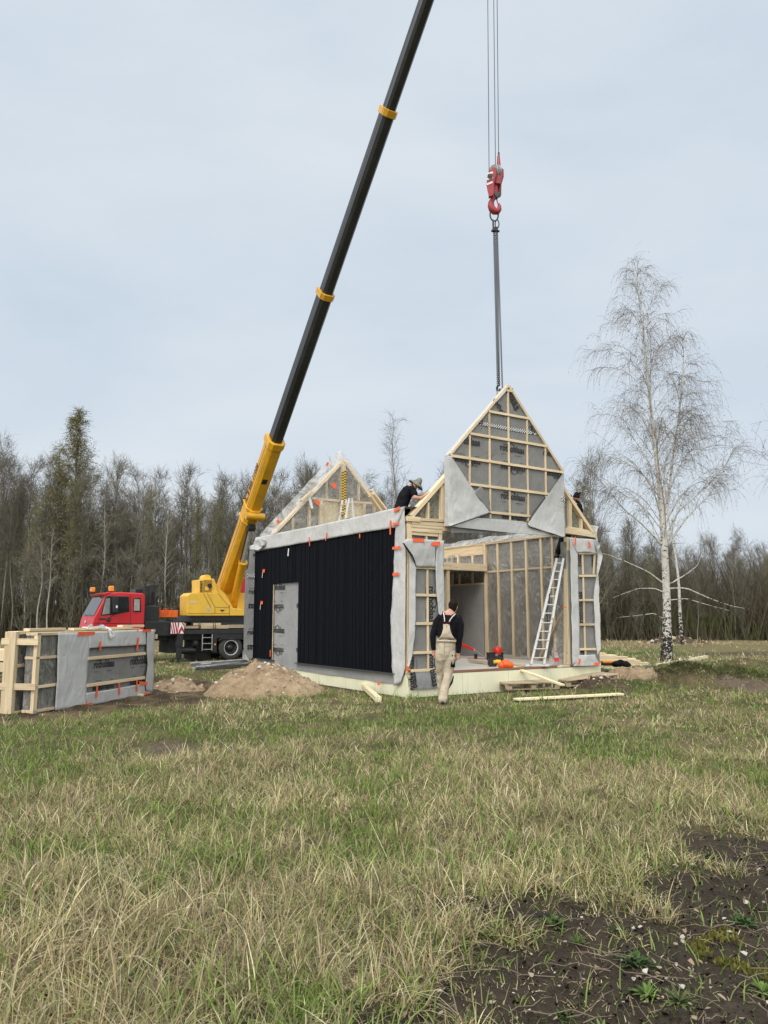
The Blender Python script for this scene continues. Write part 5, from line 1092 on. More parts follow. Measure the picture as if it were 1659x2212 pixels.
# felt turned over the left slope
mb = MB(); sheet(mb, [zp_(833, 170, -.03), zp_(640, 410, -.03), zp_(430, 665, -.03), zp_(178, 938, -.03)], [zp_(812, 250, -.055), zp_(620, 458, -.055), zp_(418, 700, -.055), zp_(205, 955, -.055)], 30, 6, .008, nF, 5, 72); mb.build('edge_membrane', M['felt'], pan, smooth=True, solid=.004)
mb = MB(); sheet(mb, [zp_(838, 172, -.03), zp_(1050, 520, -.03), zp_(1250, 830, -.03), zp_(1440, 1122, -.03)], [zp_(838, 195, -.05), zp_(1045, 535, -.05), zp_(1245, 845, -.05), zp_(1426, 1132, -.05)], 30, 4, .005, nF, 5, 73); mb.build('edge_membrane', M['felt'], pan, smooth=True, solid=.004)
FPn = lambda pts, off: [zp_(x, y, off) for x, y in pts]
mb = MB(); sheet(mb, FPn(((182, 950), (178, 1300), (178, 1600), (178, 1716)), -.05), FPn(((215, 962), (300, 1090), (410, 1268), (530, 1425), (640, 1572), (440, 1640), (200, 1718)), -.085), 44, 22, .014, nF, 3.4, 74); mb.build('folded_flap', M['felt'], pan, smooth=True, solid=.004)
mb = MB(); sheet(mb, FPn(((205, 1718), (480, 1628), (760, 1645), (1052, 1676), (1080, 1700)), -.07), FPn(((205, 1722), (600, 1765), (900, 1795), (1200, 1818), (1420, 1836)), -.06), 10, 60, .010, nF, 3.4, 75); mb = mb.build('bottom_flap', M['felt'], pan, smooth=True, solid=.004)
mb = MB(); sheet(mb, FPn(((1436, 1135), (1340, 1280), (1250, 1402), (1150, 1545), (1075, 1655), (1045, 1690), (1060, 1722), (1200, 1765), (1430, 1836)), -.09), FPn(((1440, 1140), (1446, 1350), (1450, 1550), (1455, 1836)), -.05), 44, 22, .014, nF, 3.4, 76); mb.build('folded_flap', M['felt'], pan, smooth=True, solid=.004)
mb = MB(); sheet(mb, FPn(((535, 1278), (500, 1310), (455, 1345)), -.09), FPn(((632, 1445), (625, 1470), (640, 1560)), -.075), 10, 12, .008, nF, 5, 77); mb.build('torn_scrap', M['film_grey'], pan, smooth=True, solid=.004)
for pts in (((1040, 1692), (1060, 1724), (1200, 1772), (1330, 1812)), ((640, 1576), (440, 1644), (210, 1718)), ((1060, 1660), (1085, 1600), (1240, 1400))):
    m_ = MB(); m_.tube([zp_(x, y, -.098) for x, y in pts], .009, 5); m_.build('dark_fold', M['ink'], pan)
lett = Lett()
def prP(x, y, w, deg, body='rothoblaas', off=-.03):
    ww = (zp_(x + w / 2, y) - zp_(x - w / 2, y)).length; xa, ya = rot2(FX, FY, deg); print_brand(lett, zp_(x, y, off), xa, ya, ww, body)
for x, y, w, d in ((880, 890, 258, -1), (440, 812, 172, -1), (888, 1410, 258, -1), (392, 1000, 275, 179), (886, 1080, 255, 179), (1345, 1148, 180, 179), (897, 1618, 255, 179)): prP(x, y, w, d, 'oblaas' if x == 440 else 'rothoblaas' if x != 1345 else 'hoblaas')
prP(735, 430, 165, -50, 'rothob'); prP(880, 350, 170, -58, 'blaas'); prP(1092, 672, 70, -55, 'rot'); prP(1262, 935, 90, -1, 'roth'); prP(535, 588, 50, -8, 'as')
lett.build('printed_lettering', M['ink'], pmem)
for p, q, n in (((525, 597), (1140, 712), 52),): checker_strip(zp_(*p, -.024), zp_(*q, -.024), .075, nF, n, 3, parent=pmem)
checker_strip(zp_(1416, 1418, -.075), zp_(1448, 1422, -.075), .09, nF, 3, 3, parent=pan)

# chain sling, hook block -----------------------------------------------------------
apex = HO + HU * (PB.x) + HV * (PB.y + .08); YC = (HO + HU * zP(835, 176).x + HV * -.08).y
W3 = lambda px, py, dy=0.0: D(px, py, YC + dy)
sl_at = W3(1069.5, 470); sling = thing('chain_sling', 'four leg steel chain sling between the red hook and the gable panel', 'chain sling', sl_at)
def link_chain(p0, p1, pitch=.046, r=.0072, w=.018, phase=0):
    p0, p1 = Vector(p0), Vector(p1); t = (p1 - p0); n = int(t.length / pitch); t.normalize(); a = t.cross(Vector((.3, 1, 0))).normalized(); b = t.cross(a); mb = MB()
    for i in range(n):
        c = p0 + t * pitch * (i + .5); s = (a + b).normalized() if (i + phase) % 2 else (a - b).normalized(); h = pitch * .5 + .004
        pts = [c + t * (h * math.cos(2 * math.pi * k / 8)) * 1.12 + s * (w * math.sin(2 * math.pi * k / 8)) for k in range(8)]; mb.tube(pts, r, 4, closed=True)
    return mb
top = [W3(1066.5, 500), W3(1069, 501, .05), W3(1072.5, 500, -.03), W3(1074, 500, .06)]; bot = [W3(1075, 835), W3(1077.5, 835, .05), W3(1079, 836, -.03), W3(1085.5, 842, .06)]
for i in range(4): link_chain(top[i] - sl_at, bot[i] - sl_at, phase=i).build('chain', M['chain'], sling)
def ring(c, rx, rz, r, axis=0):
    c = Vector(c); pts = [c + (Vector((math.cos(t) * rx, 0, math.sin(t) * rz)) if axis == 0 else Vector((0, math.cos(t) * rx, math.sin(t) * rz))) for t in [2 * math.pi * k / 20 for k in range(20)]]; return MB().tube(pts, r, 8, closed=True)
z = Vector((0, 0, 1)); ring(W3(1067.5, 464) - sl_at, .095, .155, .017).build('master_link', M['chain'], sling)
for dx in (-.045, .045): ring(W3(1069.5, 484) - sl_at + Vector((dx, 0, 0)), .045, .10, .013, 0 if dx > 0 else 1).build('sub_link', M['chain'], sling)
mb = MB(); c = W3(1069.5, 496) - sl_at; mb.box(c.x - .06, c.x + .06, c.y - .05, c.y + .05, c.z - .05, c.z + .05); mb.tube([c + Vector((-.09, 0, -.03)), c + Vector((.10, 0, -.04))], .03, 8); mb.build('shortening_clutch', M['chain'], sling, bevel=.012)
for p in bot[:2] + bot[3:]:
    q = p - sl_at; MB().tube([q + Vector((.0, 0, .03)), q + Vector((-.03, 0, -.03)), q + Vector((-.02, 0, -.10)), q + Vector((.03, 0, -.10)), q + Vector((.035, 0, -.05))], .014, 6).build('sling_hook', M['chain'], sling)
MB().bar(bot[0] - sl_at + Vector((-.01, 0, -.08)), W3(1074, 862) - sl_at, .035, .012).build('lifting_strap', M['galv'], sling)

hk = W3(1068.5, 395); hook = thing('hook_block', 'dark red crane hook block with two sheaves and pale stripes', 'hook block', hk)
zH = lambda x, y, dy=0.0: D(1031.4 + .0843 * x, 318.2 + .0843 * y, YC + dy) - hk
side = [(395, 495), (475, 520), (480, 700), (420, 900), (415, 1170), (385, 1235), (290, 1262), (255, 1130), (225, 960), (235, 840), (275, 640)]
MB().prism([zH(x, y, -.16) for x, y in side], Vector((.03, .05, 0))).build('cheek_plate', M['hook_red'], hook, bevel=.008)
side2 = [(x + 175, y + 20) for x, y in side]
MB().prism([zH(x, y, .12) for x, y in side2], Vector((.03, .05, 0))).build('cheek_plate', M['hook_red'], hook, bevel=.008)
mb = MB(); mb.prism([zH(x, y, -.10) for x, y in ((430, 690), (630, 720), (600, 930), (420, 905))], Vector((0, .18, 0))); mb.prism([zH(x, y, -.10) for x, y in ((350, 690), (430, 690), (420, 905), (340, 905))], Vector((0, .2, 0))); mb.build('guard_plate', M['hook_red'], hook, bevel=.006)
for x in (400, 480): MB().lathe(zH(x, 640, .0), (.86, .5, 0), [(-.025, .02), (-.025, .17), (-.008, .15), (.008, .15), (.025, .17), (.025, .02)], 24).build('sheave', M['galv'], hook)
MB().tube([zH(470, 900, .0), zH(455, 1215, .0)], .055, 12).build('swivel_shank', M['hook_red'], hook)
mb = MB(); mb.prism([zH(x, y, -.06) for x, y in ((300, 1130), (410, 1170), (560, 1130), (600, 1190), (500, 1290), (420, 1210), (300, 1250))], Vector((0, .12, 0))); mb.build('trunnion', M['black'], hook, bevel=.01)
hp = [(445, 1215), (430, 1290), (385, 1340), (350, 1420), (345, 1500), (375, 1580), (440, 1640), (510, 1650), (555, 1590), (560, 1510), (545, 1440)]
MB().tube([zH(x, y) for x, y in hp], [.045, .05, .058, .07, .078, .085, .085, .075, .06, .045, .02], 10).build('hook', M['hook_red'], hook, smooth=True)
MB().bar(zH(470, 1260), zH(530, 1460), .04, .015).build('safety_latch', M['hook_red'], hook)
for i, (p, q) in enumerate((((250, 690), (395, 640)), ((240, 820), (395, 770)), ((235, 950), (390, 890)))): MB().bar(zH(p[0], p[1], -.166), zH(q[0], q[1], -.166), .045, .004, up=(0, -1, 0)).build('pale_stripe', M['white'], hook)
MB().lathe(zH(320, 745, -.165), (0, -1, 0), [(0, .06), (.02, .06), (.02, .035), (.03, .03), (.03, 0)], 16).build('axle_cap', M['black'], hook)
MB().lathe(zH(545, 500, .03), (0, 0, 1), [(-.03, .05), (.12, .04), (.27, .03), (.27, 0)], 12).build('wedge_socket', M['hook_red'], hook)
MB().tube([zH(548, 290, .03), zH(545, 130, .03)], .02, 8).build('rope_clamp', M['black'], hook)

# ------------------------------------------------------------------ mobile crane
TG = -0.36; cr0 = D(203, 1400, 31.0); CRO = Vector((cr0.x, cr0.y, TG))
crane = thing('truck_crane', 'red cab truck crane with yellow turret and long black telescopic boom', 'mobile crane', CRO, HTH)
def cl(p): q = Vector(p) - CRO; return Vector((q.dot(HU), q.dot(HV), q.z))       # world -> crane frame: x rearward, y away, z up
def Cn(px, py, v=0.0): return cl(hit(px, py, CRO + HV * v, HV))                  # point on the crane's near side
def Cp(*pts, v=0.0): return [Cn(a, b, v) for a, b in pts]
zK = lambda x, y, v=0.0: Cn(153.6 + .14551 * x, 1250.8 + .14551 * y, v)           # cab
zC = lambda x, y, v=0.0: Cn(373 + .10582 * x, 1305.7 + .10582 * y, v)             # chassis
zY = lambda x, y, v=0.0: Cn(384 + .18598 * x, 932.6 + .18598 * y, v)              # turret and boom foot
CWD = 2.35
# cab shell: side profile, extruded across
roofz = zK(800, 195).z; beltz = zK(700, 560).z; floorz = .95; rearx = zK(1095, 500).x
prof = [Vector((-.10, 0, floorz)), Vector((-.14, 0, beltz - .42)), Vector((-.06, 0, beltz - .02)), Vector((.36, 0, roofz - .14)), Vector((.52, 0, roofz - .03)), Vector((.9, 0, roofz)), Vector((rearx - .1, 0, roofz - .03)), Vector((rearx, 0, roofz - .12)), Vector((rearx, 0, floorz))]
cab = MB().prism(prof, Vector((0, CWD, 0))).build('cab', M['red'], crane, bevel=.05)
def panel_on(name, pts, v, th, mat, parent, bevel=.01): return MB().prism([Vector((p.x, v, p.z)) for p in pts], Vector((0, th, 0))).build(name, mat, parent, bevel=bevel)
panel_on('door', [zK(*p) for p in ((385, 655), (440, 540), (500, 250), (560, 238), (860, 240), (872, 480), (872, 660))], -.012, .03, M['red'], cab)
win = [zK(*p) for p in ((446, 535), (508, 282), (555, 262), (850, 268), (858, 478), (640, 520))]
panel_on('window_seal', [zK(*p) for p in ((436, 545), (502, 272), (550, 250), (860, 258), (868, 484), (645, 532))], -.02, .02, M['black_matt'], cab)
panel_on('side_window', win, -.028, .02, M['glass'], cab)
panel_on('painted_window_light', [zK(*p) for p in ((458, 528), (514, 290), (578, 282), (570, 518))], -.032, .02, mottled('window_light_paint', (.16, .17, .17), (.34, .35, .35), 1.6, .1, 0), cab)  # pale sheet added, its colour stands in for light in the window
MB().bar(zK(590, 262) + Vector((0, -.03, 0)), zK(580, 525) + Vector((0, -.03, 0)), .03, .02).build('window_bar', M['black_matt'], cab)
mb = MB(); [mb.bar(zK(*p) + Vector((0, -.006, 0)), zK(*q) + Vector((0, -.006, 0)), .012, .012) for p, q in (((385, 655), (440, 540)), ((880, 235), (886, 700)), ((330, 660), (1090, 662)))]; mb.build('door_seam', M['black_matt'], cab)
MB().prism([zK(x, y, -.015) for x, y in ((440, 735), (500, 715), (640, 715), (690, 735), (690, 745), (440, 745))], Vector((0, .3, 0))).build('wheel_arch', M['black_matt'], cab, bevel=.01)
panel_on('window_seal', [zK(*p) for p in ((918, 290), (1030, 270), (1042, 490), (922, 490))], -.016, .02, M['black_matt'], cab); panel_on('sleeper_window', [zK(*p) for p in ((930, 300), (1022, 283), (1030, 480), (934, 480))], -.024, .02, M['glass'], cab)
mb = MB()
for i in range(7): x = zK(935 + i * 12, 400); mb.tube([(x.x, -.03, zK(980, 300).z), (x.x + .01, -.034, zK(980, 470).z)], .014, 5)
mb.build('curtain', mottled('curtain', (.30, .29, .28), (.45, .44, .42), 12, .9, .1), cab)
# windscreen lies on the sloping front
n_ = Vector((-(roofz - beltz), 0, .42)).normalized(); fa, fb = Vector((-.06, 0, beltz - .02)), Vector((.36, 0, roofz - .14))
def on_front(t, y): return fa.lerp(fb, t) + n_ * .012 + Vector((0, y, 0))
MB().prism([on_front(.06, .12), on_front(.94, .16), on_front(.94, CWD - .16), on_front(.06, CWD - .12)], n_ * .01).build('windscreen', M['glass'], cab, bevel=.006)
for y in (.4, 1.2): MB().bar(on_front(.05, y) + n_ * .03, on_front(.12, y + .6) + n_ * .03, .02, .015).build('wiper', M['black_matt'], cab)
MB().prism([Vector((.30, -.02, roofz - .16)), Vector((.22, -.02, roofz - .06)), Vector((.5, -.02, roofz + .0)), Vector((.56, -.02, roofz - .04))], Vector((0, CWD + .04, 0))).build('sun_visor', M['red'], cab, bevel=.02)
MB().box(-.22, .0, -.02, CWD + .02, floorz - .38, floorz - .02).build('bumper', M['black'], cab, bevel=.04)
MB().box(-.13, -.10, .25, CWD - .25, beltz - .75, beltz - .45).build('front_grille', M['black_matt'], cab)
MB().lathe((-.14, CWD / 2, beltz - .22), (-1, 0, 0), [(0, .07), (.02, .065), (.03, .03), (.03, 0)], 12).build('badge', M['alu'], cab)
panel_on('door_lettering_plate', [zK(*p) for p in ((412, 583), (512, 585), (512, 606), (412, 604))], -.022, .01, M['black'], cab, 0)
MB().lathe(zK(548, 602) + Vector((0, -.02, 0)), (0, -1, 0), [(0, .09), (.03, .085), (.05, .05), (.05, 0)], 16).build('marker_lamp', M['black_matt'], cab)
panel_on('door_handle', [zK(*p) for p in ((835, 665), (872, 665), (872, 695), (835, 695))], -.05, .04, M['black_matt'], cab)
for x0, x1, y0, y1, v in ((432, 495, 112, 185, 1.75), (612, 678, 95, 178, .55)):
    p, q = zK(x0, y0), zK(x1, y1); bcn = MB().lathe(((p.x + q.x) / 2, v, roofz - .01), (0, 0, 1), [(0, .10), (.07, .10)], 16).build('beacon_base', M['black_matt'], cab)
    MB().box(p.x, q.x, v - .12, v + .12, roofz + .04, roofz + .04 + (p.z - q.z)).build('beacon', M['amber'], cab, bevel=.03)
MB().prism([zK(x, y, -.34) for x, y in ((620, 262), (705, 258), (705, 500), (625, 495))], Vector((0, .10, 0))).build('mirror', M['black'], cab, bevel=.02)
MB().tube([zK(640, 500, -.28), zK(630, 540, -.2), zK(560, 580, -.03)], .015, 6).build('mirror_arm', M['black'], cab); MB().tube([zK(630, 245, -.02), zK(660, 258, -.28)], .015, 6).build('mirror_arm', M['black'], cab)
panel_on('mirror_sticker', [zK(x, y, -.345) for x, y in ((665, 392), (690, 392), (690, 430), (665, 430))], -.348, .006, M['white'], cab, 0)
# housing behind the cab
def blk(name, x0, x1, y0, y1, v0, v1, mat, conv=None, bevel=.02):
    p, q = (conv or zK)(x0, y0), (conv or zK)(x1, y1); return MB().box(p.x, q.x, v0, v1, q.z, p.z).build(name, mat, crane, bevel=bevel)
blk('engine_housing', 1100, 1320, 400, 720, .2, 2.1, M['black']); blk('air_intake', 1045, 1150, 135, 400, .9, 1.8, M['black']); blk('exhaust_stack', 1222, 1300, 70, 380, .5, 1.1, M['black']); blk('radiator', 1150, 1215, 90, 400, .6, 1.7, M['black_matt'])
blk('side_glass', 1232, 1288, 185, 365, .48, .52, M['glass'])
ob = blk('counterweight_box', 1330, 1640, 462, 570, .5, 1.7, M['orange'])
mb = MB()
for x in (1330, 1360, 1375, 1425, 1450, 1470, 1490, 1545): p, q = zK(x, 430), zK(x + 5, 540); mb.tube([(p.x, .48, q.z), (p.x, .48, p.z), (p.x + .05, .6, p.z)], .012, 5)
mb.build('lashing_hooks', M['orange'], crane)
# chassis
deck = zC(600, 490).z; low = zC(600, 610).z; rear = zC(1450, 500).x + 3.4
ch = MB(); ch.box(rearx - .2, rear, .55, 1.85, low - .25, deck - .02); ch.box(zC(215, 500).x, rear, .0, 2.4, low, deck - .05); ch.box(rearx + .05, zC(215, 500).x, .05, 2.35, zC(0, 640).z, zC(0, 350).z); ch.build('chassis', M['black'], crane, bevel=.02)
blk('deck_plate', 20, 1450, 320, 360, .2, 2.3, M['black'], zC)
tk = MB(); p, q = zC(190, 880), zC(500, 1010); tk.tube([(p.x, .35, (p.z + q.z) / 2), (q.x, .35, (p.z + q.z) / 2)], (p.z - q.z) * .55, 16); tk.build('fuel_tank', M['black'], crane, smooth=False)
MB().tube([zC(420, 800, .2), zC(490, 800, .2)], .13, 14).build('air_tank', M['black_matt'], crane)
blk('under_frame', 500, 900, 620, 1120, .7, 1.7, M['black_matt'], zC); blk('gear_box', 0, 200, 640, 1000, .5, 1.9, M['black_matt'], zC)
mb = MB()
for x in (610, 808): mb.bar(zC(x, 610, -.03), zC(x - 10, 945, -.03), .035, .03)
for y in (678, 798, 918): mb.bar(zC(612, y, -.03), zC(800, y - 4, -.03), .03, .03)
mb.build('step_ladder', M['galv'], crane)
blk('mud_guard', 820, 900, 610, 985, .0, .5, M['black'], zC); MB().prism([zC(x, y, -.02) for x, y in ((930, 725), (1010, 690), (1450, 690), (1450, 712), (1010, 715), (950, 760))], Vector((0, .6, 0))).build('wheel_arch', M['black'], crane, bevel=.01)
blk('locker', 910, 1430, 510, 690, .02, .5, M['black'], zC)
blk('reflector', 848, 878, 798, 832, -.02, .02, M['amber'], zC, .004)
def wheel(cx, v, cz, r, w=.32):
    t = MB().lathe((cx, v, cz), (0, 1, 0), [(0, r * .60), (-.0, r * .80), (.02, r * .93), (.06, r), (w - .06, r), (w - .02, r * .93), (w, r * .8), (w, r * .6)], 36).build('tyre', M['rubber'], None, smooth=True)
    hub = MB().lathe((cx, v, cz), (0, 1, 0), [(-.0, r * .62), (-.012, r * .60), (.03, r * .54)], 28).build('rim', M['steel'], None, smooth=True)
    ds = MB().lathe((cx, v, cz), (0, 1, 0), [(.03, r * .54), (.17, r * .48), (.18, r * .26), (.06, r * .22), (.05, r * .10), (.04, 0)], 28).build('wheel_dish', M['black'], None, smooth=True)
    w_ = bpy.data.objects.new('wheel', None); COL.objects.link(w_); w_.parent = crane; t.parent = w_; hub.parent = w_; ds.parent = w_
    nb = MB(); [nb.tube([(cx + math.cos(a) * r * .33, v + .12, cz + math.sin(a) * r * .33), (cx + math.cos(a) * r * .33, v + .18, cz + math.sin(a) * r * .33)], .02, 6) for a in [k * .785 for k in range(8)]]
    nb.build('wheel_nuts', M['black'], w_); dk = MB().lathe((cx, v + .165, cz), (0, 1, 0), [(0, r * .52), (.02, r * .52)], 24).build('hub_plate', M['black_matt'], w_); return w_
wc = zC(1195, 985); wr = .54
for cx in (wc.x, wc.x + 1.35): wheel(cx, .02, wr, wr); wheel(cx, 2.02, wr, wr)
for cx in (.75,): wheel(cx, .02, wr, wr); wheel(cx, 2.02, wr, wr)
MB().box(wc.x + .3, wc.x + .6, .4, 2.0, wr - .15, wr + .25).build('axle', M['black_matt'], crane)
# outrigger leg with hazard plate
hz0, hz1 = zC(-45, 370), zC(212, 595); hpz = MB(); hpz.box(hz0.x, hz1.x, -.10, -.07, hz1.z, hz0.z, 0)
hp_ = hpz.build('hazard_plate', M['white'], crane, bevel=.004)
mb = MB(); Lx, Lz = hz1.x - hz0.x, hz0.z - hz1.z
def hp2(u, v): return Vector((hz0.x + Lx * u, -.103, hz1.z + Lz * v))
for poly in (((0, .62), (0, .95), (.20, 0), (.10, 0)), ((.08, 1), (.18, 1), (.36, 0), (.26, 0)), ((.26, 1), (.36, 1), (.56, .0), (.44, 0)), ((.5, 1), (.62, 1), (.56, .35), (.46, .0), (.52, 0)), ((.56, .0), (.68, 0), (.82, .35), (1, .0), (1, .3), (.82, .72), (.62, .30)), ((.80, 1), (1, .62), (1, .8), (.92, 1))): mb.add([hp2(*p) for p in poly], [tuple(range(len(poly)))])
mb.build('red_stripes', mottled('hazard_red', (.36, .012, .03), (.42, .02, .04), 8, .5, 0), hp_)
og = MB(); a, b_ = zC(75, 600), zC(190, 860); og.box(a.x, b_.x, -.12, .12, b_.z, a.z); og.box(a.x + .03, b_.x - .03, -.09, .09, .05, b_.z + .02); og.box(a.x - .15, b_.x + .15, -.25, .25, .0, .06); og.build('outrigger', M['black'], crane, bevel=.012)
og = MB(); a, b_ = zC(75 + 1800, 600), zC(190 + 1800, 860); og.box(rear - .4, rear - .15, -.12, .12, .05, low); og.box(rear - .5, rear - .05, -.25, .25, 0, .06); og.build('outrigger', M['black'], crane, bevel=.012)
# timber carried on the deck
for x0, x1, y0, y1, m_ in ((215, 560, 440, 488, 'old_wood'), (575, 1140, 425, 492, 'pine_dull'), (1140, 1450, 415, 480, 'old_wood'), (450, 1005, 380, 425, 'pine_dull'), (205, 290, 385, 440, 'old_wood')):
    p, q = zC(x0, y0), zC(x1, y1); stick('packing_timber', (p.x, .10 if y0 > 400 else .22, (p.z + q.z) / 2), (q.x, .10 if y0 > 400 else .22, (p.z + q.z) / 2), .2, p.z - q.z, M[m_], crane)
for x in (535, 560, 830, 870): MB().bar(zC(x, 340, -.03), zC(x + 3, 490, -.03), .02, .02).build('stake', M['black_matt'], crane)
# turret -----------------------------------------------------------------------
V0 = .05
tp = [(108, 2150), (108, 1905), (155, 1872), (340, 1870), (480, 1868), (600, 2010), (640, 2060), (900, 2060), (1150, 2060), (1180, 2140), (600, 2142)]
tur = MB().prism([zY(x, y, V0) for x, y in ((108, 2138), (108, 1905), (155, 1870), (480, 1868), (590, 1990), (625, 2045), (800, 2068), (1100, 2068), (1100, 2138))], Vector((0, 1.0, 0))).build('turret', M['cream_yellow'], crane, bevel=.03)
MB().prism([zY(x, y, 1.05) for x, y in ((108, 2138), (108, 1905), (155, 1870), (700, 1868), (1100, 1900), (1100, 2138))], Vector((0, .06, 0))).build('turret_web', M['cream_yellow'], crane, bevel=.02)
MB().prism([zY(x, y, 1.45) for x, y in ((108, 2138), (108, 1905), (155, 1870), (480, 1868), (590, 1990), (625, 2045), (1100, 2068), (1100, 2138))], Vector((0, .95, 0))).build('turret_far_side', M['cream_yellow'], crane, bevel=.03)
mb = MB(); [mb.bar(zY(*p, V0 - .004), zY(*q, V0 - .004), .018, .008, up=(0, -1, 0)) for p, q in (((295, 1872), (385, 2040)), ((342, 1874), (432, 2038)), ((432, 2038), (432, 2105)), ((432, 2038), (600, 2042)), ((432, 2108), (600, 2112)), ((600, 2010), (600, 2138)), ((108, 2112), (432, 2112)), ((465, 1872), (600, 2038)))]
mb.build('panel_seam', mottled('seam', (.16, .08, .01), (.24, .12, .02), 9, .7, 0), tur)
MB().prism([zY(x, y, V0 - .012) for x, y in ((485, 2068), (548, 2068), (535, 2078), (520, 2090), (498, 2078))], Vector((0, .02, 0))).build('hatch_latch', M['black_matt'], tur)
st = MB().prism([zY(x, y, V0 - .006) for x, y in ((340, 2035), (370, 2035), (370, 2080), (355, 2094), (340, 2084))], Vector((0, .01, 0))).build('load_sticker', M['white'], tur)
mb = MB(); [mb.bar(zY(342, y, V0 - .012), zY(368, y, V0 - .012), .016, .004, up=(0, -1, 0)) for y in (2044, 2056, 2070, 2080)]; mb.build('sticker_print', M['ink_faint'], tur)
mb = MB(); [mb.bar(zY(x0, y, V0 - .006), zY(x1, y, V0 - .006), .03, .004, up=(0, -1, 0)) for x0, x1, y in ((137, 222, 1974), (137, 222, 1988))]; mb.build('faded_sign', mottled('faded', (.62, .48, .32), (.7, .58, .42), 9, .7, 0), tur)
sl = MB(); sl.box(zY(180, 2138).x, zY(1100, 2138).x, .2, 2.2, deck - .02, zY(300, 2138).z - .01); sl.build('slew_base', M['black'], crane)
# winch box
wb_ = MB().prism([zY(x, y, .25) for x, y in ((250, 1868), (250, 1720), (300, 1712), (420, 1705), (430, 1720), (470, 1868))], Vector((0, 1.0, 0))).build('winch_box', M['cream_yellow'], crane, bevel=.02)
mb = MB(); [mb.bar(zY(258, y, .235), zY(288, y, .235), .03, .02, up=(0, -1, 0)) for y in range(1740, 1860, 17)]; mb.build('vent_slats', M['black_matt'], wb_)
MB().box(zY(300, 1720, .24).x, zY(392, 1860, .24).x, .23, .25, zY(300, 1860, .24).z, zY(300, 1722, .24).z).build('winch_recess', paint('dark_yellow', (.34, .19, .015), d=.5), wb_)
MB().lathe(zY(370, 1790, .22), (0, 1, 0), [(-.04, 0), (-.04, .10), (.0, .10)], 14).build('winch_motor', M['black_matt'], wb_); MB().prism([zY(x, y, .2) for x, y in ((320, 1800), (360, 1800), (360, 1845), (320, 1845))], Vector((0, .1, 0))).build('valve_block', M['cream_yellow'], wb_, bevel=.01)
MB().lathe(zY(318, 1705, .8), (0, 1, 0), [(-.3, 0), (-.3, .16), (.3, .16), (.3, 0)], 18).build('winch_drum', M['cream_yellow'], wb_)
# side plates that carry the boom foot
for v in (V0 + .30, 1.9):
    MB().prism([zY(x, y, v) for x, y in ((385, 1712), (415, 1708), (470, 1800), (555, 1885), (620, 2000), (650, 2060), (400, 2060))], Vector((0, .10, 0))).build('boom_bracket', M['cream_yellow'], crane, bevel=.02)
MB().prism([zY(x, y, .9) for x, y in ((690, 1850), (720, 1850), (800, 2010), (800, 2060), (690, 2060))], Vector((0, .08, 0))).build('boom_bracket', M['cream_yellow'], crane, bevel=.01)
MB().box(zY(725, 1680, 1.6).x, zY(725, 1680, 1.6).x + 1.5, 1.6, 2.5, zY(725, 1990, 1.6).z, zY(725, 1690, 1.6).z).build('operator_cab', M['red'], crane, bevel=.05)
MB().prism([zY(x, y, .95) for x, y in ((670, 1960), (735, 1960), (735, 2050), (670, 2050))], Vector((0, .2, 0))).build('hydraulic_valves', paint('valve', (.42, .26, .03), d=.6), crane, bevel=.01)
# boom: from its foot to the tip straight above the hook
tipw = W3(1050, -372, .9); vb = 1.18
footw = CRO + HU * zY(555, 1800, vb).x + HV * vb + Vector((0, 0, zY(555, 1800, vb).z))
ft, tp_ = cl(footw), cl(tipw); bd = (tp_ - ft); BL_ = bd.length; bd.normalize(); bs = bd.cross(Vector((0, 0, 1))).normalized(); bu = bs.cross(bd).normalized()
def proj_px(p): # helper: photo position of a world point
    q = Vector(p) - Vector((0, 0, CAMH)); d_ = q.y * _c + q.z * _s; return (829.5 + FOC * q.x / d_, 1106 - FOC * (-q.y * _s + q.z * _c) / d_)
def toW(p): return CRO + HU * p.x + HV * p.y + Vector((0, 0, p.z))
def s_at_y(py):
    lo, hi = 0, BL_
    for _ in range(40):
        m_ = (lo + hi) / 2
        if proj_px(toW(ft + bd * m_))[1] > py: lo = m_
        else: hi = m_
    return lo
def sect(name, s0, s1, w, h, mat, shift=0.0, ch=.22, parent=crane, bevel=.012):
    vs = []
    pf = [(-w / 2, h / 2), (w / 2, h / 2), (w / 2, -h / 2 + ch * h), (w / 2 - ch * w, -h / 2), (-w / 2 + ch * w, -h / 2), (-w / 2, -h / 2 + ch * h)]
    for s in (s0, s1): vs += [ft + bd * s + bs * x + bu * (y + shift) for x, y in pf]
    n = len(pf); return MB().add(vs, [tuple(range(n - 1, -1, -1)), tuple(range(n, 2 * n))] + [(i, (i + 1) % n, n + (i + 1) % n, n + i) for i in range(n)]).build(name, mat, parent, bevel=bevel)
s1, s2, s3 = s_at_y(950), s_at_y(637), s_at_y(243)
boom = sect('boom', -.55, s1, .60, .70, M['yellow'])
sect('boom_extension', s1 - .1, s2, .46, .54, M['boom_black'], parent=boom); sect('boom_extension', s2 - .1, s3, .40, .47, M['boom_black'], parent=boom); sect('boom_extension', s3 - .1, BL_, .34, .41, M['boom_black'], parent=boom)
for s, w, h, t, m_ in ((s1 - .14, .70, .82, .30, 'yellow'), (s2, .55, .64, .22, 'yellow'), (s3, .48, .56, .22, 'yellow')): sect('boom_collar', s - t / 2, s + t / 2, w, h, M[m_], parent=boom)
sA, sB = s_at_y(1093), s_at_y(1121)
for s in (sA, sB): sect('stiffening_ring', s - .03, s + .03, .74, .86, M['yellow'], -.04, .3, parent=boom)
sect('boom_shoe', sB, sA, .65, .76, M['yellow'], -.03, parent=boom)
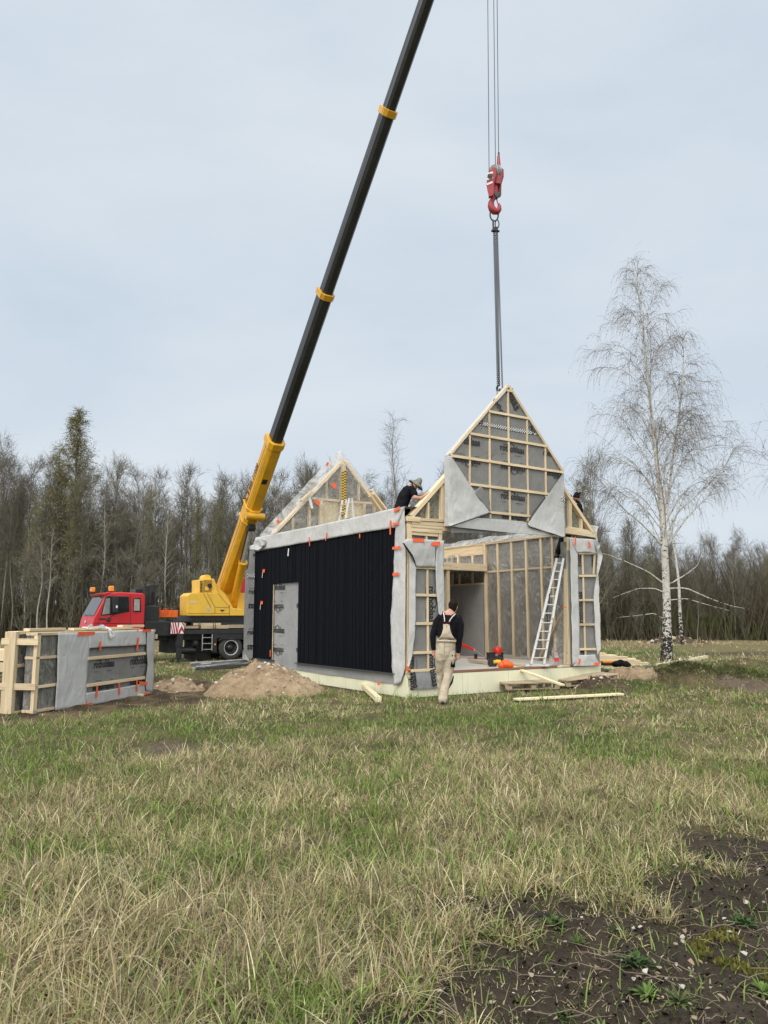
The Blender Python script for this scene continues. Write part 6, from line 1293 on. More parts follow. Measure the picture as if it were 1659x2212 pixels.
mb = MB(); [mb.bar(ft + bd * .2 + bs * (-sg * .305) + bu * y, ft + bd * (s1 - .3) + bs * (-sg * .305) + bu * y, .03, .02, up=bs) for y in (.08, -.12) for sg in (-1, 1)]; mb.build('boom_seam', paint('seam_yellow', (.5, .25, .01), d=.4), boom)
MB().lathe(ft + bd * (sA - .15) + bs * .0 + bu * -.52, bs, [(-.40, 0), (-.40, .15), (.40, .15), (.40, 0)], 16).build('cylinder_pin', M['yellow'], boom)
# phone number along the boom's near side
tb, tf = text('TEL. 8 685 71028'); near = -1 if toW(ft - bs).y < toW(ft + bs).y else 1
s0_, s1_ = s_at_y(1102), s_at_y(1012); wv = s1_ - s0_; o_ = ft + bd * ((s0_ + s1_) / 2) + bs * near * .312 + bu * .0
if near < 0: xa_, ya_ = -bd, -bu
else: xa_, ya_ = bd, bu
def face_cam(xa, ya): return (HU * xa.cross(ya).x + HV * xa.cross(ya).y + Vector((0, 0, xa.cross(ya).z))).dot(Vector((0, -1, 0))) > 0
xa_, ya_ = bd, bu
nrm_t = bs * near
if xa_.cross(ya_).dot(nrm_t) < 0: ya_ = -ya_
MB().add([o_ + xa_ * (x * wv) + ya_ * (y * wv * 1.15) + bu * .14 for x, y in tb], tf).build('phone_number', mottled('dark_print', (.06, .03, .01), (.1, .05, .02), 20, .7, 0), boom)
MB().bar(ft + bd * (s_at_y(1035)) - bu * .355 + bs * .03, ft + bd * (s_at_y(1035) + .24) - bu * .355 + bs * .03, .22, .012, up=bu).build('dark_plate', M['black_matt'], boom)
# luffing cylinder
c0 = zY(640, 2030, vb); c1 = ft + bd * (sB - .05) - bu * .52; cd_ = (c1 - c0); cm = c0 + cd_ * .56
MB().tube([c0, cm], .18, 20).build('lift_cylinder', M['yellow'], crane, smooth=False); MB().tube([cm, cm + cd_.normalized() * .12], .20, 20).build('cylinder_head', M['yellow'], crane); MB().tube([cm, c1], .09, 16).build('piston_rod', M['steel'], crane)
MB().tube([cm + bs * .15, c1 + bs * .13], .025, 6).build('hydraulic_hose', M['black_matt'], crane)
MB().lathe(c1, bs, [(-.16, 0), (-.16, .15), (.16, .15), (.16, 0)], 16).build('rod_eye', M['black_matt'], crane)
# tip sheaves and ropes
MB().prism([tp_ + bd * x - bu * y - bs * .22 for x, y in ((-.6, -.22), (.45, -.22), (.55, .2), (.1, .5), (-.6, .22))], bs * .44).build('boom_head', M['boom_black'], boom, bevel=.02)
tipc = cl(W3(1062, -330, .2))
mb = MB(); hkc = cl(hk)
for px, dy, e in ((1054, -.1, zH(298, 620)), (1066, .0, zH(462, 560)), (1073.5, .05, zH(542, 140))):
    tw = W3(px - 3, -340, dy + .1); mb.tube([cl(tw), cl(hk + e)], .009, 6)
mb.build('hoist_rope', M['rope'], crane)
mb = MB(); mb.tube([ft + bd * .6 + bu * .75 + bs * -.1, ft + bd * s1 + bu * .48, tp_ + bu * .26], .010, 6); mb.build('winch_rope', M['rope'], crane)
mb = MB(); mb.tube([ft + bd * s2 - bu * .30 + bs * .30, ft + bd * (BL_ * .985) - bu * .36 + bs * .40], .006, 5); mb.build('signal_cable', M['rope'], crane)
# ------------------------------------------------------------------ wall panels waiting at the left
PA, PBb = G(70, 1545), G(331, 1498); PT = (PBb - PA).normalized(); PN = Vector((PT.y, -PT.x, 0))
pack = thing('panel_pack', 'pack of insulated wall panels standing on edge, partly wrapped in grey membrane', 'wall panels', PA, math.atan2(PT.y, PT.x))
def pk(px, py, off=0.0):
    p = hit(px, py, PA + PN * off, PN) - PA; return Vector((p.dot(PT), -p.dot(PN), p.z))       # x along, y away behind, z up
zW = lambda x, y, off=0.0: pk(.2116 * x, 1316.6 + .2116 * y, off)
nP = (0, -1, 0); PH = 1.26; PLn = zW(1575, 500).x
MB().box(.015, PLn, .025, .20, .05, PH - .03).build('insulation', M['wool'], pack)
for x0 in (.045, .62): stick('stud', (x0, .025, .02), (x0, .025, PH), .085, .06, M['pine'], pack)
for z in (.05, .42, .87, PH - .02): stick('rail', (.0, .10, z), (PLn if z > 1 or z < .1 else .7, .10, z), .21, .045, M['pine'], pack, up=(0, 0, 1))
mb = MB(); sheet(mb, [zW(590, 236, .01), zW(580, 640, .02), zW(566, 1032, .015)], [zW(1580, 200, .01), zW(1572, 500, .015), zW(1562, 850, .01)], 34, 60, .012, nP, 3, 81)
# the wrapped face: dark film first, light felt frame over it
dk = MB(); sheet(dk, [zW(880, 340, .012), zW(870, 870, .012)], [zW(1510, 330, .012), zW(1500, 800, .012)], 16, 30, .006, nP, 3, 82); dk = dk.build('membrane', M['film_grey'], pack, smooth=True)
fr = [((zW(597, 240, .03), zW(585, 640, .035), zW(566, 1032, .03)), (zW(915, 232, .03), zW(916, 398, .04), zW(885, 740, .04), zW(884, 850, .04), zW(880, 985, .035)), 30, 16), ((zW(905, 230, .03), zW(1100, 222, .03), zW(1300, 214, .03), zW(1500, 205, .03)), (zW(912, 402, .045), zW(1080, 382, .045), zW(1300, 376, .045), zW(1495, 358, .045)), 30, 10),
      ((zW(882, 852, .045), zW(1050, 830, .045), zW(1250, 795, .045), zW(1485, 752, .045)), (zW(870, 985, .03), zW(1050, 955, .03), zW(1250, 915, .03), zW(1560, 855, .03)), 30, 9), ((zW(1500, 205, .04), zW(1493, 420, .05), zW(1505, 560, .05), zW(1480, 740, .05), zW(1492, 830, .04)), (zW(1580, 203, .03), zW(1574, 420, .03), zW(1572, 560, .03), zW(1566, 740, .03), zW(1560, 850, .03)), 26, 8)]
for i, (a, b, nr_, nc_) in enumerate(fr): m_ = MB(); sheet(m_, list(a), list(b), nr_, nc_, .012, nP, 3.2, 83 + i); m_.build('felt_wrap', M['felt'], pack, smooth=True, solid=.004)
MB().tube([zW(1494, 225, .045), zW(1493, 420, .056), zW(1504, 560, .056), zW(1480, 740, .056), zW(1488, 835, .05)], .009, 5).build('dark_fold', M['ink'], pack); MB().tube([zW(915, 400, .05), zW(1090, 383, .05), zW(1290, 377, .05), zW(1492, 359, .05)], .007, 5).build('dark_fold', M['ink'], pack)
for p, q in (((890, 502), (1492, 448)), ((884, 778), (1488, 694))): stick('batten', zW(*p, .035), zW(*q, .035), .055, .035, M['pine'], pack, up=(0, 1, 0))
lett = Lett()
for x, y, w, d, bd_ in ((1066, 568, 208, 0, 'rothoblaas'), (1418, 535, 165, 0, 'rothobla'), (1058, 782, 216, 180, 'rothoblaas'), (1408, 728, 160, 180, 'hoblaas')):
    a, b = zW(x - w / 2, y, .02), zW(x + w / 2, y - w * .08, .02); xa, ya = rot2(FX, FY, d); c = zW(x, y, .022); print_brand(lett, c, xa, ya, abs(b.x - a.x), bd_)
lett.build('printed_lettering', M['ink'], dk)
def ptape(p, q, w): m_ = MB(); m_.bar(zW(*p, .062), zW(*q, .062), w, .004, up=nP); m_.build('tape_strip', M['tape'], pack)
for p, q, w in (((795, 246), (968, 242), .055), ((1028, 326), (1024, 415), .045), ((1412, 285), (1402, 420), .05), ((1458, 216), (1543, 214), .045), ((992, 782), (988, 896), .045), ((1216, 748), (1220, 868), .045), ((1396, 722), (1400, 838), .045), ((1424, 748), (1506, 758), .06), ((765, 996), (940, 962), .04), ((1430, 872), (1525, 856), .035), ((1405, 200), (1410, 228), .03)): ptape(p, q, w)
# panel behind it, ends tied together by boards
OB = .27
MB().box(-.06, PLn - .1, OB + .03, OB + .20, .05, PH - .03).build('insulation', M['wool'], pack)
stick('stud', (-.10, OB + .11, .0), (-.10, OB + .11, PH + .02), .08, .20, M['pine'], pack); stick('stud', (.35, OB + .02, .0), (.35, OB + .02, PH), .06, .06, M['pine_dull'], pack)
for z in (.03, .75, PH): stick('rail', (-.08, OB + .11, z), (PLn - .1, OB + .11, z), .20, .05, M['pine'], pack)
for z in (.44, 1.13): stick('tie_board', (-.155, OB + .25, z), (-.015, -.04, z - .01), .03, .10, M['pine'], pack, up=(0, 0, 1))
stick('tie_board', (PLn + .03, -.03, 1.12), (PLn + .03, .62, 1.12), .03, .09, M['pine'], pack); stick('tie_board', (PLn + .03, -.03, .45), (PLn + .03, .62, .45), .03, .09, M['pine'], pack)
for x0, x1, z, y in ((.15, 1.05, PH + .045, .32), (1.1, 2.9, PH + .04, .20), (2.6, PLn - .15, PH + .075, .22)): stick('top_board', (x0, y, z), (x1, y, z), .12, .045, M['pine'], pack)
stick('support_block', (1.0, -.02, .02), (1.0, .5, .02), .10, .05, M['pine_pale'], pack); stick('support_block', (2.95, -.12, .02), (2.95, .5, .02), .10, .05, M['pine_pale'], pack)
# white lifting straps thrown over the top
sw = thing('lifting_strap', 'white webbing lifting strap looped over the top of the wall panels', 'strap', PA + PT * 1.95 + Vector((0, 0, PH)), math.atan2(PT.y, PT.x))
o_ = zW(1100, 190, .0); o_ = Vector((1.95, 0, PH))
def strap(pts, w=.035, m_='strap'): mb = MB(); q = resample([zW(*p[:2], p[2]) - o_ for p in pts], 26); [mb.bar(a, b + (b - a) * .1, w, .006, up=nP) for a, b in zip(q, q[1:])]; mb.build('webbing', M[m_], sw)
strap(((840, 185, -.2), (920, 190, -.1), (1000, 178, -.05), (1080, 180, .0), (1130, 205, .08), (1165, 245, .09), (1160, 280, .09), (1130, 285, .09), (1120, 255, .09))); strap(((900, 198, -.1), (905, 175, -.1), (935, 160, -.12), (950, 185, -.15))); strap(((985, 185, -.1), (1050, 165, -.1), (1110, 200, .06), (1135, 260, .09), (1150, 275, .1), (1172, 262, .09)))
strap(((1012, 178, -.12), (1035, 158, -.12), (1060, 172, -.1)), .05, 'strap_blue')
# sheets of timber further back at the frame's edge
for i, (y0, y1, lab) in enumerate(((1403, 1428, 'upper pale timber slab of the stack behind the wall panels'), (1431, 1452, 'lower pale timber slab of the stack behind the wall panels'))):
    c = G(27, 1455); yy = c.y; z1, z0 = D(20, y0, yy).z, D(20, y1, yy).z; o = MB().box(-2.6, 0, 0, .8, 0, z1 - z0).build('timber_slab', M['pine'], None, bevel=.01); o.location = (c.x, yy, z0); o.rotation_euler = (0, 0, .12); tag(o, lab, 'timber', 'timber slabs at the left edge')

# ------------------------------------------------------------------ heaps
def heap(name, c, rx, ry, h, seed, mat, label, stones=60, sc_=1.0, cat='heap'):
    n, m_ = 46, 90; V = []; 
    for i in range(n):
        for j in range(m_):
            a = 2 * math.pi * j / m_; r = i / (n - 1); x, y = rx * r * math.cos(a), ry * r * math.sin(a)
            V.append((x, y, 0))
    V = np.array(V); X, Y = V[:, 0] + c[0], V[:, 1] + c[1]; r = np.hypot(V[:, 0] / rx, V[:, 1] / ry) + (fbm(X * 1.6, Y * 1.6, seed, 3) - .5) * .35
    prof = np.clip(1 - r, 0, 1); Z = h * (1 - (1 - prof) ** 1.7) * (.75 + .5 * fbm(X * 1.3, Y * 1.3, seed + 3, 3)) + (fbm(X * 5, Y * 5, seed + 5, 4) - .5) * .22 * sstep(0, .2, prof) + (fbm(X * 16, Y * 16, seed + 6, 2) - .5) * .08 * sstep(0, .2, prof)
    V[:, 2] = Z + terrain(X, Y) - .03; V[-m_:, 2] -= .15; V[:, 2] = np.where(prof <= 0, V[:, 2] - .03, V[:, 2])
    ii, jj = np.meshgrid(np.arange(n - 1), np.arange(m_), indexing='ij'); q = np.stack([ii * m_ + jj, ii * m_ + (jj + 1) % m_, (ii + 1) * m_ + (jj + 1) % m_, (ii + 1) * m_ + jj], -1).reshape(-1, 4)
    root = thing(name, label, cat, (c[0], c[1], 0)); o = mesh_np('mound', V, q, mat, root, smooth=True)
    sv, sf, scol, k = [], [], [], 0; rr_ = random.Random(seed)
    for _ in range(stones):
        i = rr_.randrange(3, n - 3); j = rr_.randrange(m_); p = V[i * m_ + j]; s = rr_.choice((.012, .018, .025, .035, .05)) * sc_ * rr_.uniform(.6, 1.2); g = rr_.choice(((.34, .27, .19), (.40, .33, .25), (.26, .18, .12), (.18, .125, .085), (.30, .22, .15), (.50, .46, .40)))
        ico = [(0, 0, 1), (.9, 0, .3), (.28, .85, .3), (-.72, .52, .3), (-.72, -.52, .3), (.28, -.85, .3), (.7, .5, -.4), (-.28, .85, -.4), (-.9, 0, -.4), (-.28, -.85, -.4), (.7, -.5, -.4)]
        sv += [tuple(p + np.array(v) * s * np.array([rr_.uniform(.7, 1.2), rr_.uniform(.7, 1.2), rr_.uniform(.5, .9)])) for v in ico]; scol += [(*g, 1)] * 11
        sf += [(k, k + 1 + a, k + 1 + (a + 1) % 5) for a in range(5)] + [(k + 1 + a, k + 6 + a, k + 1 + (a + 1) % 5) for a in range(5)] + [(k + 1 + (a + 1) % 5, k + 6 + a, k + 6 + (a + 1) % 5) for a in range(5)]; k += 11
    if stones: s_ = mesh_np('stones', np.array(sv), np.array(sf), M['stone'], root, col=np.array(scol)); s_['kind'] = 'stuff'
    return root
heap('soil_heap', HEAP_C[0][:2], 1.36, 1.15, .56, 7, M['sand'], 'large sandy spoil heap in front of the black boarded wall', 300)
heap('soil_heap', HEAP_C[1][:2], .62, .5, .32, 19, M['sand'], 'small sandy spoil heap beside the wall panels', 120)
heap('sand_bank', HEAP_C[2][:2], .72, .75, .32, 29, M['sand'], 'smooth sand bank against the right end of the foundation', 24)
c = D(1455, 1385, 56); heap('brush_heap', (c.x, c.y), 3.2, 1.2, .9, 39, M['dark_soil'], 'long brown heap of roots and soil before the wood', 120, 4); bh = COL.objects['brush_heap']; bh.location.z = -.36
c = G(1300, 1490); heap('soil_heap', (c.x, c.y - .05), .8, .32, .12, 49, M['dark_soil'], 'low dark earth mound under the tilted pallet', 120)

# ------------------------------------------------------------------ timber, pipes and pallets on the ground
def board(name, p, q, w, t, mat, label, group=None, cat='board', up=(0, 0, 1)):
    o = stick(name, p, q, w, t, M[mat], None, up); return tag(o, label, cat, group)
zt_ = lambda p, h=.03: Vector((p.x, p.y, float(terrain(p.x, p.y)) + h))
board('plank', zt_(G(1113, 1514), .05), zt_(G(1343, 1505), .05), .17, .035, 'pine_pale', 'long pale plank lying flat in the grass before the pallets')
board('timber_beam', zt_(G(783, 1484), .10), zt_(G(818, 1524), .05), .10, .09, 'pine_pale', 'square timber beam lying in the grass at the house corner', cat='beam')
b0_ = D(1064, 1425, G(1075, 1436, FZ).y); b0_.z = max(b0_.z, FZ + .10); board('plank', b0_, G(1216, 1480, .16), .10, .035, 'pine_pale', 'pale plank sloping from the floor slab down to the pallets')
rb = random.Random(3); c = G(1300, 1437, -.05); gz = float(terrain(c.x + .6, c.y + .3))
k = 0
for lay in range(9):
    for r_ in range(2):
        L = (2.1 - .05 * lay - .22 * max(0, lay - 4)) * rb.uniform(.86, 1.04); y = c.y + .25 + r_ * .2; z = gz + .04 + lay * .062
        board('timber_board', (c.x - .7 + rb.uniform(-.06, .06), y, z), (c.x - .7 + L * 1.25, y + .25, z), .17, .055, rb.choice(('pine', 'pine_pale', 'pine')), 'sawn pine board in the stack right of the house', 'pine boards stacked right of the house')
tb_ = [G(1420, 1432, -.1), G(1527, 1424, -.1)]
board('timber_beam', zt_(tb_[0], .10), zt_(tb_[1], .30), .12, .10, 'pine_pale', 'upper pale beam of the strapped pair near the big birch', cat='beam'); board('timber_beam', zt_(G(1467, 1431, -.1), .08), zt_(G(1505, 1429, -.1), .12), .11, .09, 'pine_pale', 'short pale beam under the strapped beam near the big birch', cat='beam')
m_ = MB(); p0_, p1_ = zt_(tb_[0], .10), zt_(tb_[1], .30)
for t in (.22, .42, .62): q = p0_.lerp(p1_, t); m_.tube([q + Vector((0, -.07, -.09)), q + Vector((0, -.075, .05)), q + Vector((.02, 0, .068)), q + Vector((.03, .06, .10)), q + Vector((.10, .05, .13))], .014, 6)
o = m_.build('lifting_strap', M['strap']); tag(o, 'white strap wound round the beams near the big birch', 'strap')
pz = [(411, 1433, 520, 1427), (412, 1436, 538, 1429), (417, 1438, 530, 1431), (433, 1435, 537, 1428), (423, 1441, 536, 1433), (420, 1444, 515, 1438), (430, 1443, 538, 1436), (420, 1447, 505, 1442), (455, 1431, 534, 1425), (440, 1440, 538, 1431), (425, 1448, 520, 1440)]
for i, (x0, y0, x1, y1) in enumerate(pz):
    yy = 21.2 + .05 * (i % 4); p, q = D(x0, y0, yy), D(x1, y1, yy + .9); gz_ = float(terrain(p.x, p.y)); p.z = max(p.z, gz_ + .03)
    o = MB().tube([p, q], .033, 10).build('steel_pipe', M['galv']); tag(o, 'grey steel scaffold pipe in the pile beside the black wall', 'pipe', 'steel pipes piled beside the black wall')
def pallet(at, rz, rot, label):
    root = thing('pallet', label, 'pallet', at, group='wooden pallets before the floor slab', rot=(rot[0], rot[1], rz))
    for i in range(7): y = -.40 + i * .1333; stick('deck_board', (-.6, y, .133), (.6, y, .133), .10, .022, M['old_wood'], root)
    for x in (-.55, 0, .55): stick('cross_board', (x, -.4, .111), (x, .4, .111), .10, .022, M['old_wood'], root)
    for x in (-.55, 0, .55):
        for y in (-.36, 0, .36): MB().box(x - .06, x + .06, y - .05, y + .05, .022, .10).build('block', M['old_wood'], root, bevel=.004)
    for y in (-.36, 0, .36): stick('runner', (-.6, y, .011), (.6, y, .011), .10, .022, M['old_wood'], root)
c = G(1134, 1487); pallet((c.x, c.y, float(terrain(c.x, c.y)) + .06), .28, (0, 0), 'weathered pallet lying level in front of the foundation')
c = G(1264, 1480); pallet((c.x, c.y, float(terrain(c.x, c.y)) + .10), .16, (-.02, -.11), 'weathered pallet lying tilted on the earth mound')
# tool case, bag and bucket at the sand bank
c = G(1316, 1441, .18); gz = .22
o = thing('tool_case', 'open orange lidded tool case lying beside the right pier', 'tool case', (c.x, c.y, gz)); MB().box(-.19, .19, -.12, .12, 0, .07).build('case_body', M['black_matt'], o, bevel=.01); MB().box(-.20, .19, -.13, .13, .07, .13).build('lid', M['case_orange'], o, bevel=.02)
c = G(1338, 1441, .2); mb = MB(); 
for dx, dy, r_ in ((-.12, 0, .10), (0, .03, .12), (.12, -.02, .10), (.2, .02, .07), (-.16, .03, .09)): mb.ball((dx, dy, r_ * .8), r_, 12, sz=.85)
o = mb.build('black_bag', M['dark_trousers'], smooth=True); o.location = (c.x + .05, c.y, gz - .02); tag(o, 'crumpled black work bag beside the orange case', 'bag')
c = G(1398, 1438, -.05); o = MB().lathe((0, 0, 0), (0, 0, 1), [(0, 0), (0, .10), (.2, .13), (.2, .12), (.02, .09), (.02, 0)], 18).build('bucket', M['galv']); o.location = (c.x, c.y, float(terrain(c.x, c.y))); tag(o, 'small grey bucket at the end of the pine boards', 'bucket')

# ------------------------------------------------------------------ things on the floor slab
zT = lambda x, y, z=FZ: G(1014.9 + .1984 * x, 1316.6 + .1984 * y, z)
def onslab(name, x, y, label, cat, rz=0): p = zT(x, y); return thing(name, label, cat, (p.x, p.y, FZ), rz)
t = onslab('toolbox', 275, 556, 'black toolbox on the slab with a red helmet on its lid', 'toolbox', .2); MB().box(-.19, .19, -.11, .11, 0, .17).build('box_body', M['black'], t, bevel=.012); MB().box(-.195, .195, -.115, .115, .17, .20).build('lid', M['black_matt'], t, bevel=.008); MB().box(-.03, .03, -.125, -.112, .12, .18).build('latch', M['galv'], t)
p = zT(275, 556); t = thing('helmet', 'red safety helmet resting on the black toolbox', 'helmet', (p.x + .07, p.y, FZ + .20)); mb = MB(); mb.ball((0, 0, .03), .135, 20, sx=.85, sz=.95); mb.build('shell', M['red_plastic'], t, smooth=True); MB().lathe((0, 0, .015), (0, 0, 1), [(0, .11), (0, .15), (.012, .15), (.012, .11)], 24).build('brim', M['red_plastic'], t)
t = onslab('circular_saw', 275, 628, 'yellow and black circular saw lying on the slab edge', 'saw', .1); MB().lathe((-.06, 0, .09), (0, 1, 0), [(-.05, 0), (-.05, .10), (.03, .10), (.03, 0)], 20).build('blade_guard', M['black_matt'], t); MB().tube([(-.05, -.02, .12), (.12, .0, .11)], .05, 12).build('motor', M['tool_yellow'], t); MB().tube([(.02, 0, .17), (.06, 0, .21), (.14, 0, .18), (.16, 0, .10)], .02, 8).build('grip', M['black_matt'], t); MB().box(-.16, .14, -.09, .07, 0, .012).build('base_plate', M['steel'], t)
p = zT(390, 636); mb = MB()
for dx, r_ in ((-.09, .09), (0, .12), (.1, .08), (.05, .10)): mb.ball((dx, random.uniform(-.03, .03), r_ * .7), r_, 12, sz=.8)
o = mb.build('orange_bag', M['tool_orange'], smooth=True); o.location = (p.x, p.y, FZ); tag(o, 'crumpled orange bag between the saw and the sloping plank', 'bag')
t = onslab('drink_bottle', 948, 612, 'plastic drink bottle with red label at the opening post', 'bottle'); MB().lathe((0, 0, 0), (0, 0, 1), [(0, 0), (0, .05), (.08, .052), (.20, .052), (.26, .03), (.29, .016), (.31, .016)], 18).build('bottle_body', M['bottle'], t, smooth=True); MB().lathe((0, 0, .10), (0, 0, 1), [(0, .0535), (.075, .0535)], 18).build('label_band', M['label_red'], t); MB().lathe((0, 0, .31), (0, 0, 1), [(0, .018), (.025, .018), (.025, 0)], 12).build('cap', M['red_plastic'], t)
mbx = MB(); v_, f_ = text('fresh'); 
p = zT(65, 540); o = MB().lathe((0, 0, 0), (0, 0, 1), [(0, 0), (0, .038), (.13, .045), (.13, .04), (.01, .034)], 16).build('cup', M['black_matt']); o.location = (p.x, p.y, FZ); tag(o, 'small black cup standing on the slab by the red strap', 'cup')
p, q = zT(0, 560, FZ + .02), zT(600, 600, FZ + .02); board('plank', zT(10, 556, FZ + .05), zT(260, 580, FZ + .05), .14, .045, 'pine_dull', 'dull plank lying on the slab behind the saw'); board('plank', zT(330, 585, FZ + .03), zT(590, 606, FZ + .03), .12, .045, 'pine_dull', 'short slant-cut plank behind the orange bag on the slab'); board('plank', zT(155, 592, FZ + .025), zT(240, 596, FZ + .025), .09, .03, 'pine_dull', 'short offcut lying beside the circular saw'); board('plank', zT(975, 622, FZ + .03), zT(1070, 612, FZ + .03), .1, .04, 'pine', 'little pine offcut at the foot of the opening post')
# red ratchet prop reaching down from the lining
t = thing('red_prop', 'red handled prop leaning down to the slab near the back wall', 'prop', zT(190, 545)); o_ = zT(190, 545); Yp = o_.y
pa, pm_, pe = D(949 + .172 * 235, 1141 + .172 * 1435, Yp + .9) - o_, D(949 + .172 * 440, 1141 + .172 * 1530, Yp + .4) - o_, Vector((0, 0, .02))
MB().bar(pa, pm_, .07, .05).build('prop_sleeve', M['red_plastic'], t); MB().tube([pm_, pe], .016, 8).build('prop_rod', M['galv'], t); MB().lathe(pm_, pe - pm_, [(-.03, .03), (.04, .03)], 10).build('prop_collar', M['steel'], t)
p = zT(-90, 545); mb = MB(); q = [Vector((-.35, .05, .02)), Vector((-.15, 0, .03)), Vector((0, .05, .02)), Vector((.2, -.02, .03)), Vector((.32, .03, .02))]; [mb.bar(a, b, .06, .01) for a, b in zip(q, q[1:])]; o = mb.build('red_strap', mottled('strap_red', (.35, .01, .03), (.45, .02, .05), 12, .8, .2)); o.location = (p.x + .5, p.y, FZ); tag(o, 'dark red ratchet strap lying across the slab', 'strap')

# extension ladder in the opening
la, lb_ = G(1146, 1440, FZ), G(1174, 1440, FZ); Yt = la.y + .55
ta, tb2 = D(1201.5, 1208, Yt), D(1215.5, 1208.5, Yt)
lad = thing('extension_ladder', 'two section aluminium extension ladder leaning up to the right pier', 'ladder', (la + lb_) / 2); lo_ = (la + lb_) / 2
def rail(a, b, m_, n_): stick(n_, a - lo_, b - lo_, .018, .05, M['alu'], lad, up=(lb_ - la))
mid_a, mid_b = la.lerp(ta, .52), lb_.lerp(tb2, .52); fw = Vector((0, -.07, .02))
rail(la, la.lerp(ta, .70), 0, 'rail'); rail(lb_, lb_.lerp(tb2, .70), 0, 'rail')
rail(la.lerp(ta, .43) + fw, ta + fw, 0, 'fly_rail'); rail(lb_.lerp(tb2, .43) + fw, tb2 + fw, 0, 'fly_rail')
for i in range(1, 13):
    t_ = i / 12.6 if i < 13 else 1; p, q = la.lerp(ta, t_), lb_.lerp(tb2, t_); off = fw if t_ > .45 else Vector((0, -.02, 0)); MB().tube([p - lo_ + off, q - lo_ + off], .013, 8).build('rung', M['alu'], lad)
for p in (la, lb_): MB().box(-.03, .03, -.05, .05, -.02, .04).build('rubber_foot', M['rubber'], lad).location = p - lo_ + Vector((0, 0, .02))
stick('stabiliser', la - lo_ + Vector((-.12, -.02, .03)), lb_ - lo_ + Vector((.12, -.02, .03)), .06, .05, M['alu'], lad)
mb = MB(); q = [D(949 + .172 * x, 1141 + .172 * y, la.y + .25) - lo_ for x, y in ((1384, 820), (1380, 930), (1362, 1000), (1345, 1040), (1355, 1120), (1358, 1205))]; mb.tube(q, .012, 6); mb.build('pull_cord', M['black_matt'], lad)
# folding step ladder up on the loft
bs_ = L_ - 1.3; gl = lambda x, y, b: HO + HU * zG(x, y, b).x + HV * b + Vector((0, 0, zG(x, y, b).z))
t = thing('step_ladder', 'aluminium folding step ladder standing on the loft before the rear gable', 'ladder', gl(640, 900, bs_)); o_ = gl(640, 900, bs_)
legs = [((600, 880), (678, 640), 0), ((530, 900), (600, 660), .45), ((745, 850), (712, 640), 0), ((676, 865), (640, 650), .45)]
for (p, q, d) in legs: stick('leg', gl(*p, bs_ + d) - o_ + Vector((0, 0, -.45)) + (gl(*p, bs_ + d) - gl(*q, bs_ + d)) * .25 * 0, gl(*q, bs_ + d) - o_, .05, .03, M['alu'], t, up=(0, 1, 0))
for f_ in (.35, .75):
    for a, b in ((legs[0], legs[1]), (legs[2], legs[3])):
        p = gl(a[0][0] + (a[1][0] - a[0][0]) * f_, a[0][1] + (a[1][1] - a[0][1]) * f_, bs_); q = gl(b[0][0] + (b[1][0] - b[0][0]) * f_, b[0][1] + (b[1][1] - b[0][1]) * f_, bs_ + .45); MB().tube([p - o_, q - o_], .014, 6).build('tread', M['alu'], t)
# boards bundled on the rear slope, strap over the rafter
for i, (x0, y0, x1, y1) in enumerate(((935, 540, 1075, 735), (930, 590, 1075, 775), (950, 575, 1095, 770), (965, 585, 1108, 772), (925, 612, 1050, 790))):
    b = L_ - .6 - .13 * i; p, q = gl(x0, y0, b), gl(x1, y1, b); board('rafter_board', p, q, .06, .16, 'pine', 'pine board of the bundle leaning on the rear gable slope', 'pine boards bundled on the rear gable slope', up=HV)
mb = MB(); q = [gl(x, y, L_ - .35) for x, y in ((150, 640), (168, 605), (185, 610), (200, 640), (215, 690), (238, 755))]; [mb.bar(a, b + (b - a) * .1, .05, .012, up=HV) for a, b in zip(q, q[1:])]; q = [gl(x, y, L_ - .33) for x, y in ((168, 670), (175, 620), (205, 610), (225, 680), (240, 750))]; [mb.bar(a, b + (b - a) * .1, .05, .012, up=HV) for a, b in zip(q, q[1:])]
o = mb.build('lifting_strap', M['strap']); tag(o, 'white strap hanging knotted on the rear gable rafter', 'strap')
p, q = gl(108, 672, L_ - .35), gl(235, 560, L_ - .35); board('board_offcut', p, q, .06, .10, 'pine', 'short pine offcut strapped to the rear gable rafter', up=HV)
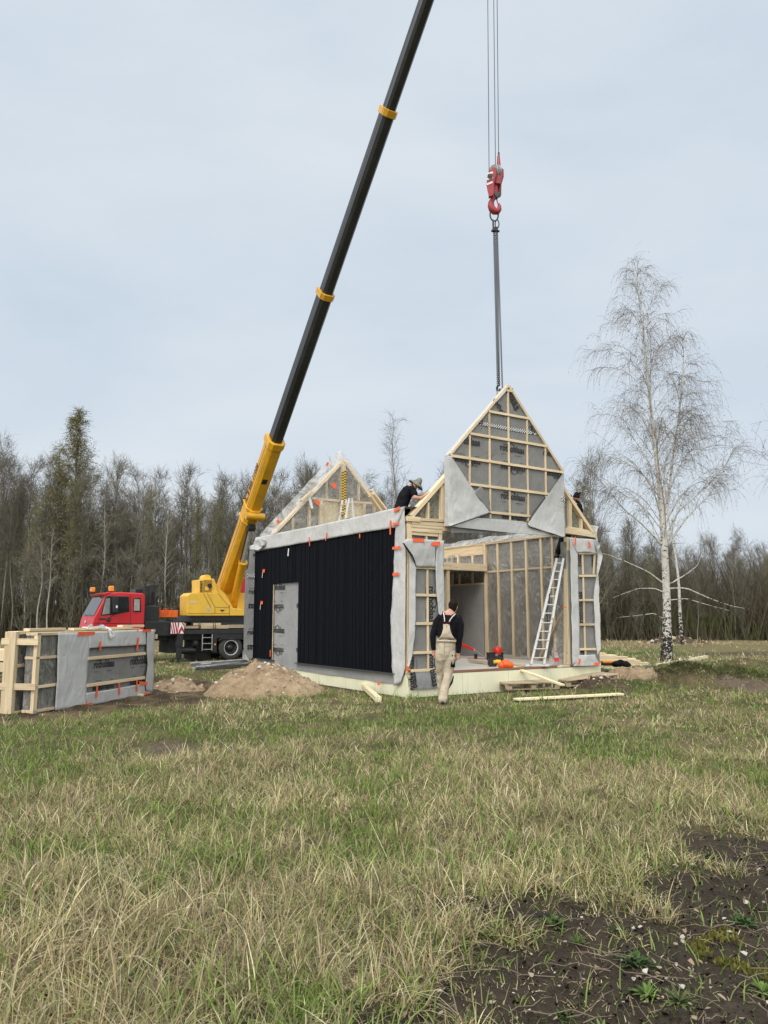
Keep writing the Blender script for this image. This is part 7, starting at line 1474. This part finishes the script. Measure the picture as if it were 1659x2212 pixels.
# ------------------------------------------------------------------ people
def blob(name, chains, mat, parent=None, voxel=.012, smooth_=6):
    """one continuous skin grown from tapered chains: (point, half width, half depth) each"""
    V, Fs = [], []
    for ch in chains:
        pts = [(Vector(p), rx, ry) for p, rx, ry in ch]
        a, b = pts[0], pts[-1]; d0 = (pts[1][0] - a[0]).normalized(); d1 = (b[0] - pts[-2][0]).normalized()
        ext = [(a[0] - d0 * a[1] * .9, a[1] * .35, a[2] * .35), (a[0] - d0 * a[1] * .55, a[1] * .78, a[2] * .78)] + pts + [(b[0] + d1 * b[1] * .55, b[1] * .78, b[2] * .78), (b[0] + d1 * b[1] * .9, b[1] * .35, b[2] * .35)]
        n = 14; k = len(V); N = len(ext)
        for i, (p, rx, ry) in enumerate(ext):
            t = (ext[min(i + 1, N - 1)][0] - ext[max(i - 1, 0)][0]).normalized(); s = Vector((1, 0, 0)); s = s - t * s.dot(t)
            if s.length < .25: s = Vector((0, 1, 0)) - t * t.y
            s.normalize(); f = t.cross(s)
            V += [tuple(p + s * rx * math.cos(2 * math.pi * j / n) + f * ry * math.sin(2 * math.pi * j / n)) for j in range(n)]
        for i in range(N - 1): Fs += [(k + i * n + j, k + i * n + (j + 1) % n, k + (i + 1) * n + (j + 1) % n, k + (i + 1) * n + j) for j in range(n)]
        Fs += [tuple(k + j for j in range(n - 1, -1, -1)), tuple(k + (N - 1) * n + j for j in range(n))]
    me = bpy.data.meshes.new(name); me.from_pydata(V, [], Fs); bm = bmesh.new(); bm.from_mesh(me); bmesh.ops.recalc_face_normals(bm, faces=bm.faces); bm.to_mesh(me); bm.free()
    o = bpy.data.objects.new(name, me); COL.objects.link(o); r = o.modifiers.new('r', 'REMESH'); r.mode = 'VOXEL'; r.voxel_size = voxel; r.use_smooth_shade = True
    s = o.modifiers.new('s', 'SMOOTH'); s.iterations = smooth_; s.factor = .5
    dg = bpy.context.evaluated_depsgraph_get(); m2 = bpy.data.meshes.new_from_object(o.evaluated_get(dg)); m2.name = name; bpy.data.objects.remove(o)
    m2.materials.clear(); m2.materials.append(mat); m2.polygons.foreach_set('use_smooth', [True] * len(m2.polygons)); o = bpy.data.objects.new(name, m2); COL.objects.link(o)
    if parent: o.parent = parent
    return o
def hand(wrist, d, side, palm, curl=.5, s=1.0):
    """palm, four unequal bent fingers and a thumb; d: along the hand, side: towards the thumb, palm: out of the palm"""
    w, d, side, palm = Vector(wrist), Vector(d).normalized(), Vector(side).normalized(), Vector(palm).normalized(); ch = [[(w - d * .02, .026, .022), (w + d * .04 * s, .040, .019), (w + d * .085 * s, .041, .016)]]
    for k, (o_, L) in enumerate(((.030, .072), (.010, .082), (-.011, .076), (-.030, .060))):
        p = w + d * .088 * s + side * o_ * s; q = [p]; dd = d.copy()
        for j in range(3): dd = (dd + palm * curl * .55).normalized(); q.append(q[-1] + dd * L * s / 3)
        ch.append([(x, r_, r_) for x, r_ in zip(q, (.0098, .0092, .0084, .0070))])
    p = w + d * .03 * s + side * .034 * s; q = [p, p + (side * .6 + d * .8 + palm * .2).normalized() * .035 * s, p + (side * .45 + d * .9 + palm * .4).normalized() * .068 * s]; ch.append([(x, r_, r_) for x, r_ in zip(q, (.0125, .0108, .0085))])
    return ch
def head_chains(c, fwd, tilt=Vector((0, 0, 1)), s=1.0):
    c, f, u = Vector(c), Vector(fwd).normalized(), Vector(tilt).normalized(); r = f.cross(u)
    ch = [[(c - u * .075 * s, .058 * s, .070 * s), (c, .073 * s, .094 * s), (c + u * .05 * s, .074 * s, .096 * s), (c + u * .085 * s, .055 * s, .072 * s)], [(c - u * .07 * s + f * .03 * s, .045 * s, .05 * s), (c - u * .10 * s + f * .055 * s, .030 * s, .032 * s)],
          [(c - u * .005 * s + f * .085 * s, .011 * s, .010 * s), (c - u * .035 * s + f * .108 * s, .015 * s, .013 * s)], [(c + r * .078 * s + u * .015 * s - f * .005, .010, .02), (c + r * .080 * s - u * .025 * s, .010, .016)], [(c - r * .078 * s + u * .015 * s - f * .005, .010, .02), (c - r * .080 * s - u * .025 * s, .010, .016)]]
    return ch
def face_bits(parent, c, fwd, tilt):
    c, f, u = Vector(c), Vector(fwd).normalized(), Vector(tilt).normalized(); r = f.cross(u); mb = MB()
    for s in (-1, 1): mb.ball(c + r * .031 * s + f * .086 + u * .012, .011, 8, sz=.6)
    mb.build('eyes', M['black_matt'], parent); m2 = MB(); m2.tube([c - u * .058 + f * .088 + r * -.022, c - u * .060 + f * .098, c - u * .058 + f * .088 + r * .022], .005, 6); m2.build('mouth', M['maroon'], parent); m3 = MB()
    for s in (-1, 1): m3.tube([c + r * .018 * s + f * .092 + u * .032, c + r * .047 * s + f * .082 + u * .030], .005, 5)
    m3.build('eyebrows', M['hair'], parent)

# worker in bib overalls, walking away across the grass
mp = G(962, 1525); MS = .000896 * 1.0; mzz = float(terrain(mp.x, mp.y))
X = lambda x, y, dy=0.0: Vector(((x - 300) * MS, dy, (2064 - y) * MS))
man = thing('person', 'person in black sweater and beige bib overalls walking towards the house, seen from behind', 'person', (mp.x, mp.y, mzz))
hc, hf = X(478, 232, .05), Vector((.45, .9, -.05))
body = [[(X(430, 400, .0), .055, .055), (X(436, 300, .03), .056, .060)], [(X(330, 1000), .13, .10), (X(345, 700), .13, .095), (X(390, 430), .14, .08)],
        [(X(300, 1000), .12, .10), (X(215, 1200, .02), .06, .07), (X(218, 1500, .11), .045, .05), (X(240, 1930, .19), .035, .04)], [(X(300, 1000), .12, .10), (X(385, 1200), .07, .08), (X(370, 1480, .02), .055, .06), (X(235, 1960, -.1), .04, .05)],
        [(X(200, 440), .05, .05), (X(85, 740, .0), .042, .042), (X(88, 1055, .03), .027, .024)], [(X(575, 450), .05, .05), (X(590, 770, .0), .042, .042), (X(565, 1105, .03), .027, .024)]]
body += head_chains(hc, hf, (.12, -.05, 1)) + hand(X(88, 1055, .03), (.05, .1, -1), (.35, 1, 0), (1, -.3, 0), .45) + hand(X(565, 1105, .03), (-.12, .1, -1), (-.35, 1, 0), (-1, -.3, .0), .5)
bd0 = blob('body', body, M['skin'], man, .010, 3)
face_bits(bd0, hc, hf, (.12, -.05, 1))
blob('sweater', [[(X(330, 1000), .150, .118), (X(335, 880), .158, .122), (X(350, 680), .168, .122), (X(385, 500), .185, .115), (X(400, 420, .01), .15, .09), (X(430, 352, .02), .072, .068)], [(X(330, 470), .10, .09), (X(215, 430), .075, .075), (X(150, 520), .066, .066), (X(92, 730), .062, .062), (X(72, 800), .054, .056), (X(85, 1030, .03), .043, .043)],
                 [(X(470, 450), .10, .09), (X(560, 440), .078, .076), (X(605, 560), .068, .068), (X(598, 760), .062, .062), (X(585, 860), .054, .056), (X(568, 1085, .03), .043, .043)]], M['black_cloth'], man, .011, 4)
ov = blob('overalls', [[(X(330, 870), .165, .128), (X(318, 960), .172, .132), (X(310, 1080), .168, .140), (X(305, 1150), .15, .13)], [(X(225, 1090), .10, .115), (X(212, 1220, .02), .092, .105), (X(215, 1400, .08), .078, .088), (X(220, 1540, .12), .066, .072), (X(228, 1750, .16), .062, .068), (X(250, 1960, .20), .064, .07)],
                       [(X(390, 1090), .105, .118), (X(392, 1220), .104, .115), (X(380, 1400, .02), .090, .096), (X(350, 1560, .0), .073, .08), (X(290, 1780, -.05), .074, .078), (X(242, 1990, -.1), .080, .084)]], M['beige_cloth'], man, .011, 3)
mb = MB(); sheet(mb, [X(262, 556, -.128), X(265, 640, -.142), X(232, 750, -.150), (X(190, 815, -.140)), X(150, 858, -.085)], [X(388, 560, -.128), X(392, 650, -.142), X(425, 760, -.150), X(470, 825, -.140), X(512, 868, -.085)], 16, 12, .004, (0, -1, 0), 9, 91, bulge=.02); mb.build('bib', M['beige_cloth'], ov, smooth=True, solid=.008)
mb = MB(); sheet(mb, [X(150, 850, -.085), X(135, 905, -.09)], [X(515, 862, -.085), X(512, 915, -.09)], 4, 14, .003, (0, -1, 0), 9, 92, bulge=.075); mb.build('waistband', M['beige_cloth'], ov, smooth=True, solid=.008)
for pts in (((292, 560, -.132), (290, 470, -.128), (282, 400, -.11), (278, 350, -.06), (285, 330, .0)), ((355, 560, -.132), (400, 480, -.128), (450, 415, -.11), (505, 372, -.06), (520, 350, .0))):
    mb = MB(); q = resample([X(*p) for p in pts], 14); [mb.bar(a, b + (b - a) * .15, .046, .008, up=(0, -1, .25)) for a, b in zip(q, q[1:])]; st_ = mb.build('shoulder_strap', M['maroon'], ov)
    m2 = MB(); [m2.bar(q[i] + Vector((0, -.008, .003)), q[i].lerp(q[i + 1], .75) + Vector((0, -.008, .003)), .016, .005, up=(0, -1, .25)) for i in range(2, 11)]; m2.build('strap_print', M['white'], st_)
mb = MB(); sheet(mb, [X(428, 1140, -.112), X(400, 1370, -.085)], [X(492, 1150, -.05), X(488, 1385, -.03)], 8, 6, .003, (0, -1, 0), 9, 93); mb.build('thigh_pocket', M['black_cloth'], ov, smooth=True, solid=.014)
mb = MB(); sheet(mb, [X(455, 1540, -.04), X(400, 1690, -.07), X(372, 1770, -.09)], [X(468, 1560, .02), X(440, 1680, -.01), X(385, 1750, -.03)], 8, 4, .003, (0, -1, 0), 9, 95); mb.build('knee_patch', M['black_cloth'], ov, smooth=True, solid=.012)
mb = MB(); [mb.bar(X(*p, -.155), X(*q, -.155), .006, .006) for p, q in (((322, 970), (450, 972)), ((305, 1165), (420, 1180)), ((280, 900), (275, 1140)), ((330, 575), (330, 840)))]; mb.build('seams', mottled('seam_beige', (.2, .16, .11), (.26, .21, .15), 9, .9, 0), ov)
blob('hair', [[(hc + Vector((-.006, -.020, .0)), .080, .088), (hc + Vector((-.004, -.014, .05)), .083, .100), (hc + Vector((0, -.004, .085)), .066, .083)], [(hc + Vector((-.01, -.045, -.055)), .05, .035), (hc + Vector((-.008, -.04, .0)), .068, .055)]], M['hair'], bd0, .008, 2)
for p, dy in ((X(238, 2030, -.1), 0), (X(262, 2030, .22), 0)): blob('boot', [[(p + Vector((0, -.03, .06)), .048, .05), (p + Vector((.0, -.02, .01)), .046, .055)], [(p + Vector((0, -.04, -.002)), .042, .030), (p + Vector((.03, .10, -.005)), .048, .030), (p + Vector((.05, .19, -.008)), .042, .024)]], M['boot'], man, .010, 2)

# worker on the wall top, bent over the rafter
Y2 = 15.95; S2 = .0794 * Y2 / FOC
o2 = D(844.8 + .0794 * 240, 1020.4 + .0794 * 1190, Y2); m2_ = thing('person', 'person in black shirt and camouflage bucket hat, hands on the gable rafter', 'person', o2)
Q = lambda x, y, dy=0.0: D(844.8 + .0794 * x, 1020.4 + .0794 * y, Y2 + dy) - o2
hc, hf, ht = Q(668, 355, .0), Vector((.80, 0, -.60)), Vector((.60, 0, .80))
rafY = (HO + HU * zL(1080, 560, .0).x).y; hy = rafY - Y2 + .03
nc = hand(Q(970, 590, hy - .0), (.97, .0, .12), (0, .25, 1), (.2, .9, -.4), .45) 
body = [[(Q(560, 400), .052, .055), (hc - ht * .06, .055, .058)], [(Q(270, 960), .10, .13), (Q(380, 640), .11, .14), (Q(520, 440), .10, .15)], [(Q(590, 470, -.17), .048, .048), (Q(655, 690, -.24), .043, .043), (Q(800, 690, hy - .05), .036, .034), (Q(965, 595, hy - .01), .027, .024)], [(Q(560, 450, .17), .048, .048), (Q(700, 640, .22), .043, .043), (Q(860, 640, .15), .034, .034), (Q(985, 560, .12), .027, .024)],
        [(Q(300, 1010, -.09), .08, .085), (Q(620, 1080, -.10), .062, .065), (Q(690, 1500, -.08), .045, .05)], [(Q(300, 1010, .12), .08, .085), (Q(620, 1080, .13), .062, .065), (Q(690, 1500, .13), .045, .05)]]
body += head_chains(hc, hf, ht) + nc + hand(Q(985, 560, .12), (.9, -.2, .1), (0, .2, 1), (.2, .8, -.4), .5)
bd2 = blob('body', body, M['skin'], m2_, .010, 3); face_bits(bd2, hc, hf, ht)
blob('shirt', [[(Q(270, 1000), .135, .165), (Q(300, 860), .140, .168), (Q(370, 660), .145, .175), (Q(470, 490), .130, .19), (Q(540, 420), .088, .13)], [(Q(530, 470, -.12), .09, .09), (Q(590, 480, -.17), .075, .075), (Q(625, 590, -.21), .068, .07)], [(Q(520, 450, .12), .09, .09), (Q(570, 470, .18), .072, .072), (Q(650, 580, .21), .066, .07)]], M['black_cloth'], m2_, .011, 4)
tr2 = blob('trousers', [[(Q(250, 960), .14, .17), (Q(265, 1080), .15, .18)], [(Q(300, 1060, -.09), .105, .10), (Q(620, 1100, -.10), .08, .08), (Q(690, 1500, -.08), .065, .07), (Q(700, 1850, -.06), .06, .062)], [(Q(300, 1060, .12), .105, .10), (Q(620, 1100, .13), .08, .08), (Q(690, 1500, .13), .065, .07), (Q(700, 1850, .13), .06, .062)]], M['dark_trousers'], m2_, .012, 3)
blob('tool_pouch', [[(Q(520, 980, -.14), .055, .045), (Q(560, 1060, -.16), .06, .05)]], M['black_matt'], tr2, .01, 2); stick('hammer_handle', Q(480, 890, -.17), Q(530, 1010, -.17), .02, .02, M['alu'], tr2)
for dy in (-.06, .13): blob('boot', [[(Q(700, 1880, dy), .05, .05), (Q(720, 1960, dy), .05, .045), (Q(860, 1990, dy), .04, .035)]], M['boot'], m2_, .011, 2)
hat = blob('bucket_hat', [[(hc + ht * .045, .088, .105), (hc + ht * .10, .082, .098), (hc + ht * .128, .070, .085)]], M['hat_cloth'], bd2, .008, 2)
r_ = hf.cross(ht); mb = MB(); N = 40; vs = []
for rr_, hh in ((.092, .062), (.125, .035), (.160, .004)):
    for k in range(N): a = 2 * math.pi * k / N; vs.append(hc + hf * (math.cos(a) * rr_ * 1.12) + r_ * (math.sin(a) * rr_ * .98) + ht * (hh + .006 * math.sin(3 * a)))
mb.add(vs, [(i * N + k, i * N + (k + 1) % N, (i + 1) * N + (k + 1) % N, (i + 1) * N + k) for i in range(2) for k in range(N)]); mb.build('hat_brim', M['hat_cloth'], hat, smooth=True, solid=.006)

# worker on the ladder behind the right gable corner
Y3 = (HO + HU * (W_ - .45) + HV * .50).y; S3 = .0868 * Y3 / FOC
o3 = D(1168.5 + .0868 * 470, 1042.3 + .0868 * 1880, Y3); m3_ = thing('person', 'person in black cap and sunglasses standing on the ladder top', 'person', o3)
U = lambda x, y, dy=0.0: D(1168.5 + .0868 * x, 1042.3 + .0868 * y, Y3 + dy) - o3
hc, hf, ht = U(872, 405), Vector((-.50, -.72, -.48)), Vector((.12, -.38, .92))
body = [[(U(880, 540), .052, .055), (hc - ht * .07, .055, .058)], [(U(640, 1150, .1), .13, .11), (U(760, 850, .05), .14, .11), (U(860, 600), .14, .09)], [(U(600, 1150, .1), .085, .09), (U(520, 1480, .05), .06, .065), (U(420, 1800), .045, .05)], [(U(680, 1150, .1), .085, .09), (U(600, 1480, .05), .06, .065), (U(560, 1800), .045, .05)],
        [(U(930, 600, .05), .048, .048), (U(1000, 780, .08), .042, .042), (U(1048, 960, .02), .028, .026)], [(U(780, 620, .1), .048, .048), (U(700, 850, .1), .042, .042), (U(640, 800, .05), .028, .026)]]
body += head_chains(hc, hf, ht) + hand(U(1048, 960, .02), (.15, -.2, -1), (-.9, 0, 0), (0, -1, 0), .7) + hand(U(640, 800, .05), (-.6, -.3, .4), (0, 0, 1), (0, -1, 0), .6)
bd3 = blob('body', body, M['skin'], m3_, .010, 3); face_bits(bd3, hc, hf, ht)
blob('shirt', [[(U(640, 1180, .1), .17, .135), (U(750, 880, .05), .178, .135), (U(870, 630, .02), .175, .12), (U(890, 530), .10, .085)], [(U(890, 580, .02), .09, .09), (U(948, 585, .05), .08, .078), (U(985, 710, .07), .070, .07)], [(U(830, 640, .08), .085, .085), (U(775, 640, .1), .07, .07), (U(745, 740, .1), .064, .066)]], M['black_cloth'], m3_, .011, 4)
blob('trousers', [[(U(640, 1120, .1), .175, .14), (U(630, 1230, .1), .17, .145)], [(U(590, 1230, .1), .105, .11), (U(520, 1480, .05), .085, .09), (U(425, 1740), .075, .08)], [(U(680, 1230, .1), .10, .11), (U(600, 1480, .05), .085, .09), (U(555, 1740), .075, .08)]], M['dark_trousers'], m3_, .012, 3)
for x in (400, 545): blob('boot', [[(U(x + 10, 1760), .06, .06), (U(x, 1840), .058, .06)], [(U(x + 10, 1852), .05, .035), (U(x - 40, 1850, -.14), .05, .032)]], M['boot'], m3_, .011, 2)
cap = blob('cap', [[(hc + ht * .05, .084, .10), (hc + ht * .105, .07, .085)]], M['black_cloth'], bd3, .008, 2)
blob('cap_knot', [[(hc + ht * .12 + Vector((.05, 0, .0)), .025, .022), (hc + ht * .15 + Vector((.075, 0, .0)), .02, .02)]], M['black_cloth'], cap, .008, 1)
r_ = hf.cross(ht); MB().bar(hc + hf * .098 + ht * .012 - r_ * .068, hc + hf * .098 + ht * .012 + r_ * .068, .014, .036, up=ht).build('sunglasses', M['black'], bd3, bevel=.006); MB().ball(hc + hf * .07 + ht * .082 + r_ * -.03, .014, 8).build('cap_badge', M['white'], cap)
# other hand of the ladder worker up on the rafter
blob('glove', [[(U(750, 350, -.12), .03, .03), (U(735, 330, -.12), .035, .03), (U(722, 315, -.12), .02, .02)]], M['black_cloth'], m3_, .008, 1)
